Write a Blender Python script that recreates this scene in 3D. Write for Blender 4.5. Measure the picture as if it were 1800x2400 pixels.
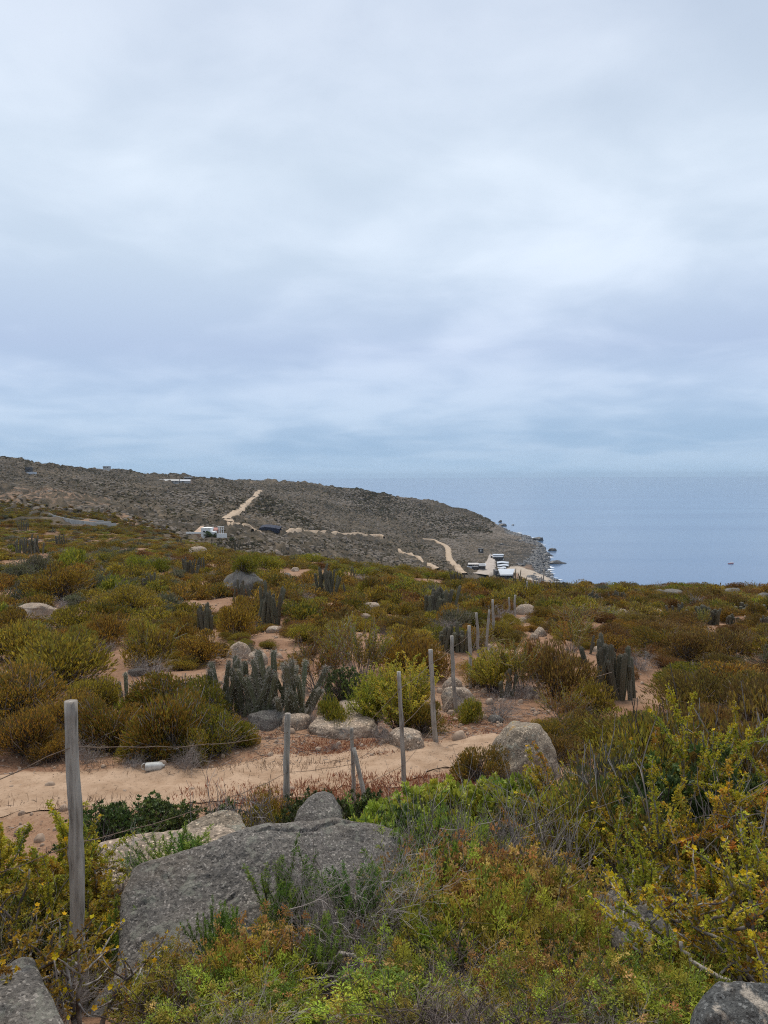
import bpy, bmesh, math, random
import numpy as np
from mathutils import Matrix, Vector

for o in list(bpy.data.objects):
    bpy.data.objects.remove(o)
sc = bpy.context.scene
COL = sc.collection
R = math.radians

# ------------------------------------------------------------------ camera
F, CX, CY, EYE = 1800.0, 900.0, 1200.0, 85.0          # photo pixels (1800 x 2400); eye 85 m above the sea
PITCH, ROLL = R(-2.68), R(-0.27)
cam_d = bpy.data.cameras.new('camera')
cam_d.sensor_fit = 'VERTICAL'
cam_d.sensor_height = 24.0
cam_d.lens = 24.0 * F / 2400.0
cam_d.clip_start = 0.05
cam_d.clip_end = 200000
cam = bpy.data.objects.new('camera', cam_d)
COL.objects.link(cam)
MROT = Matrix.Rotation(R(90) + PITCH, 4, 'X') @ Matrix.Rotation(ROLL, 4, 'Z')
cam.matrix_world = Matrix.Translation((0, 0, EYE)) @ MROT
sc.camera = cam
RM = np.array(MROT.to_3x3())

# ------------------------------------------------------------------ sky and sun
SUN_EL, SUN_AZ = R(66), R(-15)                          # azimuth measured from the view direction towards the right
world = bpy.data.worlds.new('World')
sc.world = world
world.use_nodes = True
nt = world.node_tree
nt.nodes.clear()


def N(t, kind, **kw):
    n = t.nodes.new(kind)
    for k, v in kw.items():
        if k.startswith('i_'):
            n.inputs[k[2:].replace('_', ' ')].default_value = v
        elif k.startswith('n_'):
            n.inputs[int(k[2:])].default_value = v
        else:
            setattr(n, k, v)
    return n


def ramp(t, stops, interp='LINEAR'):
    n = t.nodes.new('ShaderNodeValToRGB')
    cr = n.color_ramp
    cr.interpolation = interp
    while len(cr.elements) < len(stops):
        cr.elements.new(0.5)
    for e, (p, c) in zip(cr.elements, stops):
        e.position = p
        e.color = (c[0], c[1], c[2], 1) if not isinstance(c, (int, float)) else (c, c, c, 1)
    return n


def math_n(t, op, a, b=None, c=None, clamp=False):
    n = t.nodes.new('ShaderNodeMath')
    n.operation = op
    n.use_clamp = clamp
    for i, s in enumerate((a, b, c)):
        if s is None:
            continue
        if isinstance(s, (int, float)):
            n.inputs[i].default_value = s
        else:
            t.links.new(s, n.inputs[i])
    return n.outputs[0]


def mixc(t, f, a, b, blend='MIX'):
    n = t.nodes.new('ShaderNodeMix')
    n.data_type = 'RGBA'
    n.blend_type = blend
    for i, s in ((0, f), (6, a), (7, b)):
        if isinstance(s, (int, float)):
            n.inputs[i].default_value = s
        elif isinstance(s, tuple):
            n.inputs[i].default_value = (s[0], s[1], s[2], 1)
        else:
            t.links.new(s, n.inputs[i])
    return n.outputs[2]


L = nt.links.new
tc = N(nt, 'ShaderNodeTexCoord')
sep = N(nt, 'ShaderNodeSeparateXYZ')
L(tc.outputs['Generated'], sep.inputs[0])
zc = math_n(nt, 'MAXIMUM', sep.outputs[2], 0.0)
zz = math_n(nt, 'ADD', zc, 0.16)
comb = N(nt, 'ShaderNodeCombineXYZ')
L(math_n(nt, 'DIVIDE', sep.outputs[0], zz), comb.inputs[0])
L(math_n(nt, 'DIVIDE', sep.outputs[1], zz), comb.inputs[1])
n1 = N(nt, 'ShaderNodeTexNoise', i_Scale=0.75, i_Detail=4.0, i_Roughness=0.40, i_Distortion=0.25)
m1 = N(nt, 'ShaderNodeMapping')
m1.inputs['Location'].default_value = (4.35, 2.2, 0)
L(comb.outputs[0], m1.inputs[0])
L(m1.outputs[0], n1.inputs['Vector'])
n2 = N(nt, 'ShaderNodeTexNoise', i_Scale=0.33, i_Detail=3.0, i_Roughness=0.4)
m2 = N(nt, 'ShaderNodeMapping')
m2.inputs['Location'].default_value = (1.7, 7.1, 0)
m2.inputs['Scale'].default_value = (0.7, 1.6, 1)
L(comb.outputs[0], m2.inputs[0])
L(m2.outputs[0], n2.inputs['Vector'])
n3 = N(nt, 'ShaderNodeTexNoise', i_Scale=2.3, i_Detail=6.0, i_Roughness=0.5, i_Distortion=0.3)
L(m1.outputs[0], n3.inputs['Vector'])
cl = math_n(nt, 'ADD', math_n(nt, 'MULTIPLY', n1.outputs[0], 0.45), math_n(nt, 'MULTIPLY', n2.outputs[0], 0.25))
cl = math_n(nt, 'ADD', cl, math_n(nt, 'MULTIPLY', n3.outputs[0], 0.30))
cloudf = N(nt, 'ShaderNodeMapRange', n_1=0.40, n_2=0.60)
cloudf.interpolation_type = 'SMOOTHSTEP'
L(cl, cloudf.inputs[0])
# overcast deck: mean colour by elevation, thick and thin places by noise
base = ramp(nt, [(0.0, (0.245, 0.350, 0.470)), (0.035, (0.230, 0.325, 0.45)), (0.075, (0.280, 0.365, 0.485)), (0.16, (0.330, 0.393, 0.510)),
                 (0.26, (0.412, 0.476, 0.558)), (0.36, (0.440, 0.500, 0.572)), (0.50, (0.380, 0.432, 0.512)), (0.75, (0.375, 0.428, 0.508)), (1.0, (0.375, 0.428, 0.508))])
L(zc, base.inputs[0])
amp = ramp(nt, [(0.0, 0.05), (0.05, 0.16), (0.2, 0.19), (0.6, 0.24), (1.0, 0.24)])
L(zc, amp.inputs[0])
dv = math_n(nt, 'MULTIPLY', math_n(nt, 'SUBTRACT', cloudf.outputs[0], 0.5), amp.outputs[0])
hsv = N(nt, 'ShaderNodeHueSaturation')
L(base.outputs[0], hsv.inputs['Color'])
L(math_n(nt, 'ADD', dv, 1.0), hsv.inputs['Value'])
L(math_n(nt, 'SUBTRACT', 1.0, math_n(nt, 'MULTIPLY', dv, 1.6)), hsv.inputs['Saturation'])
bg2 = N(nt, 'ShaderNodeBackground', i_Strength=1.0)
L(hsv.outputs[0], bg2.inputs[0])
skyt = N(nt, 'ShaderNodeTexSky')
skyt.sky_type = 'NISHITA'
skyt.sun_disc = False
skyt.sun_elevation = SUN_EL
skyt.sun_rotation = SUN_AZ
bg1 = N(nt, 'ShaderNodeBackground', i_Strength=0.06)
L(skyt.outputs[0], bg1.inputs[0])
mx = N(nt, 'ShaderNodeMixShader', i_Fac=0.92)
L(bg1.outputs[0], mx.inputs[1])
L(bg2.outputs[0], mx.inputs[2])
wo = N(nt, 'ShaderNodeOutputWorld')
L(mx.outputs[0], wo.inputs['Surface'])

sun_d = bpy.data.lights.new('sun', 'SUN')
sun_d.energy = 1.5
sun_d.angle = R(22)
sun_d.color = (1.0, 0.93, 0.82)
sun = bpy.data.objects.new('sun', sun_d)
COL.objects.link(sun)
sdir = Vector((math.sin(SUN_AZ) * math.cos(SUN_EL), math.cos(SUN_AZ) * math.cos(SUN_EL), math.sin(SUN_EL)))
sun.rotation_euler = sdir.to_track_quat('Z', 'Y').to_euler()
sun.location = (0, 0, 140)

vs = sc.view_settings
vs.view_transform = 'Standard'
vs.look = 'None'
vs.exposure = 0.8
vs.gamma = 1.0
try:
    vs.use_curve_mapping = False
except Exception:
    pass
sc.cycles.use_denoising = False
sc.cycles.pixel_filter_type = 'BLACKMAN_HARRIS'
sc.cycles.filter_width = 1.1
sc.cycles.max_bounces = 6
sc.cycles.diffuse_bounces = 3
sc.cycles.transparent_max_bounces = 8
sc.cycles.volume_bounces = 0

# ------------------------------------------------------------------ pixel <-> place
def ray(u, v):
    d = np.array([(u - CX) / F, -(v - CY) / F, -1.0])
    return RM @ d


def P(u, v, D):                                        # the point D metres ahead on the line of sight of a photo pixel
    d = ray(u, v)
    return np.array([d[0] / d[1] * D, D, EYE + d[2] / d[1] * D])


def project(p):
    c = RM.T @ (np.asarray(p, float) - np.array([0, 0, EYE]))
    return CX + F * c[0] / -c[2], CY - F * c[1] / -c[2]


def project_many(p):
    c = (p - np.array([0, 0, EYE])) @ RM
    return CX + F * c[:, 0] / -c[:, 2], CY - F * c[:, 1] / -c[:, 2]


# ------------------------------------------------------------------ noise
def _hash(ix, iy, iz, seed):
    h = (ix.astype(np.int64) * 374761393 + iy.astype(np.int64) * 668265263 + iz.astype(np.int64) * 2147483647 + seed * 974711) & 0x7fffffff
    h = ((h ^ (h >> 13)) * 1274126177) & 0x7fffffff
    h = ((h ^ (h >> 16)) * 668265263) & 0x7fffffff
    return (h ^ (h >> 15)) / float(0x7fffffff)


def vnoise(x, y, z=None, seed=0):
    x = np.asarray(x, float)
    y = np.asarray(y, float)
    z = np.zeros_like(x) if z is None else np.asarray(z, float)
    ix, iy, iz = np.floor(x), np.floor(y), np.floor(z)
    fx, fy, fz = x - ix, y - iy, z - iz
    fx, fy, fz = (f * f * f * (f * (f * 6 - 15) + 10) for f in (fx, fy, fz))
    r = 0
    for dx in (0, 1):
        for dy in (0, 1):
            for dz in (0, 1):
                w = (fx if dx else 1 - fx) * (fy if dy else 1 - fy) * (fz if dz else 1 - fz)
                r = r + w * _hash(ix + dx, iy + dy, iz + dz, seed)
    return r * 2 - 1


def fbm(x, y, z=None, seed=0, oct=4, gain=0.5):
    a, s, r = 1.0, 1.0, 0
    for k in range(oct):
        r = r + a * vnoise(np.asarray(x) * s, np.asarray(y) * s, None if z is None else np.asarray(z) * s, seed + 17 * k)
        a *= gain
        s *= 2.03
    return r


# ------------------------------------------------------------------ mesh building
def mesh_np(name, V, Q, col=None, mats=(), mi=None, smooth=False, tris=None):
    V = np.asarray(V, np.float32).reshape(-1, 3)
    Q = np.asarray(Q, np.int32).reshape(-1, 4) if Q is not None and len(Q) else np.zeros((0, 4), np.int32)
    T = np.asarray(tris, np.int32).reshape(-1, 3) if tris is not None and len(tris) else np.zeros((0, 3), np.int32)
    me = bpy.data.meshes.new(name)
    me.vertices.add(len(V))
    me.vertices.foreach_set('co', V.ravel())
    me.loops.add(len(Q) * 4 + len(T) * 3)
    me.loops.foreach_set('vertex_index', np.concatenate([Q.ravel(), T.ravel()]))
    me.polygons.add(len(Q) + len(T))
    st = np.concatenate([np.arange(len(Q)) * 4, len(Q) * 4 + np.arange(len(T)) * 3]).astype(np.int32)
    me.polygons.foreach_set('loop_start', st)
    if mi is not None:
        me.polygons.foreach_set('material_index', np.asarray(mi, np.int32))
    me.polygons.foreach_set('use_smooth', np.full(len(Q) + len(T), smooth, bool))
    for m in mats:
        me.materials.append(m)
    if col is not None:
        at_ = me.attributes.new('Col', 'FLOAT_COLOR', 'POINT')
        c = np.ones((len(V), 4), np.float32)
        c[:, :3] = col
        at_.data.foreach_set('color', c.ravel())
    me.update(calc_edges=True)
    return me


def put(name, me, parent=None, loc=None, rz=None, scale=None):
    o = bpy.data.objects.new(name, me)
    COL.objects.link(o)
    if parent is not None:
        o.parent = parent
    if loc is not None:
        o.location = loc
    if rz is not None:
        o.rotation_euler = (0, 0, rz)
    if scale is not None:
        o.scale = scale if not isinstance(scale, (int, float)) else (scale,) * 3
    return o


def tag(o, label=None, cat=None, group=None, kind=None):
    if label:
        o['label'] = label
    if cat:
        o['category'] = cat
    if group:
        o['group'] = group
    if kind:
        o['kind'] = kind
    return o


def empty(name, loc=(0, 0, 0), rz=0.0, scale=1.0):
    return put(name, None, None, loc, rz, scale)


def copy_tree(o, parent=None):
    c = o.copy()
    COL.objects.link(c)
    if parent is not None:
        c.parent = parent
    for ch in list(o.children):
        copy_tree(ch, c)
    return c


class MB:
    """collects vertices and quads with a colour per vertex"""
    def __init__(self):
        self.v, self.q, self.c, self.m, self.n = [], [], [], [], 0

    def add(self, V, Q, col, mi=0):
        V = np.asarray(V, float).reshape(-1, 3)
        if len(V) == 0:
            return
        Q = np.asarray(Q, int).reshape(-1, 4)
        self.v.append(V)
        self.q.append(Q + self.n)
        c = np.asarray(col, float)
        self.c.append(np.broadcast_to(c, (len(V), 3)) if c.ndim == 1 else c)
        self.m.append(np.full(len(Q), mi))
        self.n += len(V)

    def mesh(self, name, mats, smooth=False):
        return mesh_np(name, np.concatenate(self.v), np.concatenate(self.q), np.concatenate(self.c), mats, np.concatenate(self.m), smooth)

    def box(self, x0, x1, y0, y1, z0, z1, col=(1, 1, 1), mi=0):
        V = [(x, y, z) for z in (z0, z1) for x, y in ((x0, y0), (x1, y0), (x1, y1), (x0, y1))]
        Q = [(3, 2, 1, 0), (4, 5, 6, 7), (0, 1, 5, 4), (1, 2, 6, 5), (2, 3, 7, 6), (3, 0, 4, 7)]
        self.add(V, Q, col, mi)


def norm(a):
    return a / np.maximum(np.linalg.norm(a, axis=-1, keepdims=True), 1e-9)


def kites(base, d, ln, wd, rng, col, cup=0.25):
    """leaf blades: one bent quad each"""
    n = len(base)
    d = norm(d)
    side = norm(np.cross(d, rng.normal(size=(n, 3))))
    nn = np.cross(d, side)
    ln = np.broadcast_to(ln, (n,))[:, None]
    wd = np.broadcast_to(wd, (n,))[:, None]
    mid = base + d * ln * 0.5 + nn * wd * cup
    V = np.stack([base, mid + side * wd * .5, base + d * ln, mid - side * wd * .5], 1).reshape(-1, 3)
    Q = np.arange(4 * n).reshape(n, 4)
    return V, Q, np.repeat(np.asarray(col), 4, 0) if np.ndim(col) == 2 else col


def segs(p0, p1, r0, r1):
    """thin three-sided twigs"""
    p0, p1 = np.asarray(p0, float).reshape(-1, 3), np.asarray(p1, float).reshape(-1, 3)
    n = len(p0)
    d = norm(p1 - p0)
    ref = np.where(np.abs(d[:, 2:3]) > .9, np.array([[1., 0, 0]]), np.array([[0, 0, 1.]]))
    a = norm(np.cross(d, ref))
    b = np.cross(d, a)
    r0 = np.broadcast_to(r0, (n,))[:, None]
    r1 = np.broadcast_to(r1, (n,))[:, None]
    V = []
    for p, r in ((p0, r0), (p1, r1)):
        for k in range(3):
            an = 2.0944 * k
            V.append(p + (a * math.cos(an) + b * math.sin(an)) * r)
    V = np.stack(V, 1).reshape(-1, 3)
    o = np.arange(n)[:, None] * 6
    Q = np.concatenate([o + np.array([[0, 1, 4, 3]]), o + np.array([[1, 2, 5, 4]]), o + np.array([[2, 0, 3, 5]])], 0)
    return V, Q


def tube(path, rad, sides=8, cap=True, wob=0.0, seed=0):
    path = np.asarray(path, float)
    n = len(path)
    rad = np.broadcast_to(rad, (n,))
    d = norm(np.gradient(path, axis=0))
    ref = np.array([0, 0, 1.]) if abs(d[0, 2]) < .9 else np.array([1., 0, 0])
    V = []
    for i in range(n):
        a = np.cross(d[i], ref)
        a /= np.linalg.norm(a) + 1e-9
        b = np.cross(d[i], a)
        an = np.arange(sides) * 2 * math.pi / sides
        rr = rad[i] * np.ones(sides)
        if wob:
            rr = rr * (1 + wob * fbm(np.cos(an) * 1.3 + seed, np.sin(an) * 1.3, np.full(sides, i * .35), seed, 2))
        V.append(path[i] + np.outer(np.cos(an) * rr, a) + np.outer(np.sin(an) * rr, b))
    V = np.concatenate(V)
    i, k = np.meshgrid(np.arange(n - 1), np.arange(sides), indexing='ij')
    k2 = (k + 1) % sides
    Q = np.stack([i * sides + k, i * sides + k2, (i + 1) * sides + k2, (i + 1) * sides + k], -1).reshape(-1, 4)
    if cap:
        V = np.concatenate([V, path[:1], path[-1:]])
        c0, c1 = len(V) - 2, len(V) - 1
        ks = np.arange(0, sides, 2)
        Q = np.concatenate([Q, np.stack([np.full(len(ks), c0), (ks + 2) % sides, ks + 1, ks], -1),
                            np.stack([np.full(len(ks), c1), (n - 1) * sides + ks, (n - 1) * sides + ks + 1, (n - 1) * sides + (ks + 2) % sides], -1)])
    return V, Q


# ------------------------------------------------------------------ materials
def new_mat(name):
    m = bpy.data.materials.new(name)
    m.use_nodes = True
    m.node_tree.nodes.clear()
    return m, m.node_tree


def finish(m, t, shader):
    out = N(t, 'ShaderNodeOutputMaterial')
    t.links.new(shader, out.inputs['Surface'])
    return m


def leaf_mat(name, transl=0.42, rough=0.6, var=0.5, hue=0.05, spec=0.25):
    m, t = new_mat(name)
    a = N(t, 'ShaderNodeAttribute', attribute_name='Col')
    oi = N(t, 'ShaderNodeObjectInfo')
    h = N(t, 'ShaderNodeHueSaturation')
    t.links.new(a.outputs['Color'], h.inputs['Color'])
    r2 = math_n(t, 'FRACT', math_n(t, 'MULTIPLY', oi.outputs['Random'], 7.31))
    t.links.new(math_n(t, 'ADD', math_n(t, 'MULTIPLY', oi.outputs['Random'], var), 1 - var / 2), h.inputs['Value'])
    t.links.new(math_n(t, 'ADD', math_n(t, 'MULTIPLY', r2, hue), .5 - hue / 2), h.inputs['Hue'])
    p = N(t, 'ShaderNodeBsdfPrincipled')
    p.inputs['Roughness'].default_value = rough
    p.inputs['Specular IOR Level'].default_value = spec
    t.links.new(h.outputs[0], p.inputs['Base Color'])
    tr = N(t, 'ShaderNodeBsdfTranslucent')
    t.links.new(h.outputs[0], tr.inputs['Color'])
    mx_ = N(t, 'ShaderNodeMixShader', i_Fac=transl)
    t.links.new(p.outputs[0], mx_.inputs[1])
    t.links.new(tr.outputs[0], mx_.inputs[2])
    return finish(m, t, mx_.outputs[0])


def plain_mat(name, c, rough=0.7, noise=0.15, scale=3.0, bump=0.0, metal=0.0, coord='Object'):
    m, t = new_mat(name)
    p = N(t, 'ShaderNodeBsdfPrincipled')
    p.inputs['Roughness'].default_value = rough
    p.inputs['Metallic'].default_value = metal
    tcn = N(t, 'ShaderNodeTexCoord')
    nz = N(t, 'ShaderNodeTexNoise', i_Scale=scale, i_Detail=4.0)
    t.links.new(tcn.outputs[coord], nz.inputs['Vector'])
    rp = ramp(t, [(0.3, tuple(x * (1 - noise) for x in c)), (0.7, tuple(min(1, x * (1 + noise)) for x in c))])
    t.links.new(nz.outputs[0], rp.inputs[0])
    t.links.new(rp.outputs[0], p.inputs['Base Color'])
    if bump:
        b = N(t, 'ShaderNodeBump', i_Strength=bump, i_Distance=0.02)
        t.links.new(nz.outputs[0], b.inputs['Height'])
        t.links.new(b.outputs[0], p.inputs['Normal'])
    return finish(m, t, p.outputs[0])


def rock_mat(name, c_dark, c_light, lichen=(0.32, 0.33, 0.27), lich=0.5, orange=None, grain=60.0, lsc=7.0, lth=0.57, warm=(0.30, 0.21, 0.14), warmth=0.3):
    m, t = new_mat(name)
    l = t.links.new
    g = N(t, 'ShaderNodeTexCoord')
    big = N(t, 'ShaderNodeTexNoise', i_Scale=2.2, i_Detail=6.0, i_Roughness=0.6)
    l(g.outputs['Object'], big.inputs['Vector'])
    fine = N(t, 'ShaderNodeTexNoise', i_Scale=grain, i_Detail=4.0, i_Roughness=0.75)
    l(g.outputs['Object'], fine.inputs['Vector'])
    vor = N(t, 'ShaderNodeTexVoronoi', i_Scale=grain * 1.4)
    l(g.outputs['Object'], vor.inputs['Vector'])
    f = math_n(t, 'ADD', math_n(t, 'MULTIPLY', big.outputs[0], .55), math_n(t, 'MULTIPLY', fine.outputs[0], .45))
    rp = ramp(t, [(0.36, c_dark), (0.62, c_light)])
    l(f, rp.inputs[0])
    sepv = N(t, 'ShaderNodeSeparateColor')
    l(vor.outputs['Color'], sepv.inputs[0])
    spk = ramp(t, [(0.0, 0.40), (0.22, 0.85), (0.78, 1.05), (0.9, 1.5), (1.0, 2.4)])
    l(sepv.outputs[0], spk.inputs[0])
    col = mixc(t, 1.0, rp.outputs[0], spk.outputs[0], 'MULTIPLY')
    wn = N(t, 'ShaderNodeTexNoise', i_Scale=1.3, i_Detail=5.0, i_Distortion=0.6)
    l(g.outputs['Object'], wn.inputs['Vector'])
    wr = ramp(t, [(0.48, 0.0), (0.68, warmth)])
    l(wn.outputs[0], wr.inputs[0])
    col = mixc(t, wr.outputs[0], col, warm)
    ln = N(t, 'ShaderNodeTexNoise', i_Scale=lsc, i_Detail=6.0, i_Roughness=0.65, i_Distortion=0.5)
    l(g.outputs['Object'], ln.inputs['Vector'])
    lr = ramp(t, [(lth, 0.0), (lth + .05, lich)])
    l(ln.outputs[0], lr.inputs[0])
    lv = N(t, 'ShaderNodeTexVoronoi', i_Scale=9.0)
    l(g.outputs['Object'], lv.inputs['Vector'])
    lvr = ramp(t, [(0.10, lich), (0.22, 0.0)])
    l(lv.outputs['Distance'], lvr.inputs[0])
    lsep = N(t, 'ShaderNodeSeparateColor')
    l(lv.outputs['Color'], lsep.inputs[0])
    pick = ramp(t, [(0.70, 0.0), (0.72, 1.0)])
    l(lsep.outputs[1], pick.inputs[0])
    col = mixc(t, math_n(t, 'MAXIMUM', lr.outputs[0], math_n(t, 'MULTIPLY', lvr.outputs[0], pick.outputs[0])), col, lichen)
    if orange:
        on = N(t, 'ShaderNodeTexNoise', i_Scale=4.5, i_Detail=6.0, i_Roughness=0.7)
        l(g.outputs['Object'], on.inputs['Vector'])
        s3 = N(t, 'ShaderNodeSeparateXYZ')
        l(g.outputs['Object'], s3.inputs[0])
        hi = N(t, 'ShaderNodeMapRange', n_1=orange[3], n_2=orange[4], n_3=-0.12, n_4=0.17)
        l(s3.outputs[2], hi.inputs[0])
        orr = ramp(t, [(0.50, 0.0), (0.57, 0.85)])
        l(math_n(t, 'ADD', on.outputs[0], hi.outputs[0]), orr.inputs[0])
        col = mixc(t, orr.outputs[0], col, orange[:3])
    p = N(t, 'ShaderNodeBsdfPrincipled')
    p.inputs['Roughness'].default_value = 0.85
    p.inputs['Specular IOR Level'].default_value = 0.25
    l(col, p.inputs['Base Color'])
    b = N(t, 'ShaderNodeBump', i_Strength=1.0, i_Distance=0.03)
    l(math_n(t, 'ADD', math_n(t, 'MULTIPLY', fine.outputs[0], .6), math_n(t, 'MULTIPLY', big.outputs[0], .8)), b.inputs['Height'])
    l(b.outputs[0], p.inputs['Normal'])
    return finish(m, t, p.outputs[0])


M_LEAF = leaf_mat('leaf')
M_LEAF2 = leaf_mat('thick_leaf', transl=0.12, rough=0.45, var=0.25, hue=0.03, spec=0.4)
M_TWIG = leaf_mat('twig', transl=0.0, rough=0.85, var=0.3, hue=0.0, spec=0.1)
M_CACT = leaf_mat('cactus_skin', transl=0.0, rough=0.7, var=0.25, hue=0.03, spec=0.3)
M_GREY = rock_mat('grey_granite', (0.092, 0.084, 0.076), (0.205, 0.182, 0.157), lichen=(.24, .235, .19), lich=0.6, warmth=0.3, warm=(.2, .15, .105))
M_TAN = rock_mat('tan_granite', (0.22, 0.165, 0.12), (0.40, 0.315, 0.235), lichen=(.22, .21, .19), lich=0.5, grain=35, warm=(0.42, 0.27, 0.18), warmth=0.5)
M_LICH = rock_mat('lichen_granite', (0.19, 0.148, 0.105), (0.36, 0.29, 0.215), orange=(0.32, 0.19, 0.05, 0.55, 1.25), grain=45)
M_PATCH = rock_mat('patchy_granite', (0.07, 0.072, 0.07), (0.15, 0.148, 0.14), lichen=(0.50, 0.43, 0.35), lich=0.95, grain=70, lsc=4.0, lth=0.51)
M_YROCK = rock_mat('yellow_lichen_granite', (0.14, 0.125, 0.10), (0.26, 0.23, 0.18), lichen=(0.33, 0.24, 0.08), lich=0.8, grain=50)
M_SEAROCK = plain_mat('wet_rock', (0.045, 0.043, 0.042), 0.5, 0.4, 0.3)

# ------------------------------------------------------------------ terrain
NEAR = [(-40, -1.2), (-6, -1.6), (0, -1.65), (1.5, -1.75), (2.5, -2.1), (4.2, -3.0), (6, -3.7), (8, -4.1), (10, -4.2), (12, -4.36), (14, -4.6),
        (18, -4.95), (23, -5.35), (27, -5.7), (33, -6.3)]
SEA_Z = 0.0


def z_of(D, v):
    return -D * math.tan(math.atan((v - CY) / F) - PITCH)


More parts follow.
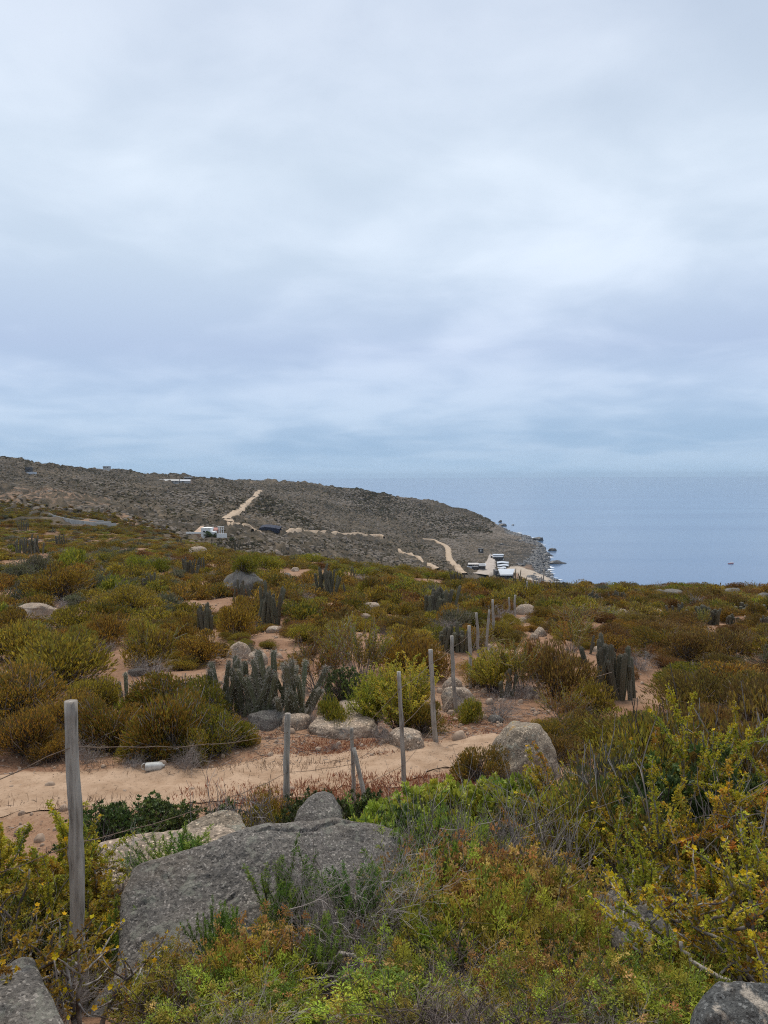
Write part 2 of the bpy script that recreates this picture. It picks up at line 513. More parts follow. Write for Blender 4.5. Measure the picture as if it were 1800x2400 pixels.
# columns of the land: photo column, then (distance ahead, photo row) or (distance, ('z', height against the eye))
Zt = lambda z: ('z', z)
COLS = [
    (-1300, [(50, 1350), (110, 1240), (200, 1190), (350, 1140), (600, 1080), (1000, 1010), (1300, Zt(50)), (1900, Zt(-100))]),
    (-300, [(50, 1355), (110, 1255), (190, 1205), (260, 1182), (350, 1155), (500, 1120), (700, 1090), (1000, 1048), (1250, Zt(35)), (1900, Zt(-100))]),
    (0, [(50, 1360), (110, 1264), (150, 1230), (190, 1214), (260, 1195), (350, 1173), (500, 1140), (700, 1112), (1000, 1070), (1200, Zt(22)), (1900, Zt(-100))]),
    (110, [(50, 1361), (110, 1268), (150, 1234), (190, 1218), (260, 1198), (350, 1178), (500, 1148), (700, 1122), (1000, 1084), (1200, Zt(12)), (1900, Zt(-100))]),
    (200, [(50, 1362), (110, 1272), (150, 1240), (190, 1223), (260, 1203), (350, 1184), (500, 1157), (700, 1131), (900, 1111), (1050, 1096), (1250, Zt(5)), (1900, Zt(-100))]),
    (400, [(50, 1365), (90, 1292), (140, 1268), (200, 1266), (280, 1250), (400, 1222), (600, 1180), (800, 1148), (1000, 1126), (1150, 1112), (1350, Zt(-8)), (1900, Zt(-100))]),
    (550, [(50, 1371), (90, 1310), (118, 1298), (170, Zt(-18)), (220, Zt(-22.5)), (300, 1268), (420, 1240), (600, 1200), (800, 1165), (1000, 1142), (1200, 1125), (1400, Zt(-20)), (1900, Zt(-100))]),
    (670, [(50, 1376), (82, 1320), (105, 1314), (170, Zt(-21)), (240, Zt(-30)), (340, 1278), (480, 1252), (680, 1214), (880, 1178), (1080, 1149), (1250, 1128), (1450, Zt(-30)), (1900, Zt(-105))]),
    (760, [(50, 1380), (80, 1326), (100, 1322), (170, Zt(-24)), (300, Zt(-36)), (400, 1291), (550, 1263), (750, 1229), (950, 1191), (1150, 1159), (1300, 1137), (1500, Zt(-40)), (1900, Zt(-105))]),
    (900, [(50, 1388), (70, 1344), (85, 1340), (200, Zt(-34)), (350, Zt(-51)), (450, 1340), (600, 1302), (750, 1273), (950, 1236), (1150, 1196), (1350, 1159), (1550, Zt(-55)), (1900, Zt(-105))]),
    (1000, [(50, 1394), (70, 1353), (85, 1351), (200, Zt(-36)), (400, Zt(-60)), (520, 1338), (650, 1316), (800, 1289), (950, 1259), (1100, 1229), (1250, 1197), (1350, 1174), (1550, Zt(-72)), (1900, Zt(-105))]),
    (1050, [(50, 1398), (72, 1364), (85, 1364), (200, Zt(-37)), (400, Zt(-64)), (540, 1346), (650, 1325), (780, 1302), (950, 1266), (1100, 1237), (1250, 1206), (1345, 1184), (1550, Zt(-80)), (1900, Zt(-105))]),
    (1105, [(50, 1401), (74, 1371), (85, 1372), (200, Zt(-38)), (400, Zt(-66)), (560, Zt(-75)), (650, Zt(-78)), (745, Zt(-80)), (900, Zt(-79.5)), (1050, Zt(-77.5)), (1200, Zt(-71)), (1330, 1196), (1500, Zt(-86)), (1900, Zt(-105))]),
    (1135, [(50, 1402), (75, 1374), (85, 1375), (200, Zt(-38)), (400, Zt(-66)), (560, Zt(-76)), (650, Zt(-79)), (745, Zt(-80.5)), (900, Zt(-80.5)), (1050, Zt(-79.5)), (1200, Zt(-76)), (1320, 1213), (1430, Zt(-87)), (1900, Zt(-105))]),
    (1160, [(50, 1403), (75, 1376), (85, 1378), (200, Zt(-39)), (400, Zt(-67)), (560, Zt(-77)), (650, Zt(-79.5)), (745, Zt(-81)), (900, Zt(-81)), (1050, Zt(-80.5)), (1200, Zt(-79)), (1290, Zt(-80.5)), (1350, Zt(-88)), (1900, Zt(-105))]),
    (1178, [(50, 1404), (75, 1378), (85, 1380), (200, Zt(-39)), (400, Zt(-68)), (560, Zt(-78)), (650, Zt(-80)), (745, Zt(-81.5)), (900, Zt(-81.5)), (1050, Zt(-81.5)), (1150, Zt(-82)), (1240, Zt(-85.5)), (1300, Zt(-92)), (1900, Zt(-105))]),
    (1210, [(50, 1405), (75, 1380), (85, 1382), (200, Zt(-40)), (400, Zt(-69)), (560, Zt(-79)), (650, Zt(-80.5)), (745, Zt(-82)), (900, Zt(-82)), (1030, Zt(-82.5)), (1120, Zt(-85.5)), (1180, Zt(-92)), (1900, Zt(-105))]),
    (1240, [(50, 1406), (75, 1381), (85, 1383), (200, Zt(-41)), (400, Zt(-70)), (560, Zt(-80)), (650, Zt(-81.5)), (745, Zt(-82.5)), (900, Zt(-82.5)), (980, Zt(-83.2)), (1050, Zt(-85.6)), (1120, Zt(-92)), (1900, Zt(-105))]),
    (1268, [(50, 1407), (75, 1382), (85, 1385), (200, Zt(-42)), (400, Zt(-71)), (560, Zt(-81.5)), (650, Zt(-84.2)), (700, Zt(-84.2)), (800, Zt(-83.5)), (880, Zt(-83.5)), (940, Zt(-85.7)), (1000, Zt(-92)), (1900, Zt(-105))]),
    (1285, [(50, 1408), (75, 1383), (85, 1386), (200, Zt(-43)), (400, Zt(-73)), (560, Zt(-82.5)), (630, Zt(-85.2)), (690, Zt(-86.5)), (800, Zt(-86)), (900, Zt(-92)), (1900, Zt(-105))]),
    (1305, [(50, 1409), (75, 1384), (85, 1387), (200, Zt(-44)), (400, Zt(-75)), (540, Zt(-83)), (600, Zt(-86)), (700, Zt(-93)), (1900, Zt(-105))]),
    (1400, [(50, 1413), (75, 1387), (86, 1391), (200, Zt(-46)), (400, Zt(-79)), (500, Zt(-88)), (600, Zt(-96)), (1900, Zt(-105))]),
    (1800, [(50, 1419), (75, 1390), (90, 1394), (200, Zt(-48)), (400, Zt(-82)), (500, Zt(-92)), (600, Zt(-98)), (1900, Zt(-105))]),
    (3100, [(50, 1430), (75, 1402), (90, 1408), (200, Zt(-50)), (400, Zt(-84)), (500, Zt(-92)), (600, Zt(-98)), (1900, Zt(-105))]),
]


def pchip(x, y, xq):
    x, y = np.asarray(x, float), np.asarray(y, float)
    h = np.diff(x)
    d = np.diff(y) / h
    m = np.zeros_like(y)
    w1, w2 = 2 * h[1:] + h[:-1], h[1:] + 2 * h[:-1]
    ok = d[1:] * d[:-1] > 0
    with np.errstate(divide='ignore', invalid='ignore'):
        mm = (w1 + w2) / (w1 / d[:-1] + w2 / d[1:])
    m[1:-1] = np.where(ok, mm, 0)
    m[0], m[-1] = d[0], d[-1]
    xq = np.clip(xq, x[0], x[-1])
    i = np.clip(np.searchsorted(x, xq) - 1, 0, len(x) - 2)
    t = (xq - x[i]) / h[i]
    return ((2 * t ** 3 - 3 * t ** 2 + 1) * y[i] + (t ** 3 - 2 * t ** 2 + t) * h[i] * m[i]
            + (-2 * t ** 3 + 3 * t ** 2) * y[i + 1] + (t ** 3 - t ** 2) * h[i] * m[i + 1])


def warp(D):
    return np.log(np.maximum(D, -7.5) + 8)


rows = np.concatenate([np.linspace(-40, -7, 8), np.linspace(-6, 3, 22)[:-1], np.exp(np.linspace(math.log(3), math.log(30), 190))[:-1],
                       np.exp(np.linspace(math.log(30), math.log(1900), 330))])
tt = np.concatenate([np.linspace(-1.25, -.56, 40)[:-1], np.linspace(-.56, .56, 400), np.linspace(.56, 1.25, 40)[1:]])
wr = warp(rows)
prof = []
for u, pts in COLS:
    xs = [p[0] for p in NEAR] + [p[0] for p in pts]
    zs = [p[1] for p in NEAR] + [(p[1][1] if isinstance(p[1], tuple) else z_of(p[0], p[1])) for p in pts]
    prof.append(pchip(warp(np.array(xs, float)), zs, wr))
prof = np.array(prof)
ct = np.array([(c[0] - CX) / F for c in COLS])
ZG = np.empty((len(rows), len(tt)))
for j in range(len(rows)):
    ZG[j] = pchip(ct, prof[:, j], tt)
XG = tt[None, :] * (np.maximum(rows, 0)[:, None] + 8)
YG = np.repeat(rows[:, None], len(tt), 1)
# (x / distance differs from the column near the camera, where all columns are alike)
for j in range(len(rows)):
    if rows[j] > 14:
        ZG[j] = pchip(ct, prof[:, j], XG[j] / rows[j])
dist = np.clip(YG, 0.5, None)
near_n = fbm(XG * .9, YG * .9, seed=3, oct=4) * 0.05 * np.clip(dist / 6, .3, 1.6)
mid_n = fbm(XG * .16, YG * .16, seed=8, oct=3) * 0.28 * np.clip((dist - 14) / 25, 0, 1)
fw = np.clip((dist - 110) / 200, 0, 1)
land = np.clip((ZG + 84) / 8, 0.15, 1)
rough = fbm(XG / 42, YG / 60, seed=21, oct=5, gain=.62)
ridge = 1 - np.abs(fbm(XG / 26, YG / 40, seed=33, oct=4, gain=.6))
far_n = (rough * 2.6 + np.clip(ridge - .62, 0, 1) * 9.0 - 1.0) * fw * land
ZG = ZG + near_n + mid_n + far_n + EYE


def H(x, y):
    x, y = np.asarray(x, float), np.asarray(y, float)
    j = np.interp(y, rows, np.arange(len(rows)))
    i = np.interp(x / (np.maximum(y, 0) + 8), tt, np.arange(len(tt)))
    j0 = np.clip(j.astype(int), 0, len(rows) - 2)
    i0 = np.clip(i.astype(int), 0, len(tt) - 2)
    a, b = j - j0, i - i0
    return ((ZG[j0, i0] * (1 - b) + ZG[j0, i0 + 1] * b) * (1 - a) + (ZG[j0 + 1, i0] * (1 - b) + ZG[j0 + 1, i0 + 1] * b) * a)


DM = np.exp(np.linspace(math.log(1.5), math.log(1850), 5000))


def at(u, v, dmin=1.5):
    d = ray(u, v)
    z = EYE + d[2] / d[1] * DM
    h = H(d[0] / d[1] * DM, DM)
    ok = np.nonzero((z <= h) & (DM >= dmin))[0]
    D = DM[ok[0]] if len(ok) else DM[-1]
    x = d[0] / d[1] * D
    return np.array([x, D, float(H(x, D))])


def G(u, D):                                           # the ground D metres ahead in photo column u
    v = 1500.0
    for _ in range(6):
        d = ray(u, v)
        x = d[0] / d[1] * D
        v = project((x, D, float(H(x, D))))[1]
    return np.array([x, D, float(H(x, D))])


def px2m(px, D):
    return px * D / F


# ground material: red-tan soil close by, grey scrub-brown far away is the soil of another slope
def ground_material():
    m, t = new_mat('soil')
    l = t.links.new
    g = N(t, 'ShaderNodeTexCoord')
    sx = N(t, 'ShaderNodeSeparateXYZ')
    l(g.outputs['Object'], sx.inputs[0])
    n_big = N(t, 'ShaderNodeTexNoise', i_Scale=0.45, i_Detail=5.0, i_Roughness=0.6)
    l(g.outputs['Object'], n_big.inputs['Vector'])
    n_f = N(t, 'ShaderNodeTexNoise', i_Scale=14.0, i_Detail=6.0, i_Roughness=0.7)
    l(g.outputs['Object'], n_f.inputs['Vector'])
    soil = ramp(t, [(0.36, (0.17, 0.088, 0.052)), (0.5, (0.285, 0.165, 0.10)), (0.66, (0.36, 0.235, 0.15))])
    l(math_n(t, 'ADD', math_n(t, 'MULTIPLY', n_big.outputs[0], .6), math_n(t, 'MULTIPLY', n_f.outputs[0], .4)), soil.inputs[0])
    crack = N(t, 'ShaderNodeTexNoise', i_Scale=30.0, i_Detail=3.0, i_Distortion=1.5)
    l(g.outputs['Object'], crack.inputs['Vector'])
    cr = ramp(t, [(0.36, 0.55), (0.44, 1.0)])
    l(crack.outputs[0], cr.inputs[0])
    soil_c = mixc(t, 1.0, soil.outputs[0], cr.outputs[0], 'MULTIPLY')
    dust = N(t, 'ShaderNodeAttribute', attribute_name='dust')
    dr = ramp(t, [(0.55, 0.0), (0.95, 1.0)])
    l(math_n(t, 'ADD', dust.outputs['Fac'], math_n(t, 'MULTIPLY', n_f.outputs[0], .45)), dr.inputs[0])
    soil_c = mixc(t, dr.outputs[0], soil_c, mixc(t, n_big.outputs[0], (0.31, 0.20, 0.125), (0.44, 0.305, 0.205)))
    # far slope: grey-brown earth, rock and low growth
    fmap = N(t, 'ShaderNodeMapping')
    fmap.inputs['Scale'].default_value = (1, .55, 1)
    l(g.outputs['Object'], fmap.inputs[0])
    f1 = N(t, 'ShaderNodeTexNoise', i_Scale=0.16, i_Detail=8.0, i_Roughness=0.75)
    l(fmap.outputs[0], f1.inputs['Vector'])
    far = ramp(t, [(0.36, (0.030, 0.026, 0.018)), (0.47, (0.062, 0.050, 0.034)), (0.60, (0.115, 0.088, 0.060)), (0.72, (0.22, 0.165, 0.115))])
    l(f1.outputs[0], far.inputs[0])
    f2 = N(t, 'ShaderNodeTexNoise', i_Scale=0.012, i_Detail=4.0)
    l(g.outputs['Object'], f2.inputs['Vector'])
    f2r = ramp(t, [(0.35, 0.75), (0.65, 1.25)])
    l(f2.outputs[0], f2r.inputs[0])
    far_c = mixc(t, 1.0, far.outputs[0], f2r.outputs[0], 'MULTIPLY')
    fm = N(t, 'ShaderNodeMapRange', n_1=130.0, n_2=190.0)
    l(math_n(t, 'ADD', sx.outputs[1], math_n(t, 'MULTIPLY', n_big.outputs[0], 40.0)), fm.inputs[0])
    col = mixc(t, fm.outputs[0], soil_c, far_c)
    # bare reddish ground on the left rise
    red = N(t, 'ShaderNodeAttribute', attribute_name='bare')
    rn = N(t, 'ShaderNodeTexNoise', i_Scale=0.11, i_Detail=6.0, i_Roughness=0.7)
    l(g.outputs['Object'], rn.inputs['Vector'])
    rr = ramp(t, [(0.90, 0.0), (1.15, 0.8)])
    l(math_n(t, 'ADD', red.outputs['Fac'], math_n(t, 'MULTIPLY', rn.outputs[0], .8)), rr.inputs[0])
    col = mixc(t, rr.outputs[0], col, mixc(t, rn.outputs[0], (0.24, 0.135, 0.085), (0.33, 0.225, 0.15)))
    # dark wet rock at the waterline
    wl = N(t, 'ShaderNodeMapRange', n_1=0.6, n_2=2.4, n_3=1.0, n_4=0.0)
    l(math_n(t, 'SUBTRACT', sx.outputs[2], math_n(t, 'MULTIPLY', f1.outputs[0], 3.0)), wl.inputs[0])
    col = mixc(t, wl.outputs[0], col, (0.05, 0.047, 0.043))
    p = N(t, 'ShaderNodeBsdfPrincipled')
    p.inputs['Roughness'].default_value = 0.95
    p.inputs['Specular IOR Level'].default_value = 0.1
    l(col, p.inputs['Base Color'])
    b = N(t, 'ShaderNodeBump', i_Strength=0.6, i_Distance=0.03)
    l(n_f.outputs[0], b.inputs['Height'])
    l(b.outputs[0], p.inputs['Normal'])
    return finish(m, t, p.outputs[0])


nr, nc = ZG.shape
jj, ii = np.meshgrid(np.arange(nr - 1), np.arange(nc - 1), indexing='ij')
Qg = np.stack([jj * nc + ii, jj * nc + ii + 1, (jj + 1) * nc + ii + 1, (jj + 1) * nc + ii], -1).reshape(-1, 4)
Vg = np.stack([XG, YG, ZG], -1).reshape(-1, 3)
keep = (Vg[Qg, 2].max(1) > -8)
Qg = Qg[keep]
me = mesh_np('ground', Vg, Qg, None, [ground_material()], None, True)
bare = np.zeros(len(Vg))
ug, vg = project_many(Vg)
for (bu, bv, ru, rv, dm, w) in [(60, 1160, 150, 26, 150, .75), (190, 1175, 120, 22, 150, .7), (250, 1215, 90, 18, 130, .8), (300, 1230, 40, 16, 130, .9), (130, 1200, 60, 14, 130, .6),
                                (1240, 1350, 40, 30, 560, 1.0), (360, 1250, 50, 8, 130, .5), (640, 1155, 40, 12, 600, .5), (540, 1210, 18, 30, 300, .4)]:
    k = ((ug - bu) / ru) ** 2 + ((vg - bv) / rv) ** 2
    bare = np.maximum(bare, np.where(Vg[:, 1] > dm, w * .70 * np.clip(1.25 - k * .6, 0, 1), 0))
trk = np.array([G(u, d_) for u, d_ in [(-900, 9.6), (-300, 10.0), (0, 10.15), (300, 10.2), (600, 10.6), (850, 11.2), (1050, 11.8), (1150, 12.3)]])
ty = np.interp(Vg[:, 0], trk[:, 0], trk[:, 1])
dust = np.where(Vg[:, 1] < 16, np.clip(1.55 - np.abs(Vg[:, 1] - ty) / .85, 0, 1) * .75, 0) * np.clip((trk[-1, 0] + .6 - Vg[:, 0]) / .8, 0, 1)
a_ = me.attributes.new('dust', 'FLOAT', 'POINT')
a_.data.foreach_set('value', dust.astype(np.float32))
a_ = me.attributes.new('bare', 'FLOAT', 'POINT')
a_.data.foreach_set('value', bare.astype(np.float32))
used = np.zeros(len(Vg), bool)
used[Qg.ravel()] = True
ground = tag(put('ground', me), kind='structure')
LOWEST = float(Vg[used, 2].min())

# ------------------------------------------------------------------ sea
def sea_material():
    m, t = new_mat('sea_water')
    l = t.links.new
    g = N(t, 'ShaderNodeTexCoord')
    mp = N(t, 'ShaderNodeMapping')
    mp.inputs['Scale'].default_value = (.06, .10, 1)
    l(g.outputs['Object'], mp.inputs[0])
    w1 = N(t, 'ShaderNodeTexNoise', i_Scale=1.0, i_Detail=6.0, i_Roughness=0.6)
    l(mp.outputs[0], w1.inputs['Vector'])
    mp2 = N(t, 'ShaderNodeMapping')
    mp2.inputs['Scale'].default_value = (.0009, .0075, 1)
    mp2.inputs['Rotation'].default_value = (0, 0, R(-8))
    l(g.outputs['Object'], mp2.inputs[0])
    w2 = N(t, 'ShaderNodeTexNoise', i_Scale=1.0, i_Detail=5.0, i_Roughness=0.5, i_Distortion=0.5)
    l(mp2.outputs[0], w2.inputs['Vector'])
    p = N(t, 'ShaderNodeBsdfPrincipled')
    cr = ramp(t, [(0.35, (0.078, 0.140, 0.245)), (0.65, (0.088, 0.155, 0.265))])
    l(w2.outputs[0], cr.inputs[0])
    l(cr.outputs[0], p.inputs['Base Color'])
    rr = ramp(t, [(0.36, 0.13), (0.50, 0.16), (0.64, 0.21)])
    l(w2.outputs[0], rr.inputs[0])
    l(rr.outputs[0], p.inputs['Roughness'])
    p.inputs['IOR'].default_value = 1.333
    b = N(t, 'ShaderNodeBump', i_Strength=0.15, i_Distance=0.3)
    l(w1.outputs[0], b.inputs['Height'])
    l(b.outputs[0], p.inputs['Normal'])
    return finish(m, t, p.outputs[0])


FARSEA = 30000.0
xs = np.array([-FARSEA, -8000, -1500, 0, 1500, 8000, FARSEA])
ys = np.array([-1500., 200, 2000, 8000, 18000, FARSEA])
Xs, Ys = np.meshgrid(xs, ys)
Vs = np.stack([Xs, Ys, np.zeros_like(Xs)], -1).reshape(-1, 3)
j, i = np.meshgrid(np.arange(len(ys) - 1), np.arange(len(xs) - 1), indexing='ij')
Qs = np.stack([j * 7 + i, j * 7 + i + 1, (j + 1) * 7 + i + 1, (j + 1) * 7 + i], -1).reshape(-1, 4)
tag(put('sea', mesh_np('sea', Vs, Qs, None, [sea_material()])), kind='structure')

# ------------------------------------------------------------------ roads
M_TRACK = None


def track_material(name, c1, c2, sc1=3.0):
    m, t = new_mat(name)
    l = t.links.new
    g = N(t, 'ShaderNodeTexCoord')
    n1_ = N(t, 'ShaderNodeTexNoise', i_Scale=sc1, i_Detail=8.0, i_Roughness=0.65)
    l(g.outputs['Object'], n1_.inputs['Vector'])
    n2_ = N(t, 'ShaderNodeTexNoise', i_Scale=sc1 * 9, i_Detail=4.0, i_Distortion=1.2)
    l(g.outputs['Object'], n2_.inputs['Vector'])
    rp = ramp(t, [(0.35, c1), (0.62, c2)])
    l(n1_.outputs[0], rp.inputs[0])
    r2 = ramp(t, [(0.33, 0.6), (0.42, 1.0)])
    l(n2_.outputs[0], r2.inputs[0])
    p = N(t, 'ShaderNodeBsdfPrincipled')
    p.inputs['Roughness'].default_value = 0.95
    p.inputs['Specular IOR Level'].default_value = 0.1
    l(mixc(t, 1.0, rp.outputs[0], r2.outputs[0], 'MULTIPLY'), p.inputs['Base Color'])
    b = N(t, 'ShaderNodeBump', i_Strength=0.5, i_Distance=0.02)
    l(math_n(t, 'ADD', n1_.outputs[0], math_n(t, 'MULTIPLY', n2_.outputs[0], .4)), b.inputs['Height'])
    l(b.outputs[0], p.inputs['Normal'])
    return finish(m, t, p.outputs[0])


M_TRACK = track_material('pale_dirt', (0.31, 0.20, 0.125), (0.44, 0.305, 0.205))
M_ROAD = track_material('far_dirt', (0.36, 0.27, 0.185), (0.50, 0.38, 0.27), 0.3)
M_LANE = track_material('lane_gravel', (0.36, 0.30, 0.25), (0.48, 0.41, 0.35), 0.2)
M_SAND = track_material('beach_sand', (0.36, 0.29, 0.22), (0.47, 0.39, 0.31), 0.1)


def ribbon(name, pts, width, mat, lift, nw=7, edge=0.15, seed=1, step=None):
    pts = np.asarray(pts, float)
    width = np.broadcast_to(np.asarray(width, float), (len(pts),))
    s = np.concatenate([[0], np.cumsum(np.linalg.norm(np.diff(pts[:, :2], axis=0), axis=1))])
    n = max(8, int(s[-1] / (step or s[-1] / 120)))
    sq = np.linspace(0, s[-1], n)
    x, y, w = pchip(s, pts[:, 0], sq), pchip(s, pts[:, 1], sq), np.interp(sq, s, width)
    dx, dy = np.gradient(x), np.gradient(y)
    l_ = np.hypot(dx, dy) + 1e-9
    nx, ny = -dy / l_, dx / l_
    k = np.linspace(-1, 1, nw)
    e1 = 1 + edge * fbm(sq / w.mean() * 2.2, sq * 0, seed=seed)
    e2 = 1 + edge * fbm(sq / w.mean() * 2.2, sq * 0 + 7, seed=seed + 5)
    e1 = e1 + .35 * edge * fbm(sq / w.mean() * 14, sq * 0, seed=seed + 1)
    e2 = e2 + .35 * edge * fbm(sq / w.mean() * 14, sq * 0 + 3, seed=seed + 2)
    off = np.where(k[None, :] < 0, k[None, :] * e1[:, None], k[None, :] * e2[:, None]) * w[:, None] / 2
    X, Y = x[:, None] + nx[:, None] * off, y[:, None] + ny[:, None] * off
    Z = H(X, Y) + lift
    if lift > .3:                                       # graded: the bed is smoother than the slope it crosses
        ker_ = np.hanning(13)
        ker_ /= ker_.sum()
        zb = np.convolve(np.pad(Z.mean(1), 6, mode='edge'), ker_, 'valid')
        Z = zb[:, None] + .35 * (Z - Z.mean(1, keepdims=True)) + .3
        Z[:, 0] = np.minimum(Z[:, 0], H(X[:, 0], Y[:, 0])) - 1.5     # banks run down into the slope
        Z[:, -1] = np.minimum(Z[:, -1], H(X[:, -1], Y[:, -1])) - 1.5
    else:
        Z = Z + .026 * (1 - k[None, :] ** 4) + .008 * fbm(X * 5, Y * 5, seed=seed + 9) - .020 * np.exp(-((np.abs(k)[None, :] - .48) / .16) ** 2)
        Z = np.maximum(Z, H(X, Y) + .004)
    V = np.stack([X, Y, Z], -1).reshape(-1, 3)
    a, b = np.meshgrid(np.arange(n - 1), np.arange(nw - 1), indexing='ij')
    Q = np.stack([a * nw + b + 1, a * nw + b, (a + 1) * nw + b, (a + 1) * nw + b + 1], -1).reshape(-1, 4)
    return tag(put(name, mesh_np(name, V, Q, None, [mat], None, True)), kind='structure')


ribbon('dirt_track', [G(-900, 9.6), G(-300, 10.0), G(0, 10.15), G(300, 10.2), G(600, 10.6), G(850, 11.2), G(1050, 11.8), G(1180, 12.6)],
       [1.7, 1.7, 1.65, 1.6, 1.6, 1.5, 1.2, 0.5], M_TRACK, 0.012, nw=15, edge=0.22, seed=4, step=0.12)
ribbon('dirt_road', [at(u, v, 250) for u, v in [(536, 1227), (535, 1218), (540, 1209), (552, 1199), (570, 1187), (583, 1175), (594, 1164), (603, 1155), (609, 1149)]],
       [6.5, 8, 8, 8, 8, 8, 8, 8, 8], M_ROAD, 0.7, nw=7)
ribbon('dirt_road', [at(u, v, 250) for u, v in [(535, 1226), (550, 1229), (570, 1231), (585, 1235), (597, 1240), (592, 1246)]], [3, 2.5, 2, 2, 3, 3], M_ROAD, 0.7, nw=5)
ribbon('footpath', [at(u, v, 250) for u, v in [(650, 1242), (700, 1244), (760, 1247), (830, 1253), (890, 1256), (900, 1262)]], [3, 3.6, 3.6, 3.6, 4, 3], M_ROAD, 1.3, nw=5, edge=.3)
ribbon('dirt_road', [at(u, v, 400) for u, v in [(990, 1263), (1012, 1266), (1034, 1274), (1048, 1284), (1051, 1296), (1053, 1309), (1062, 1322), (1074, 1334), (1088, 1347)]],
       [3, 4.5, 6.5, 7.5, 7.5, 7.5, 7, 6.5, 6], M_ROAD, 0.8, nw=7)
ribbon('footpath', [at(u, v, 400) for u, v in [(935, 1288), (960, 1299), (985, 1312), (1008, 1326), (1025, 1338)]], [4, 5, 5, 6, 6], M_ROAD, 1.2, nw=5, edge=.3)
ribbon('village_lane', [at(u, v, 450) for u, v in [(1153, 1303), (1151, 1315), (1147, 1327), (1140, 1338), (1126, 1349)]], [6, 9, 11, 14, 17], M_LANE, 0.9, nw=9)
ribbon('beach', [at(u, v, 450) for u, v in [(1205, 1331), (1222, 1338), (1240, 1347), (1256, 1357), (1268, 1366)]], [9, 22, 30, 26, 14], M_SAND, 0.8, nw=13, edge=.3)

# ------------------------------------------------------------------ rocks
_bm = bmesh.new()
bmesh.ops.create_icosphere(_bm, subdivisions=5, radius=1.0)
ICO5 = np.array([v.co[:] for v in _bm.verts])
ICO5F = np.array([[v.index for v in f.verts] for f in _bm.faces])
_bm.free()
_bm = bmesh.new()
bmesh.ops.create_icosphere(_bm, subdivisions=3, radius=1.0)
ICO3 = np.array([v.co[:] for v in _bm.verts])
ICO3F = np.array([[v.index for v in f.verts] for f in _bm.faces])
_bm.free()


def rock_mesh(name, mat, seed, w, d, h, hi=True, cuts=7, amp=0.12, flat=0.0):
    rng = np.random.default_rng(seed)
    V = (ICO5 if hi else ICO3).copy()
    for _ in range(cuts):
        n = norm(rng.normal(size=3) * np.array([1, 1, .8]))
        o = rng.uniform(.66, .92)
        V = V - np.maximum(V @ n - o, 0)[:, None] * n * .85
    V = V * (1 + amp * fbm(V[:, 0] * 1.6 + seed, V[:, 1] * 1.6, V[:, 2] * 1.6, seed, 5, .5))[:, None]
    if flat:
        V[:, 2] = np.where(V[:, 2] > flat, flat + (V[:, 2] - flat) * .25, V[:, 2])
    V[:, 2] = np.where(V[:, 2] < -.45, -.45 + (V[:, 2] + .45) * .3, V[:, 2])
    V[:, :2] -= (V[:, :2].max(0) + V[:, :2].min(0)) / 2
    top = V[:, 2].max()
    V = V * np.array([w / 2 / np.abs(V[:, 0]).max(), d / 2 / np.abs(V[:, 1]).max(), h / top])
    return mesh_np(name, V, None, None, [mat], None, True, ICO5F if hi else ICO3F)


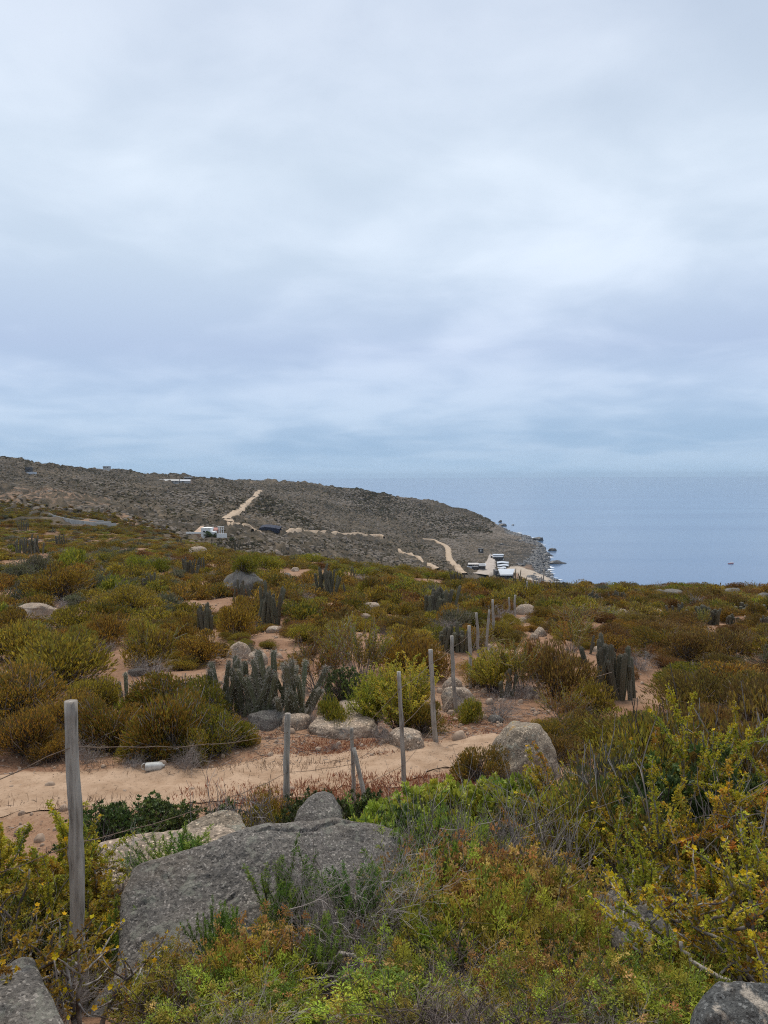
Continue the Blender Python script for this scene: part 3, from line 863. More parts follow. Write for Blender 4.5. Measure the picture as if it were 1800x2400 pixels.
def slab_rock(name, outline, mat, front, back, seed, nang=200, nring=40, p=6.0, rough=0.02, cracks=()):
    """a rock whose flat face has the given outline: (u, v, distance) points in order"""
    W = np.array([P(*q) for q in outline])
    c = W.mean(0)
    _, _, vt = np.linalg.svd(W - c)
    n = vt[2]
    if n @ (np.array([0, 0, EYE]) - c) < 0:
        n = -n
    ex = norm(np.cross(np.array([0, 0, 1.]), n))
    ey = np.cross(n, ex)
    Pl = np.stack([(W - c) @ ex, (W - c) @ ey], -1)
    ang = np.linspace(0, 2 * math.pi, nang, endpoint=False)
    rad = np.zeros(nang)
    for k, a in enumerate(ang):
        d = np.array([math.cos(a), math.sin(a)])
        best = 0
        for q in range(len(Pl)):
            A, B = Pl[q], Pl[(q + 1) % len(Pl)]
            e = B - A
            den = d[0] * e[1] - d[1] * e[0]
            if abs(den) < 1e-9:
                continue
            t_ = (A[0] * e[1] - A[1] * e[0]) / den
            s_ = (A[0] * d[1] - A[1] * d[0]) / den
            if t_ > 0 and -1e-6 <= s_ <= 1 + 1e-6:
                best = max(best, t_)
        rad[k] = best
    ker = np.array([1, 2, 3, 2, 1.]) / 9
    rad = np.convolve(np.concatenate([rad[-2:], rad, rad[:2]]), ker, 'valid')
    rad = rad * (1 + .018 * fbm(np.cos(ang) * 5, np.sin(ang) * 5, seed=seed))
    rho = 1 - (1 - np.linspace(0, 1, nring)) ** 1.6
    A2, Rr = np.meshgrid(ang, rho)
    a2, b2 = np.cos(A2) * Rr * rad[None, :], np.sin(A2) * Rr * rad[None, :]
    hf = front * np.sqrt(np.clip(1 - Rr ** p, 0, 1))
    hf = hf + rough * fbm(a2 * 2.2, b2 * 2.2, seed=seed, oct=5, gain=.55) * (1 - Rr ** 12) + rough * .35 * fbm(a2 * 22, b2 * 22, seed=seed + 3, oct=3) * (1 - Rr ** 14)
    for cr, depth, wdt in cracks:
        cw = []
        for (u, v) in cr:
            d = ray(u, v)
            o = np.array([0, 0, EYE])
            t_ = ((c - o) @ n) / (d @ n)
            q = o + d * t_ - c
            cw.append((q @ ex, q @ ey))
        dm = np.full(a2.shape, 9.)
        for (x0, y0), (x1, y1) in zip(cw[:-1], cw[1:]):
            l2 = (x1 - x0) ** 2 + (y1 - y0) ** 2
            t_ = np.clip(((a2 - x0) * (x1 - x0) + (b2 - y0) * (y1 - y0)) / l2, 0, 1)
            dm = np.minimum(dm, np.hypot(a2 - x0 - t_ * (x1 - x0), b2 - y0 - t_ * (y1 - y0)))
        dm = dm + .006 * fbm(a2 * 14, b2 * 14, seed=seed + 9)
        hf = hf - depth * np.clip(1 - dm / wdt, 0, 1)
    Rb = 1 - (1 - np.linspace(0, 1, 14)) ** 1.6
    A3, R3 = np.meshgrid(ang, Rb[::-1])
    a3, b3 = np.cos(A3) * R3 * rad[None, :], np.sin(A3) * R3 * rad[None, :]
    hb = -back * (np.clip(1 - R3 ** 3, 0, 1)) ** .45
    hb = hb + .1 * back * fbm(a3 * 2, b3 * 2, seed=seed + 2) * (1 - R3 ** 8)
    aa, bb, hh = np.concatenate([a2, a3[1:]]), np.concatenate([b2, b3[1:]]), np.concatenate([hf, hb[1:]])
    V = (aa[..., None] * ex + bb[..., None] * ey + hh[..., None] * n).reshape(-1, 3)
    m = aa.shape[0]
    i_, k_ = np.meshgrid(np.arange(m - 1), np.arange(nang), indexing='ij')
    k2 = (k_ + 1) % nang
    Q = np.stack([i_ * nang + k_, (i_ + 1) * nang + k_, (i_ + 1) * nang + k2, i_ * nang + k2], -1).reshape(-1, 4)
    return put(name, mesh_np(name, V, Q, None, [mat], None, True), None, c)


b = slab_rock('boulder', [(285, 2085, 4.75), (312, 2048, 4.95), (345, 2030, 5.0), (430, 2003, 5.1), (500, 1982, 5.2), (560, 1963, 5.3), (610, 1955, 5.35), (690, 1941, 5.4),
                          (740, 1930, 5.42), (790, 1917, 5.45), (850, 1925, 5.42), (905, 1932, 5.4), (938, 1945, 5.36), (955, 1985, 5.25), (962, 2060, 5.0), (940, 2200, 4.6),
                          (860, 2330, 4.25), (700, 2400, 4.05), (480, 2440, 3.95), (200, 2440, 3.95), (185, 2400, 4.0), (212, 2365, 4.1), (262, 2300, 4.2), (272, 2235, 4.35), (278, 2150, 4.55)],
              M_GREY, 0.08, 0.75, 5, 420, 110, 14, .030,
              cracks=[([(600, 1972), (660, 1967), (705, 1968), (750, 1952), (800, 1940), (860, 1934), (940, 1938)], .022, .018),
                      ([(330, 2142), (345, 2130), (375, 2040)], .015, .012), ([(520, 2140), (548, 2115)], .02, .012),
                      ([(800, 1985), (830, 1982), (870, 1988)], .012, .012), ([(660, 2045), (700, 2052), (720, 2065)], .012, .012)])
tag(b, 'very large flat-faced grey granite boulder with cracks beside the nearest fence post', 'boulder')
b = slab_rock('boulder', [(205, 2010, 6.2), (212, 1992, 6.4), (330, 1966, 6.6), (430, 1950, 6.7), (520, 1935, 6.8), (552, 1945, 6.75), (580, 1975, 6.6), (540, 2010, 6.4), (400, 2060, 6.0), (230, 2110, 5.7), (200, 2060, 5.9)],
              M_TAN, .06, .5, 11, 160, 30, 5, .02)
tag(b, 'long low tan rock behind the large grey boulder, with green sprigs in front', 'boulder')
b = slab_rock('boulder', [(395, 1962, 7.0), (440, 1936, 7.15), (490, 1914, 7.3), (540, 1901, 7.35), (562, 1910, 7.3), (580, 1945, 7.15), (590, 1975, 7.0), (540, 2000, 6.9), (430, 1990, 6.9)],
              M_LICH, .08, .5, 17, 140, 26, 4, .015)
tag(b, 'peaked brown-grey rock rising behind the long tan rock', 'boulder')
b = slab_rock('boulder', [(686, 1940, 6.5), (696, 1903, 6.6), (720, 1877, 6.75), (752, 1862, 6.85), (778, 1868, 6.85), (800, 1900, 6.7), (805, 1945, 6.5), (740, 1965, 6.4)],
              M_GREY, .12, .4, 23, 120, 26, 3, .015)
tag(b, 'rounded grey rock poking up behind the large boulder, right of the second post', 'boulder')
b = slab_rock('boulder', [(-60, 2300, 3.5), (0, 2288, 3.55), (45, 2268, 3.65), (80, 2264, 3.65), (100, 2308, 3.5), (128, 2370, 3.35), (165, 2440, 3.15), (60, 2480, 3.05), (-80, 2440, 3.15)],
              M_GREY, .08, .4, 29, 140, 30, 4, .02)
tag(b, 'pale grey rock in the corner left of the nearest post, under yellow flowers', 'boulder')
b = slab_rock('boulder', [(1612, 2450, 2.85), (1620, 2380, 2.95), (1640, 2345, 3.0), (1665, 2332, 3.05), (1740, 2330, 3.05), (1850, 2338, 3.05), (1900, 2450, 2.85), (1750, 2480, 2.8)],
              M_PATCH, .12, .4, 31, 140, 30, 4, .02)
tag(b, 'dark rock blotched with pale lichen in the lower right corner', 'boulder')
b = slab_rock('boulder', [(1380, 2104, 4.7), (1450, 2088, 4.85), (1560, 2088, 4.9), (1655, 2100, 4.85), (1700, 2130, 4.65), (1620, 2170, 4.4), (1595, 2245, 4.1), (1510, 2265, 4.05), (1450, 2230, 4.15), (1395, 2160, 4.45)],
              M_GREY, .05, .45, 37, 160, 30, 7, .03, cracks=[([(1400, 2128), (1500, 2118), (1620, 2122)], .02, .012), ([(1460, 2180), (1520, 2168), (1570, 2178)], .025, .015)])
tag(b, 'flat layered grey slab half buried among the herbs below the flowering shrubs', 'boulder')
b = slab_rock('boulder', [(750, 2420, 3.5), (762, 2360, 3.6), (790, 2335, 3.7), (822, 2340, 3.7), (850, 2375, 3.6), (880, 2420, 3.5), (810, 2450, 3.4)],
              M_YROCK, .08, .3, 41, 100, 24, 3, .02)
tag(b, 'small yellow-lichened stone at the foot of the large boulder under dead twigs', 'boulder')

# rocks seen whole: column, row of the foot, width, height (photo pixels), depth ratio, material, label
ROCKS = [
    (1240, 1828, 180, 118, 0.9, M_LICH, 'big dome boulder with orange lichen on top, right of the fence', 157, 0.9),
    (1080, 1668, 92, 52, 0.9, M_TAN, 'tan boulder behind the sixth fence post', 52, 0.0),
    (1060, 1625, 52, 34, 0.8, M_TAN, 'pinkish pointed stone behind the tan boulder at the fence', 53, 0.0),
    (992, 1605, 48, 26, 0.8, M_GREY, 'small pale grey stone left of the tan fence boulder', 54, 0.0),
    (1163, 1695, 38, 17, 0.8, M_GREY, 'small pale stone beside the grey dead bush', 55, 0.0),
    (800, 1730, 180, 28, 0.9, M_TAN, 'low pale outcrop beside the track, behind the leaning brace', 56, 0.5),
    (955, 1758, 90, 36, 0.9, M_TAN, 'low whaleback rock at the foot of the yellow-green broom', 57, 0.4),
    (838, 1700, 130, 38, 0.9, M_TAN, 'brown rock ledge between the spiny cactus and the yellow broom', 58, 0.4),
    (620, 1712, 100, 34, 0.8, M_GREY, 'flat grey ledge under the large spiny cactus', 59, 0.4),
    (690, 1712, 70, 32, 0.8, M_TAN, 'pale ledge right of the spiny cactus, behind the second post', 60, 0.4),
    (556, 1545, 62, 36, 0.9, M_TAN, 'cracked tan rock behind the large spiny cactus', 61, 0.0),
    (600, 1560, 50, 26, 0.9, M_TAN, 'reddish flat rock behind the large spiny cactus', 62, 0.4),
    (642, 1484, 44, 14, 0.9, M_TAN, 'pale flat stone at the foot of the tall rounded cactus', 63, 0.4),
    (563, 1398, 120, 56, 0.9, M_GREY, 'large whale-shaped grey boulder with a bush growing on top', 64, 0.0),
    (62, 1456, 96, 36, 0.8, M_TAN, 'broad tan boulder with small cactus columns in front, far left', 65, 0.3),
    (118, 1440, 30, 14, 0.8, M_TAN, 'small tan stone right of the broad tan boulder', 66, 0.0),
    (462, 1303, 60, 24, 0.8, M_TAN, 'pale rounded rock below the white house', 67, 0.0),
    (1238, 1442, 54, 24, 0.8, M_TAN, 'rounded tan boulder right of the fence, lower of two', 68, 0.0),
    (1230, 1424, 32, 15, 0.8, M_TAN, 'rounded tan boulder right of the fence, upper of two', 69, 0.0),
    (1226, 1460, 24, 13, 0.8, M_TAN, 'small tan stone just below the two rounded boulders', 70, 0.0),
    (1267, 1492, 36, 20, 0.8, M_TAN, 'layered tan stone in the brown shrubs right of the fence', 71, 0.0),
    (1252, 1500, 24, 13, 0.8, M_TAN, 'small white stone beside the layered tan stone', 72, 0.0),
    (1410, 1530, 40, 14, 0.8, M_TAN, 'flat tan stone left of the tall ribbed cactus', 73, 0.4),
    (1463, 1441, 30, 12, 0.8, M_TAN, 'small reddish stone among the far brown shrubs', 74, 0.0),
    (1542, 1442, 36, 14, 0.8, M_TAN, 'small pale stone among the far brown shrubs', 75, 0.0),
    (1550, 1396, 26, 13, 0.8, M_GREY, 'small dark rock on the skyline above the sea', 76, 0.0),
    (1582, 1399, 52, 16, 0.8, M_GREY, 'long dark rock on the skyline above the sea', 77, 0.0),
    (1720, 1402, 48, 22, 0.8, M_GREY, 'humped grey rock on the skyline above the sea', 78, 0.0),
    (1795, 1405, 36, 14, 0.8, M_GREY, 'dark rock at the right end of the skyline', 79, 0.0),
    (690, 1340, 22, 9, 0.8, M_TAN, 'pale stone under the far small cactus clumps', 80, 0.0),
    (675, 1356, 24, 12, 0.8, M_GREY, 'grey stone right of the bright green bushes', 81, 0.0),
    (728, 1310, 18, 10, 0.8, M_GREY, 'pale grey stone beside the small cactus on the brow', 82, 0.0),
    (650, 1300, 16, 10, 0.8, M_TAN, 'pale stone left of the brow cactus', 83, 0.0),
    (870, 1430, 44, 16, 0.8, M_TAN, 'pale flat rock in the brown shrubs of the mid slope', 84, 0.3),
    (855, 1452, 30, 12, 0.8, M_TAN, 'small broken pale rock below the pale flat rock', 85, 0.3),
    (880, 1555, 34, 12, 0.8, M_TAN, 'small pinkish stone left of the ribbed cactus by the fence', 86, 0.3),
    (1150, 1535, 40, 22, 0.8, M_TAN, 'brown stone at the foot of the thin slanted post', 87, 0.0),
    (318, 1585, 46, 16, 0.8, M_GREY, 'cluster-like flat grey stone on the bare soil patch', 88, 0.3),
    (232, 1515, 40, 12, 0.8, M_TAN, 'flat pale stone at the top of the bare soil patch', 89, 0.4),
    (770, 1660, 44, 30, 0.8, M_GREY, 'grey stone beneath the sprawling brown shrub', 90, 0.0),
    (492, 1655, 24, 22, 0.8, M_TAN, 'tan stone left of the large spiny cactus', 91, 0.0),
]
keepout = []                                            # (x, y, radius) places no filler bush may stand
for (u, v, w, h, dr, mat, lab, seed, flat) in ROCKS:
    p = at(u, v)
    D = p[1]
    W_, Hh = px2m(w, D), px2m(h, D)
    y_ = D + W_ * dr * .42
    o = put('rock', rock_mesh('rock', mat, seed, W_, W_ * dr, Hh * 1.08, w > 88, 4 if w > 150 and flat > .6 else 7, flat=flat), None, (p[0], y_, min(p[2], float(H(p[0], y_))) - Hh * .02), 0)
    tag(o, lab, 'rock')
    keepout.append((p[0], y_, W_ * .42))

# ------------------------------------------------------------------ plant builders (unit: about one metre across, base at the origin)
def pick(rng, pal, n, jit=0.18):
    pal = np.asarray(pal, float)
    c = pal[rng.integers(0, len(pal), n)]
    return c * (1 + rng.uniform(-jit, jit, (n, 1))) + np.array([0, 0, .008])


GREYTWIG = [(0.25, 0.21, 0.18), (0.34, 0.30, 0.265), (0.17, 0.14, 0.115)]
BROWNTWIG = [(0.13, 0.098, 0.073), (0.20, 0.155, 0.125), (0.085, 0.066, 0.05)]
OCHRE = [(0.34, 0.205, 0.026), (0.27, 0.157, 0.024), (0.20, 0.128, 0.024), (0.43, 0.285, 0.034), (0.22, 0.165, 0.026), (0.12, 0.084, 0.02), (0.31, 0.235, 0.034)]
OLIVE = [(0.17, 0.14, 0.022), (0.22, 0.17, 0.022), (0.135, 0.125, 0.02), (0.29, 0.21, 0.025), (0.105, 0.10, 0.02), (0.23, 0.145, 0.02)]
RUSSET = [(0.205, 0.115, 0.028), (0.16, 0.092, 0.026), (0.26, 0.165, 0.034), (0.12, 0.077, 0.024), (0.20, 0.147, 0.032)]
LIME = [(0.26, 0.26, 0.028), (0.33, 0.30, 0.03), (0.20, 0.22, 0.026), (0.38, 0.31, 0.035), (0.14, 0.155, 0.022)]
SAGE = [(0.135, 0.135, 0.075), (0.17, 0.165, 0.09), (0.10, 0.105, 0.055), (0.20, 0.18, 0.10), (0.10, 0.105, 0.038)]
SCRUB = [(0.062, 0.060, 0.040), (0.09, 0.082, 0.05), (0.115, 0.095, 0.062), (0.045, 0.045, 0.03)]
DKGREEN = [(0.075, 0.105, 0.022), (0.10, 0.14, 0.026), (0.055, 0.08, 0.02), (0.14, 0.175, 0.03)]
BRIGHT = [(0.37, 0.42, 0.045), (0.28, 0.345, 0.038), (0.45, 0.48, 0.052), (0.19, 0.24, 0.032), (0.44, 0.41, 0.045)]


def twig_path(rng, p, d, ln, n, wob):
    pts = [p]
    for _ in range(n):
        d = norm(d + rng.normal(size=3) * wob)
        p = p + d * ln / n
        pts.append(p)
    return np.array(pts), d


def dead_mesh(seed, n=26, h=.6, r=.006, spread=1.0, pal=GREYTWIG, depth=3, kids=3, wob=.22, droop=0.0):
    rng = np.random.default_rng(seed)
    A, B, R0, R1, C = [], [], [], [], []

    def grow(p, d, ln, rr, lev):
        k = 4 if lev > 0 else 3
        pts, d2 = twig_path(rng, p, d, ln, k, wob)
        c = pick(rng, pal, 1)[0]
        for i in range(k):
            A.append(pts[i])
            B.append(pts[i + 1])
            R0.append(rr * (1 - .45 * i / k))
            R1.append(rr * (1 - .45 * (i + 1) / k))
            C.append(c)
        if lev > 0:
            for _ in range(kids):
                q = pts[rng.integers(1, k + 1)]
                nd = norm(d2 + rng.normal(size=3) * .6 + np.array([0, 0, -droop]))
                grow(q, nd, ln * rng.uniform(.45, .8), rr * .58, lev - 1)

    for i in range(n):
        a = rng.uniform(0, 6.283)
        s = rng.uniform(.15, 1) * spread
        d = norm(np.array([math.cos(a) * s, math.sin(a) * s, 1.0]))
        p = np.array([math.cos(a), math.sin(a), 0]) * rng.uniform(0, .10 * spread)
        grow(p, d, h * rng.uniform(.35, .6), r * rng.uniform(.7, 1.2), depth - 1)
    V, Q = segs(A, B, np.array(R0), np.array(R1))
    mb = MB()
    mb.add(V, Q, np.repeat(np.array(C), 6, 0))
    return mb.mesh('twigs', [M_TWIG])


def heath_meshes(seed, n, pal, h=.55, ln=(.05, .10), wd=.016, lumps=15, up=.75, tw=140, twpal=BROWNTWIG, mat=None, cross=False, shell=.75):
    """a rounded shrub of many small upright sprays; returns (foliage mesh, stem mesh), one metre wide"""
    rng = np.random.default_rng(seed)
    a = rng.uniform(0, 6.283, lumps)
    ct_ = rng.uniform(0.0, 1, lumps) ** .8
    rr = np.sqrt(1 - (ct_ * .98) ** 2)
    rad = rng.uniform(.11, .27, lumps)
    ext = rng.uniform(.45, 1.12, lumps)
    C = np.stack([np.cos(a) * rr * .40 * ext, np.sin(a) * rr * .36 * ext, .06 + ct_ * (h - .16) * ext], -1)
    pick_l = rng.integers(0, lumps, n)
    d = norm(rng.normal(size=(n, 3)) + np.array([0, 0, .45]))
    rho = np.where(rng.random(n) < shell, rng.uniform(.8, 1.08, n), rng.uniform(.2, .8, n))
    p = C[pick_l] + d * (rad[pick_l] * rho)[:, None] * np.array([1, 1, .85])
    p = p[p[:, 2] > .015]
    n = len(p)
    out = norm(p - np.array([0, 0, h * .25]))
    dd = norm(out * .7 + np.array([0, 0, up]) + rng.normal(size=(n, 3)) * .33)
    L_ = rng.uniform(ln[0], ln[1], n)
    mb = MB()
    lump_tone = rng.uniform(.8, 1.2, lumps)
    pal = np.asarray(pal, float)
    lump_pick = rng.integers(0, len(pal), lumps)
    c = pick(rng, pal, n)
    own = pal[lump_pick[pick_l[:n]]]
    c = np.where(rng.random((n, 1)) < .55, own * rng.uniform(.8, 1.2, (n, 1)), c)
    mb.add(*kites(p - dd * L_[:, None] * .5, dd, L_, rng.uniform(.7, 1.3, n) * wd, rng, c))
    fol = mb.mesh('foliage', [mat or M_LEAF])
    A, B, R0, R1, Cc = [], [], [], [], []
    for k in range(tw):
        l_ = rng.integers(0, lumps)
        tip = C[l_] + norm(rng.normal(size=3) + np.array([0, 0, .2])) * rad[l_] * rng.uniform(.4, 1.4)
        if tip[2] < .03:
            tip[2] = .03
        b0 = rng.normal(size=3) * np.array([.06, .06, 0])
        mid = (b0 + tip) / 2 + rng.normal(size=3) * .05
        mid[2] = max(mid[2], .01)
        c = pick(rng, twpal, 1)[0]
        for p0, p1, r0, r1 in ((b0, mid, .007, .005), (mid, tip, .005, .0025)):
            A.append(p0); B.append(p1); R0.append(r0); R1.append(r1); Cc.append(c)
    V, Q = segs(A, B, np.array(R0), np.array(R1))
    mb = MB()
    mb.add(V, Q, np.repeat(np.array(Cc), 6, 0))
    return fol, mb.mesh('stem', [M_TWIG])


def broom_meshes(seed, n=46, h=1.0, pal=LIME, leaf=.035, wd=.011, dens=34, spread=.55, twpal=BROWNTWIG, bare=.3, fork=2, lw=1.0):
    """upright shoots clothed in short leaves"""
    rng = np.random.default_rng(seed)
    mb, st = MB(), MB()
    A, B, R0, R1, Cc = [], [], [], [], []
    LP, LD, LC = [], [], []
    for i in range(n):
        a = rng.uniform(0, 6.283)
        s = rng.uniform(.05, 1) ** .7 * spread
        p = np.array([math.cos(a), math.sin(a), 0]) * rng.uniform(.01, .12)
        d = norm(np.array([math.cos(a) * s, math.sin(a) * s, 1.0]))
        ln = h * rng.uniform(.55, 1.05)
        pts, _ = twig_path(rng, p, d, ln, 8, .10)
        allp = [pts]
        for _ in range(fork):
            k = rng.integers(3, 7)
            q, _ = twig_path(rng, pts[k], norm(d + rng.normal(size=3) * .45 + np.array([0, 0, .25])), ln * rng.uniform(.25, .5), 5, .12)
            allp.append(q)
        c = pick(rng, twpal, 1)[0]
        tone = pick(rng, pal, 1)[0]
        for bi, q in enumerate(allp):
            m = len(q) - 1
            for k in range(m):
                A.append(q[k]); B.append(q[k + 1])
                R0.append(.006 * (1 - k / m * .7)); R1.append(.006 * (1 - (k + 1) / m * .7)); Cc.append(c)
            Lq = np.linalg.norm(np.diff(q, axis=0), axis=1).sum()
            nl = int(Lq * dens * 4)
            tpar = rng.uniform(bare if bi == 0 else .1, 1, nl)
            pos = np.stack([np.interp(tpar * m, np.arange(m + 1), q[:, x]) for x in range(3)], -1)
            dirs = norm(rng.normal(size=(nl, 3)) + (q[-1] - q[0]) / Lq * 1.0)
            LP.append(pos); LD.append(dirs)
            LC.append(np.where(rng.random((nl, 1)) < .6, tone * rng.uniform(.8, 1.2, (nl, 1)), pick(rng, pal, nl)))
    LP, LD, LC = np.concatenate(LP), np.concatenate(LD), np.concatenate(LC)
    mb.add(*kites(LP, LD, rng.uniform(.7, 1.3, len(LP)) * leaf, rng.uniform(.7, 1.3, len(LP)) * wd * lw, rng, LC))
    V, Q = segs(A, B, np.array(R0), np.array(R1))
    st.add(V, Q, np.repeat(np.array(Cc), 6, 0))
    return mb.mesh('foliage', [M_LEAF]), st.mesh('stem', [M_TWIG])


def rosette_meshes(seed, n=420, pal=BRIGHT, h=.6, leaf=.05, wd=.027, per=9, lumps=18):
    """thick small leaves in rosettes at the shoot ends"""
    rng = np.random.default_rng(seed)
    a = rng.uniform(0, 6.283, lumps)
    ct_ = rng.uniform(0, 1, lumps)
    rr = np.sqrt(1 - (ct_ * .97) ** 2)
    C = np.stack([np.cos(a) * rr * .34, np.sin(a) * rr * .34, .05 + ct_ * (h - .18)], -1)
    rad = rng.uniform(.13, .22, lumps)
    li = rng.integers(0, lumps, n)
    d = norm(rng.normal(size=(n, 3)) + np.array([0, 0, .6]))
    p = C[li] + d * (rad[li] * rng.uniform(.55, 1.05, n))[:, None]
    ok = p[:, 2] > .02
    p, d, li = p[ok], d[ok], li[ok]
    n = len(p)
    ax = norm(d * .6 + np.array([0, 0, .7]) + rng.normal(size=(n, 3)) * .25)
    tone = pick(rng, pal, n, .12)
    PP = np.repeat(p, per, 0)
    AX = np.repeat(ax, per, 0)
    DD = norm(AX * rng.uniform(.2, 1.0, (n * per, 1)) + norm(rng.normal(size=(n * per, 3))) * .8)
    CC = np.repeat(tone, per, 0) * rng.uniform(.85, 1.15, (n * per, 1))
    mb = MB()
    mb.add(*kites(PP, DD, rng.uniform(.7, 1.2, n * per) * leaf, rng.uniform(.8, 1.2, n * per) * wd, rng, CC))
    fol = mb.mesh('foliage', [M_LEAF2])
    A = np.stack([rng.normal(0, .07, n), rng.normal(0, .07, n), np.zeros(n)], -1)
    mid = (A + p) / 2 + rng.normal(size=(n, 3)) * .035
    mid[:, 2] = np.maximum(mid[:, 2], .01)
    st = MB()
    k = slice(0, n, 3)
    c = pick(rng, BROWNTWIG, len(A[k]))
    for p0, p1, r0, r1 in ((A[k], mid[k], .007, .005), (mid[k], p[k], .005, .003)):
        V, Q = segs(p0, p1, r0, r1)
        st.add(V, Q, np.repeat(c, 6, 0))
    return fol, st.mesh('stem', [M_TWIG])


def herb_meshes(seed, n=70, h=.55, spread=.75, green=BRIGHT, heads=.35, leaf=.047, yel=.25):
    """thin stems with feathery leaves, many ending in dry orange flower heads: (foliage, stems, flower heads)"""
    rng = np.random.default_rng(seed)
    ORG = [(0.56, 0.34, 0.09), (0.48, 0.27, 0.07), (0.60, 0.41, 0.13), (0.40, 0.22, 0.06)]
    YEL = [(0.36, 0.29, 0.035), (0.29, 0.25, 0.033), (0.42, 0.31, 0.04)]
    fo, st, he = MB(), MB(), MB()
    A, B, Cc = [], [], []
    LP, LD, LC, HP, HD, HC = [], [], [], [], [], []
    for i in range(n):
        a = rng.uniform(0, 6.283)
        s = rng.uniform(0, 1) ** .6 * spread
        r0 = rng.uniform(0, .16)
        p = np.array([math.cos(a) * r0, math.sin(a) * r0, 0])
        ln = h * rng.uniform(.55, 1.1)
        pts, dd = twig_path(rng, p, norm(np.array([math.cos(a) * s, math.sin(a) * s, 1.0])), ln, 6, .13)
        c = pick(rng, [(0.13, .10, .05), (.17, .12, .07), (.09, .07, .045)], 1)[0]
        for k in range(6):
            A.append(pts[k]); B.append(pts[k + 1]); Cc.append(c)
        has = rng.random() < heads
        tone0 = pick(rng, YEL if rng.random() < yel else green, 1)[0]
        for tp in rng.uniform(.60, .86 if has else 1.0, rng.integers(2, 4)):
            q = np.array([np.interp(tp * 6, np.arange(7), pts[:, x]) for x in range(3)])
            tone = tone0 * rng.uniform(.6, 1.3)
            m = int(rng.integers(26, 44))
            od = norm(rng.normal(size=(m, 3)) + dd * .6)
            LP.append(q + rng.normal(size=3) * .012 + od * rng.uniform(.15, 1, (m, 1)) * leaf * 1.25)
            LD.append(norm(od + rng.normal(size=(m, 3)) * .5))
            LC.append(tone * rng.uniform(.85, 1.15, (m, 1)))
        if has:
            m = rng.integers(14, 26)
            tip = pts[-1]
            oc = pick(rng, ORG, 1)[0]
            HP.append(tip + rng.normal(size=(m, 3)) * np.array([.015, .015, .010]))
            HD.append(norm(rng.normal(size=(m, 3)) + np.array([0, 0, .8])))
            HC.append(oc * rng.uniform(.75, 1.25, (m, 1)))
    LP, LD, LC = np.concatenate(LP), np.concatenate(LD), np.concatenate(LC)
    fo.add(*kites(LP, LD, rng.uniform(.7, 1.3, len(LP)) * leaf * .55, rng.uniform(.7, 1.3, len(LP)) * leaf * .24, rng, LC))
    V, Q = segs(A, B, .0028, .002)
    st.add(V, Q, np.repeat(np.array(Cc), 6, 0))
    out = [fo.mesh('foliage', [M_LEAF]), st.mesh('stem', [M_TWIG])]
    if HP:
        HP, HD, HC = np.concatenate(HP), np.concatenate(HD), np.concatenate(HC)
        he.add(*kites(HP, HD, rng.uniform(.7, 1.3, len(HP)) * .019, rng.uniform(.7, 1.3, len(HP)) * .014, rng, HC))
        out.append(he.mesh('flower_head', [M_LEAF]))
    return out


def flower_mesh(seed=1):
    rng = np.random.default_rng(seed)
    mb = MB()
    for k in range(5):
        a = k * 1.2566
        d = np.array([[math.cos(a), math.sin(a), .45]])
        s = np.array([-math.sin(a), math.cos(a), 0])
        V = np.array([[0, 0, 0], d[0] * .011 + s * .007, d[0] * .018, d[0] * .011 - s * .007])
        mb.add(V, [[0, 1, 2, 3]], (0.75, 0.50, 0.008))
    mb.add(*kites(np.zeros((6, 3)), rng.normal(size=(6, 3)) + np.array([0, 0, -1.2]), .016, .006, rng, (0.35, 0.14, 0.02)))
    return mb.mesh('flower', [M_LEAF])


FLOWER = flower_mesh()


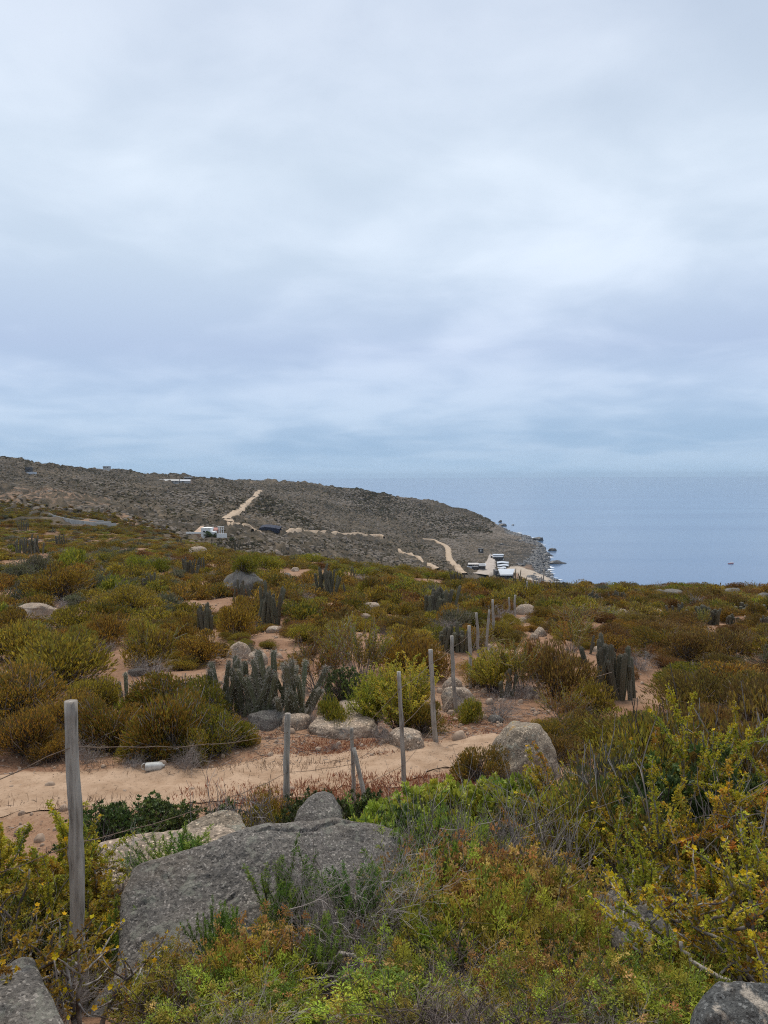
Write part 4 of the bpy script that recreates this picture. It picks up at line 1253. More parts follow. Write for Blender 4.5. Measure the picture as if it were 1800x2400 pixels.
def oxalis(seed, loc, name_label, group, n=7, h=1.5, spread=.8, lean=(0, 0), leafy=1.0, flowers=7, pal=None, r=.017, bare=.3):
    """arching thick-stemmed shrub with short leaf tufts all along the shoots and yellow flowers"""
    rng = np.random.default_rng(seed)
    pal = pal or [(0.58, 0.43, 0.028), (0.47, 0.39, 0.03), (0.38, 0.35, 0.028), (0.60, 0.40, 0.034), (0.33, 0.33, 0.028), (0.52, 0.28, 0.034)]
    flowers = int(flowers * 3.2)
    root = tag(empty('flowering_shrub', loc), name_label, 'shrub', group)
    st, fo = MB(), MB()
    tips = []
    LP, LD, LC = [], [], []
    bark = [(0.25, 0.22, 0.19), (0.16, 0.13, 0.11), (0.10, 0.08, 0.065), (0.33, 0.30, 0.26)]
    for i in range(n):
        st = MB()
        a = rng.uniform(0, 6.283)
        s = rng.uniform(.25, 1) * spread
        d = norm(np.array([math.cos(a) * s + lean[0], math.sin(a) * s + lean[1], 1.0]))
        p = np.array([math.cos(a), math.sin(a), 0]) * .07 - np.array([0, 0, .05])
        ln = h * rng.uniform(.6, 1.1)
        main, d2 = twig_path(rng, p, d, ln, 13, .10)
        shoots = [(main, r * rng.uniform(.8, 1.2), bare)]
        for _ in range(rng.integers(7, 12)):
            k = rng.integers(3, 12)
            q, _ = twig_path(rng, main[k], norm(main[min(k + 1, 13)] - main[k] + rng.normal(size=3) * .028 * 13 / 3 + np.array([0, 0, .02])), ln * rng.uniform(.22, .5), 7, .13)
            shoots.append((q, r * .5, .12))
        for q, r0, b0 in shoots:
            m = len(q) - 1
            V, Q = tube(q, np.linspace(r0, r0 * .32, m + 1), 6, True, .25, seed + i)
            cc = pick(rng, bark, m + 1, .25)
            st.add(V, Q, np.concatenate([np.repeat(cc, 6, 0), cc[:1], cc[-1:]]))
            tips.append((q[-1], norm(q[-1] - q[-2])))
            Lq = np.linalg.norm(np.diff(q, axis=0), axis=1).sum()
            tone = pick(rng, pal, 1)[0]
            nt_ = int(Lq * 112 * leafy)
            for tp in rng.uniform(b0, 1, nt_):
                c0 = np.array([np.interp(tp * m, np.arange(m + 1), q[:, x]) for x in range(3)])
                od = norm(rng.normal(size=3))
                c0 = c0 + od * rng.uniform(.0, .016)
                mm = 6
                LP.append(c0 + rng.normal(size=(mm, 3)) * .008)
                LD.append(norm(rng.normal(size=(mm, 3)) * .8 + od * .6 + np.array([0, 0, .4])))
                LC.append((tone if rng.random() < .6 else pick(rng, pal, 1)[0]) * rng.uniform(.8, 1.2, (mm, 1)))
        put('stem', st.mesh('stem', [M_TWIG], True), root)
    LP, LD, LC = np.concatenate(LP), np.concatenate(LD), np.concatenate(LC)
    fo.add(*kites(LP, LD, rng.uniform(.7, 1.3, len(LP)) * .021, rng.uniform(.7, 1.3, len(LP)) * .0125, rng, LC))
    put('foliage', fo.mesh('foliage', [M_LEAF]), root)
    idx = rng.permutation(len(tips))[:flowers]
    for k in idx:
        f = put('flower', FLOWER, root, tips[k][0] + tips[k][1] * .01)
        f.rotation_euler = (rng.uniform(.2, 1.4), rng.uniform(-.5, .5), rng.uniform(-1.2, 1.2))
        f.scale = (rng.uniform(.5, 1.1),) * 3
    return root


# ------------------------------------------------------------------ prototypes that copies share their meshes with
def proto(kind, meshes):
    return kind, meshes


KINDS = {
    'ochre': [heath_meshes(100 + k, 4600, OCHRE, h=[.5, .58, .45][k], ln=(.036, .07), wd=.0135) for k in range(3)],
    'ochre_fine': [heath_meshes(110 + k, 9000, [OCHRE, OCHRE + OLIVE][k], h=[.55, .6][k], ln=(.03, .055), wd=.0105, lumps=17, tw=460) for k in range(2)],
    'olive': [heath_meshes(120 + k, 4600, OLIVE, h=[.55, .62][k], ln=(.036, .07), wd=.0135) for k in range(2)],
    'olive_fine': [heath_meshes(130 + k, 9500, OLIVE + LIME[:1] + OCHRE[:2], h=[.62, .55][k], ln=(.03, .055), wd=.0105, lumps=18, tw=480, twpal=GREYTWIG) for k in range(2)],
    'russet': [heath_meshes(140 + k, 4600, RUSSET, h=[.5, .6][k], ln=(.036, .07), wd=.0135) for k in range(2)],
    'lime': [heath_meshes(150 + k, 3000, LIME, h=[.6, .5][k], ln=(.05, .09), wd=.018, up=1.0) for k in range(2)],
    'sage': [heath_meshes(160 + k, 2600, SAGE, h=[.6, .5][k], ln=(.04, .08), wd=.014, tw=260, twpal=GREYTWIG) for k in range(2)],
    'dead': [(None, dead_mesh(170 + k, 30, .62, .006, 1.1)) for k in range(3)],
    'deadfan': [(None, dead_mesh(178, 64, .85, .0048, .62, depth=3, kids=3, wob=.12))],
    'deaddark': [(None, dead_mesh(179, 90, .5, .0042, 1.0, BROWNTWIG[1:] + [(.06, .045, .035)], depth=3, kids=3, wob=.18))],
    'deadfine': [(None, dead_mesh(175 + k, 46, .62, .0036, 1.25, depth=4, kids=3)) for k in range(2)],
    'broom': [broom_meshes(180, 64, .95, [(0.42, .37, .035), (.34, .33, .032), (.5, .40, .04), (.27, .28, .03), (.45, .33, .035)], spread=.5, leaf=.04, wd=.014), broom_meshes(181, 40, 1.0, LIME + OCHRE[:2], spread=.62, bare=.45, twpal=GREYTWIG)],
    'sprawl': [broom_meshes(185 + k, 40, .75, OCHRE[:3] + LIME[:2], spread=.95, bare=.5, fork=3, dens=24, twpal=GREYTWIG) for k in range(2)],
    'rosette': [rosette_meshes(190 + k, 900, BRIGHT, h=[.6, .7][k]) for k in range(2)],
    'rosette_dark': [rosette_meshes(195 + k, 900, DKGREEN, h=[.55, .6][k], leaf=.036, wd=.017) for k in range(2)],
    'rosette_olive': [rosette_meshes(198, 800, DKGREEN + [(0.12, .13, .03), (.10, .10, .035)], h=.6, leaf=.035, wd=.015)],
    'shoots': [broom_meshes(200, 26, .8, [(0.14, 0.25, 0.03), (0.20, 0.30, 0.036), (0.11, 0.19, 0.026), (0.25, 0.31, 0.04)], leaf=.04, wd=.009, dens=70, spread=.55, bare=.25, fork=1)],
    'herb': [herb_meshes(210 + k, 50, .55, heads=[.16, .3, .08][k], yel=[.3, .45, .2][k]) for k in range(3)],
    'herb_orange': [herb_meshes(215, 74, .55, heads=.95, yel=.7)],
    'olive_leaf': [heath_meshes(220, 9000, OLIVE + DKGREEN[:2], h=.7, ln=(.022, .045), wd=.011, lumps=26, tw=320, up=.2)],
    'ochre_leaf': [heath_meshes(221, 9000, OCHRE + OLIVE[:2], h=.65, ln=(.022, .045), wd=.011, lumps=26, tw=320, up=.3)],
    'russet_leaf': [heath_meshes(222, 8000, RUSSET + OCHRE[:2], h=.65, ln=(.022, .045), wd=.011, lumps=24, tw=420, up=.3, twpal=GREYTWIG)],
    'lime_leaf': [heath_meshes(223, 9000, LIME + BRIGHT[:2], h=.65, ln=(.02, .04), wd=.010, lumps=28, tw=320, up=.2)],
    'sage_leaf': [heath_meshes(224, 6500, SAGE + OLIVE[:1], h=.6, ln=(.02, .04), wd=.010, lumps=24, tw=520, up=.2, twpal=GREYTWIG)],
}
WIDE = {}
for k_, lst in KINDS.items():
    WIDE[k_] = []
    for ms in lst:
        lo = np.full(3, 9e9)
        hi = -lo
        for m_ in ms:
            if m_ is None:
                continue
            co = np.empty(len(m_.vertices) * 3, np.float32)
            m_.vertices.foreach_get('co', co)
            co = co.reshape(-1, 3)
            lo, hi = np.minimum(lo, np.percentile(co, 2, 0)), np.maximum(hi, np.percentile(co, 98, 0))
        WIDE[k_].append((float(max(hi[0] - lo[0], hi[1] - lo[1])), float(hi[2])))
PLAIN = {k: 'heath_shrub' for k in KINDS}
PLAIN.update({k: 'dead_shrub' for k in KINDS if k.startswith('dead')})
PLAIN.update({k: 'leafy_bush' for k in KINDS if k.startswith('rosette') or k.startswith('lime')})
PLAIN.update({'broom': 'broom_shrub', 'sprawl': 'broom_shrub', 'shoots': 'green_sprig', 'herb': 'herb', 'herb_orange': 'herb', 'sage': 'sage_shrub', 'sage_leaf': 'sage_shrub'})
PART_NAMES = ('foliage', 'stem', 'flower_head')
rngP = np.random.default_rng(5)


def plant(kind, p, w, h=None, label='', cat='shrub', group=None, name='shrub', var=None, rz=None, sink=.02):
    lst = KINDS[kind]
    i = int(rngP.integers(0, len(lst))) if var is None else var
    ms = lst[i]
    sw = w / WIDE[kind][i][0]
    sh = sw if h is None else h / WIDE[kind][i][1]
    if sh > 1.45 * sw:
        sw = sh / 1.45
    root = empty(name, (p[0], p[1], p[2] - sink * w), rngP.uniform(0, 6.283) if rz is None else rz, (sw * rngP.uniform(.82, 1.2), sw * rngP.uniform(.82, 1.2), sh))
    tag(root, label, cat, group)
    if name == 'shrub':
        root.name = PLAIN[kind]
    for nm, m_ in zip(PART_NAMES, ms):
        if m_ is not None:
            q = put(nm, m_, root)
            if nm == 'flower_head':
                q['kind'] = 'stuff'
    return root


# ------------------------------------------------------------------ cacti
def cactus_stem_mesh(seed, hgt, rad, spines=260, pal=((0.085, 0.082, 0.048), (0.115, 0.105, 0.065)), ribs=9, long=.05, spine_c=(0.20, 0.17, 0.13), bend=.06):
    rng = np.random.default_rng(seed)
    nring = 9
    ns = ribs * 2
    an = np.arange(ns) * math.pi / ribs
    rib = np.where(np.arange(ns) % 2 == 0, 1.0, .74)
    tl = np.concatenate([np.linspace(0, .9, nring - 3), [.95, .985, 1.0]])
    rl = np.concatenate([np.linspace(.82, 1.0, nring - 3), [.85, .5, .12]])
    bx, by = rng.normal(0, bend, 2)
    V = []
    for t_, r_ in zip(tl, rl):
        c = np.array([bx * math.sin(t_ * 1.6) * hgt, by * math.sin(t_ * 1.6) * hgt, t_ * hgt])
        w_ = 1 + .07 * rng.normal()
        V.append(np.stack([c[0] + np.cos(an) * rad * r_ * rib * w_, c[1] + np.sin(an) * rad * r_ * rib * w_, np.full(ns, c[2])], -1))
    V = np.array(V)
    col = np.array(pal)[rng.integers(0, len(pal))] * rng.uniform(.85, 1.15)
    i_, k_ = np.meshgrid(np.arange(nring - 1), np.arange(ns), indexing='ij')
    Q = np.stack([i_ * ns + k_, i_ * ns + (k_ + 1) % ns, (i_ + 1) * ns + (k_ + 1) % ns, (i_ + 1) * ns + k_], -1).reshape(-1, 4)
    mb = MB()
    cc = np.tile(np.where(np.arange(ns)[:, None] % 2 == 0, np.array([[.135, .118, .082]]), col), (nring, 1))
    mb.add(V.reshape(-1, 3), Q, cc)
    if spines:
        ri = rng.integers(0, nring - 1, spines)
        rr = rng.integers(0, ribs, spines) * 2
        f = rng.random(spines)[:, None]
        p = V[ri, rr] * (1 - f) + V[ri + 1, rr] * f
        ax = np.stack([np.cos(an[rr]), np.sin(an[rr]), np.zeros(spines)], -1)
        d = norm(ax * .9 + rng.normal(size=(spines, 3)) * .55 + np.array([0, 0, -.25]))
        mb.add(*kites(p, d, rng.uniform(.5, 1.2, spines) * long, (.0048 if long > .06 else .0045), rng, np.asarray(spine_c) * rng.uniform(.6, 1.25, (spines, 1)), .1))
        q = 16
        tp = V[-2].mean(0)
        mb.add(*kites(np.repeat(tp[None], q, 0), rng.normal(size=(q, 3)) * .7 + np.array([0, 0, .6]), long * .8, .007, rng, np.array([(0.30, 0.17, 0.08)]) * rng.uniform(.7, 1.3, (q, 1)), .1))
    return mb.mesh('stem', [M_CACT])


STEMS = [cactus_stem_mesh(300 + k, 1.0, .07, 170) for k in range(5)]
STEMS_HAIRY = [cactus_stem_mesh(310 + k, 1.0, .060, 480, ((0.12, 0.135, 0.06), (0.10, 0.108, 0.055), (0.14, 0.15, 0.075)), 9, .075, (0.40, 0.36, 0.29), .1) for k in range(6)]
STEMS_FAR = [cactus_stem_mesh(320 + k, 1.0, .075, 0, ((0.078, 0.074, 0.048), (0.11, 0.10, 0.07))) for k in range(4)]


def cactus(u, v, w, h, label, n=14, mode='std', seed=0, tilt=.27, dist=None, thick=1.0, group=None, tall=None):
    """clump of ribbed columns: photo column, row of the foot, width and height in photo pixels"""
    rng = np.random.default_rng(900 + seed)
    p = at(u, v) if dist is None else G(u, dist)
    D = p[1]
    W_, Hh = px2m(w, D), px2m(h, D)
    p = p + np.array([0, W_ * .25, 0])
    p[2] = float(H(p[0], p[1]))
    root = tag(empty('cactus', p), label, 'cactus', group)
    lst = {'std': STEMS, 'hairy': STEMS_HAIRY, 'far': STEMS_FAR}[mode]
    n = int(n * 1.45) if n > 3 and mode != 'hairy' else n
    for k in range(n):
        a = rng.uniform(0, 6.283)
        rr = math.sqrt(rng.random())
        x, y = math.cos(a) * rr * W_ * .62, math.sin(a) * rr * W_ * .34
        s = put('stem', lst[k % len(lst)], root)
        hh = Hh * 1.12 * rng.uniform(.68, 1.0) * (1 - .16 * rr) if k else Hh * 1.12
        if tall is not None and k < len(tall):
            x, hh = tall[k][0] * W_, tall[k][1] * Hh
        z0 = float(H(p[0] + x, p[1] + y)) - p[2] - .03
        th = rng.uniform(.85, 1.15) * thick * max(.85, min(1.35, W_ / 1.3))
        s.location = (x * .8, y * .8, z0)
        s.rotation_euler = (-y / (W_ + .01) * tilt * 2 + rng.normal(0, .03), x / (W_ + .01) * tilt * 2 + rng.normal(0, .03), rng.uniform(0, 6.28))
        s.scale = (th, th, hh)
    keepout.append((p[0], p[1], W_ * .5))
    return root


CACTI = [
    # u, v, w, h, n, mode, label
    (618, 1470, 72, 98, 15, 'std', 'tall rounded ribbed cactus clump standing on a stone below the whale-shaped boulder'),
    (566, 1412, 46, 50, 9, 'std', 'dark cactus columns in front of the whale-shaped boulder'),
    (478, 1487, 52, 72, 8, 'std', 'open cactus clump with one curved column on bare soil, left of the rounded clump'),
    (278, 1652, 44, 66, 6, 'hairy', 'pale spiny cactus poking from ochre shrubs left of the olive thicket'),
    (1448, 1642, 104, 136, 15, 'std', 'tall thick cactus clump beside the red soil patch, with furry tips'),
    (1027, 1452, 82, 74, 22, 'std', 'broad fan-like cactus clump left of the fence on the mid slope'),
    (1062, 1532, 72, 68, 12, 'std', 'cactus clump close behind the fence posts, below the fan-like clump'),
    (1191, 1635, 36, 64, 6, 'std', 'small cactus among yellow-green shrubs right of the fence'),
    (762, 1400, 54, 74, 13, 'std', 'upright cactus clump on the brow below the far track'),
    (809, 1398, 20, 30, 4, 'far', 'little cactus right of the upright brow clump'),
    (60, 1300, 66, 46, 14, 'far', 'wide dark cactus clump at the far left edge'),
    (53, 1246, 32, 26, 9, 'far', 'dark cactus clump below the grey block wall, leftmost'),
    (124, 1250, 14, 20, 4, 'far', 'tiny cactus pair below the grey block wall'),
    (140, 1284, 34, 30, 7, 'far', 'small cactus right of the wide dark clump'),
    (436, 1346, 46, 38, 11, 'far', 'dark cactus clump left of the whale-shaped boulder, left of two'),
    (470, 1340, 34, 34, 7, 'far', 'dark cactus clump left of the whale-shaped boulder, right of two'),
    (347, 1386, 46, 38, 9, 'far', 'grey-green cactus among sage shrubs on the left slope'),
    (318, 1284, 20, 20, 4, 'far', 'faint small cactus above the sage shrubs'),
    (423, 1280, 26, 18, 5, 'far', 'small cactus group under the white house track'),
    (504, 1284, 30, 22, 6, 'far', 'brownish cactus group right below the white house'),
    (556, 1300, 36, 34, 11, 'far', 'dark cactus clump on the brow right of the white house'),
    (600, 1300, 44, 24, 8, 'far', 'row of small cacti on the brow below the dark net'),
    (666, 1308, 30, 24, 8, 'far', 'small dark cactus clump on the brow, left of three'),
    (704, 1312, 38, 18, 9, 'far', 'small dark cactus clump on the brow, middle of three'),
    (778, 1316, 30, 20, 8, 'far', 'small dark cactus clump on the brow, right of three'),
    (825, 1352, 20, 22, 4, 'far', 'small brown cactus in front of the brow'),
    (1072, 1372, 36, 34, 8, 'far', 'cactus clump in front of the coastal track on the brow'),
    (1206, 1384, 14, 48, 3, 'far', 'tall thin cactus columns in front of the bright roofed hall'),
    (1220, 1384, 16, 46, 4, 'far', 'dark cactus columns right of the thin ones, by the fence'),
    (1389, 1418, 38, 32, 10, 'far', 'splayed dark cactus clump on the right field, nearest the fence'),
    (1452, 1407, 40, 24, 10, 'far', 'low dark cactus row under the sea skyline'),
    (1388, 1534, 12, 44, 2, 'far', 'lone brown cactus column left of the tall thick clump'),
    (1594, 1448, 44, 34, 10, 'far', 'grey cactus group in the right field, left of the black row'),
    (1625, 1420, 40, 18, 9, 'far', 'low dark cactus row on the right field below the humped rock'),
    (1660, 1466, 66, 46, 18, 'far', 'long blackish cactus row in the right field'),
    (1720, 1466, 40, 26, 8, 'far', 'greyish cactus group right of the blackish row'),
    (1764, 1440, 74, 24, 18, 'far', 'long dark cactus row near the right edge, highest'),
    (1794, 1468, 20, 26, 5, 'far', 'dark cactus clump cut by the right edge'),
    (1509, 1546, 8, 20, 1, 'far', 'small lone cactus column above the red soil, left of two'),
    (1523, 1548, 8, 20, 1, 'far', 'small lone cactus column above the red soil, right of two'),
    (40, 1454, 10, 20, 2, 'far', 'little cactus in front of the broad tan boulder, left of two'),
    (82, 1454, 16, 20, 3, 'far', 'little cactus in front of the broad tan boulder, right of two'),
]
for k, (u, v, w, h, n, mode, lab) in enumerate(CACTI):
    cactus(u, v, w, h, lab, n, mode, k, thick={'std': 1.0, 'far': 1.0, 'hairy': .9}[mode] * min(1.0, max(.6, w / 50)))
# the large spiny clump by the track
cactus(556, 1684, 140, 150, 'large cactus clump of grey-green columns, dark left half beside the olive thicket', 26, 'hairy', 60, thick=.95, tilt=.5,
       tall=[(-.40, .86), (-.22, .94), (-.05, .80), (.10, .98), (.22, .62), (.34, .75)])
cactus(655, 1688, 150, 165, 'large cactus clump with long white spines by the track, right half above the flat ledge', 28, 'hairy', 61, thick=1.0, tilt=.5,
       tall=[(-.30, 1.0), (-.08, .72), (.05, .44), (.12, .95), (.28, .86), (.36, .90), (.46, .74), (-.16, .80), (-.36, .58)])

# ------------------------------------------------------------------ shrubs one can point to
SHRUBS = [
    # kind, u, v(foot), w, h, label
    ('olive_fine', 240, 1768, 170, 112, 'large olive-ochre shrub beside the track, left one of the thicket behind the white jug'),
    ('olive_fine', 380, 1782, 180, 140, 'largest olive-ochre shrub of the thicket, right behind the white jug'),
    ('olive_fine', 505, 1774, 120, 96, 'olive-ochre shrub at the right end of the thicket, under the fence wire'),
    ('olive_fine', 380, 1700, 190, 110, 'yellow-green topped shrub at the back of the thicket by the track'),
    ('olive_fine', 470, 1712, 150, 100, 'olive shrub left of the large spiny cactus'),
    ('olive_fine', 450, 1790, 100, 84, 'smaller olive shrub in front of the thicket above the grey dead shrub'),
    ('ochre_fine', 315, 1788, 90, 74, 'small ochre shrub in front of the thicket left of the white jug'),
    ('ochre_fine', 120, 1790, 80, 60, 'small ochre shrub at the track edge left of the nearest post'),
    ('deadfine', 200, 1792, 80, 60, 'dead grey shrub at the track edge right of the nearest post'),
    ('ochre_fine', 556, 1752, 90, 62, 'small ochre shrub spilling onto the track at the end of the thicket'),
    ('ochre_fine', 50, 1784, 150, 105, 'dense ochre shrub by the track at the left edge'),
    ('ochre_fine', 140, 1742, 150, 100, 'ochre shrub behind the nearest fence post'),
    ('ochre_fine', 20, 1700, 190, 120, 'brown-ochre shrub on the left edge above the track'),
    ('ochre_fine', 200, 1690, 130, 90, 'reddish ochre shrub left of the pale spiny cactus'),
    ('ochre', 110, 1618, 190, 112, 'very broad ochre shrub mound left of the bare soil patch'),
    ('olive', 150, 1570, 120, 80, 'yellow-green topped shrub on the broad ochre mound'),
    ('ochre', 30, 1560, 150, 90, 'ochre shrub at the left edge above the broad mound'),
    ('ochre', 30, 1500, 140, 70, 'ochre shrub under the broad tan boulder'),
    ('sage', 105, 1530, 90, 55, 'grey-green shrub between the ochre shrubs on the left'),
    ('ochre', 330, 1575, 130, 100, 'rounded ochre shrub behind white dead branches'),
    ('sprawl', 345, 1572, 110, 92, 'shrub of bare whitish branches in front of the bare soil patch'),
    ('ochre', 305, 1442, 120, 62, 'dome-shaped ochre shrub on the left slope beside bare soil'),
    ('ochre', 180, 1490, 130, 70, 'ochre shrub right of the broad tan boulder'),
    ('ochre', 235, 1520, 110, 70, 'dark ochre shrub above the bare soil patch'),
    ('ochre', 460, 1560, 120, 70, 'ochre shrub left of the cracked tan rock'),
    ('ochre', 545, 1500, 90, 90, 'tall ochre shrub left of the rounded cactus clump'),
    ('ochre', 420, 1510, 90, 60, 'ochre shrub in front of the open cactus clump'),
    ('lime', 320, 1690, 100, 60, 'lime-green shrub top above the olive thicket'),
    ('deadfine', 345, 1588, 90, 50, 'grey brushy dead shrub at the edge of the bare soil patch'),
    ('deadfine', 430, 1818, 92, 62, 'grey dead shrub on the track verge right of the white jug'),
    ('deadfine', 300, 1808, 70, 30, 'dry grey tuft left of the white jug'),
    ('deadfine', 525, 1770, 50, 40, 'small grey dead tuft at the thicket end'),
    ('deadfine', 480, 1545, 60, 40, 'grey dead shrub beside the open cactus clump'),
    ('deadfine', 245, 1530, 56, 30, 'grey dead tuft on the upper edge of the bare patch'),
    ('broom', 870, 1722, 90, 130, 'yellow-green broom bush behind the fence, left shoots'),
    ('broom', 945, 1730, 150, 165, 'big bright yellow-green broom bush behind the fence posts'),
    ('olive', 990, 1725, 80, 70, 'olive shrub at the right foot of the bright broom'),
    ('rosette_olive', 810, 1668, 130, 92, 'grey-green leafy bush above the brown ledge'),
    ('sage', 850, 1672, 80, 60, 'sage shrub right of the grey-green leafy bush'),
    ('sprawl', 745, 1625, 130, 120, 'sprawling yellow-stemmed shrub right of the spiny cactus'),
    ('sprawl', 850, 1600, 150, 130, 'sprawling brown shrub with gold tips in the middle of the slope'),
    ('sprawl', 790, 1560, 120, 100, 'gold-tipped sprawling shrub higher up the slope'),
    ('lime', 778, 1708, 64, 64, 'small yellow-green bush behind the leaning brace'),
    ('lime', 800, 1712, 36, 24, 'bright yellow-green tuft right of the small yellow-green bush'),
    ('deadfine', 730, 1708, 70, 60, 'brownish dead shrub right of the large spiny cactus'),
    ('deadfine', 898, 1748, 66, 46, 'grey dead tuft on the whaleback rock'),
    ('deadfine', 783, 1762, 34, 22, 'dark dry tuft on the track behind the leaning brace'),
    ('lime', 1104, 1694, 60, 52, 'round yellow-green shrub below the tan fence boulder'),
    ('deadfine', 1172, 1692, 96, 76, 'rounded grey dead bush right of the fence'),
    ('broom', 1160, 1630, 90, 100, 'yellowish broom shrub right of the seventh post'),
    ('broom', 1228, 1630, 110, 118, 'green-yellow broom shrub above the small cactus right of the fence'),
    ('deadfine', 1245, 1640, 90, 50, 'dark dead branches under the green-yellow broom'),
    ('russet', 1325, 1655, 150, 115, 'large russet-brown shrub right of the green-yellow broom'),
    ('russet', 1270, 1600, 120, 80, 'brown shrub behind the green-yellow broom'),
    ('ochre', 1390, 1690, 110, 80, 'ochre shrub left of the tall thick cactus clump'),
    ('sprawl', 1330, 1710, 100, 80, 'spiky ochre shrub with bare curved branches behind the orange-lichened boulder'),
    ('deadfine', 1370, 1700, 80, 46, 'fallen grey dead branches behind the orange-lichened boulder'),
    ('deadfine', 1510, 1580, 80, 46, 'grey dead bush above the red soil patch'),
    ('ochre', 1000, 1600, 120, 80, 'dark ochre shrub between the fifth and sixth posts'),
    ('ochre', 950, 1580, 130, 90, 'brown-ochre shrub below the fan-like cactus'),
    ('olive', 1120, 1838, 110, 76, 'ochre-olive shrub left of the orange-lichened boulder'),
    ('lime', 590, 1330, 66, 30, 'bright lime shrub on the brow, left of two'),
    ('lime', 630, 1336, 60, 28, 'bright lime shrub on the brow, right of two'),
    ('lime', 560, 1364, 60, 30, 'green bush growing over the whale-shaped boulder'),
    ('lime', 160, 1352, 84, 60, 'loose lime-green shrub in the left middle distance'),
    ('sage', 30, 1366, 90, 46, 'blue-grey sage shrub at the left edge'),
    ('sage', 75, 1352, 80, 46, 'sage shrub right of the blue-grey one at the left edge'),
    ('ochre', 110, 1412, 140, 78, 'big ochre shrub above the broad tan boulder'),
    ('lime', 310, 1340, 60, 34, 'yellow-green shrub above the grey-green cactus'),
    ('lime', 372, 1342, 40, 30, 'lime shrub right of the grey-green cactus'),
    ('lime', 745, 1417, 40, 14, 'flat bright lime cushion below the upright brow cactus'),
    ('lime', 720, 1318, 50, 18, 'lime cushion on the brow among small cacti'),
    ('sage', 690, 1320, 40, 20, 'grey-green cushion on the brow among small cacti'),
    ('deadfine', 720, 1408, 46, 24, 'grey dead bush left of the upright brow cactus'),
    ('lime', 850, 1390, 26, 24, 'small lime shrub right of the little cactus'),
    ('broom', 1345, 1530, 90, 80, 'pale yellow-green broom in the brown shrubs right of the fence'),
    ('broom', 1650, 1470, 14, 40, 'thin yellow shrub beside the blackish cactus row'),
    ('olive', 1780, 1450, 30, 36, 'yellow shrub above the right-edge cactus'),
    ('russet', 1710, 1560, 150, 70, 'rust-brown rounded shrub on the right slope'),
    ('russet', 1620, 1560, 130, 70, 'brown shrub left of the rust-brown rounded one'),
]
rngF = np.random.default_rng(11)
near_at = []
for kind, u, v, w, h, lab in SHRUBS:
    p = at(u, v)
    D = p[1]
    W_ = px2m(w, D)
    p = p + np.array([0, W_ * .3, 0])
    p[2] = float(H(p[0], p[1]))
    if 'growing over' in lab:
        q = at(563, 1398)
        p = np.array([q[0] + .1, q[1] + px2m(120, q[1]) * .36, q[2] + px2m(56, q[1]) * .92])
    plant(kind, p, W_, px2m(h, D) * 1.05, lab, var=0 if kind == 'broom' and u < 1000 else None)
    keepout.append((p[0], p[1], W_ * .36))

# ------------------------------------------------------------------ filler shrubs: single things up to about thirty metres, one scrub mass beyond
BARE = [(240, 1565, 62, 42), (210, 1510, 40, 16), (105, 1478, 30, 9), (20, 1396, 46, 12), (365, 1420, 30, 14), (335, 1452, 24, 8), (500, 1500, 30, 30), (640, 1500, 60, 16),
        (480, 1392, 22, 16), (1535, 1615, 52, 48), (680, 1545, 40, 14), (560, 1580, 60, 16), (790, 1735, 250, 46), (1010, 1770, 160, 60), (1290, 1690, 60, 22), (640, 1790, 120, 60),
        (1080, 1600, 24, 20), (720, 1690, 90, 14), (980, 1640, 26, 20), (300, 1400, 10, 8), (1075, 1700, 80, 40), (900, 1780, 300, 50), (1160, 1720, 90, 40), (385, 1470, 26, 10)]
cands = []
rk = np.array([k[:3] for k in keepout])
placed = []
cell = {}


def free(x, y, r):
    if len(rk) and (np.hypot(rk[:, 0] - x, rk[:, 1] - y) < rk[:, 2] + r * .55).any():
        return False
    gx, gy = int(x // 1.6), int(y // 1.6)
    for a in (-1, 0, 1):
        for b_ in (-1, 0, 1):
            for (x2, y2, r2) in cell.get((gx + a, gy + b_), ()):
                if (x - x2) ** 2 + (y - y2) ** 2 < ((r + r2) * .72) ** 2:
                    return False
    cell.setdefault((gx, gy), []).append((x, y, r))
    return True


NT = 60000
tD = np.sqrt(rngF.uniform(11.2 ** 2, 165.0 ** 2, NT))
tT = rngF.uniform(-.70, .70, NT)
tR = rngF.uniform(.26, .74, NT) * (1 + (tD > 40) * .10)
X_, Y_ = tT * tD, tD
Z_ = H(X_, Y_)
uu, vv = project_many(np.stack([X_, Y_, Z_], -1))
okm = np.ones(NT, bool)
for bu, bv, ru, rv in BARE:
    okm &= ((uu - bu) / ru) ** 2 + ((vv - bv) / rv) ** 2 > 1
okm &= ~((vv > 1770) & (uu < 1190))                     # the track and its verge
gapn = fbm(X_ * .23, Y_ * .23, seed=77, oct=3)
okm &= ~((gapn > .27) & (uu < 900))
okm &= ~((gapn > .48) & (uu >= 900))
okm &= ~((np.abs(uu - 195) < 92) & (vv < 1241) & (vv > 1222))
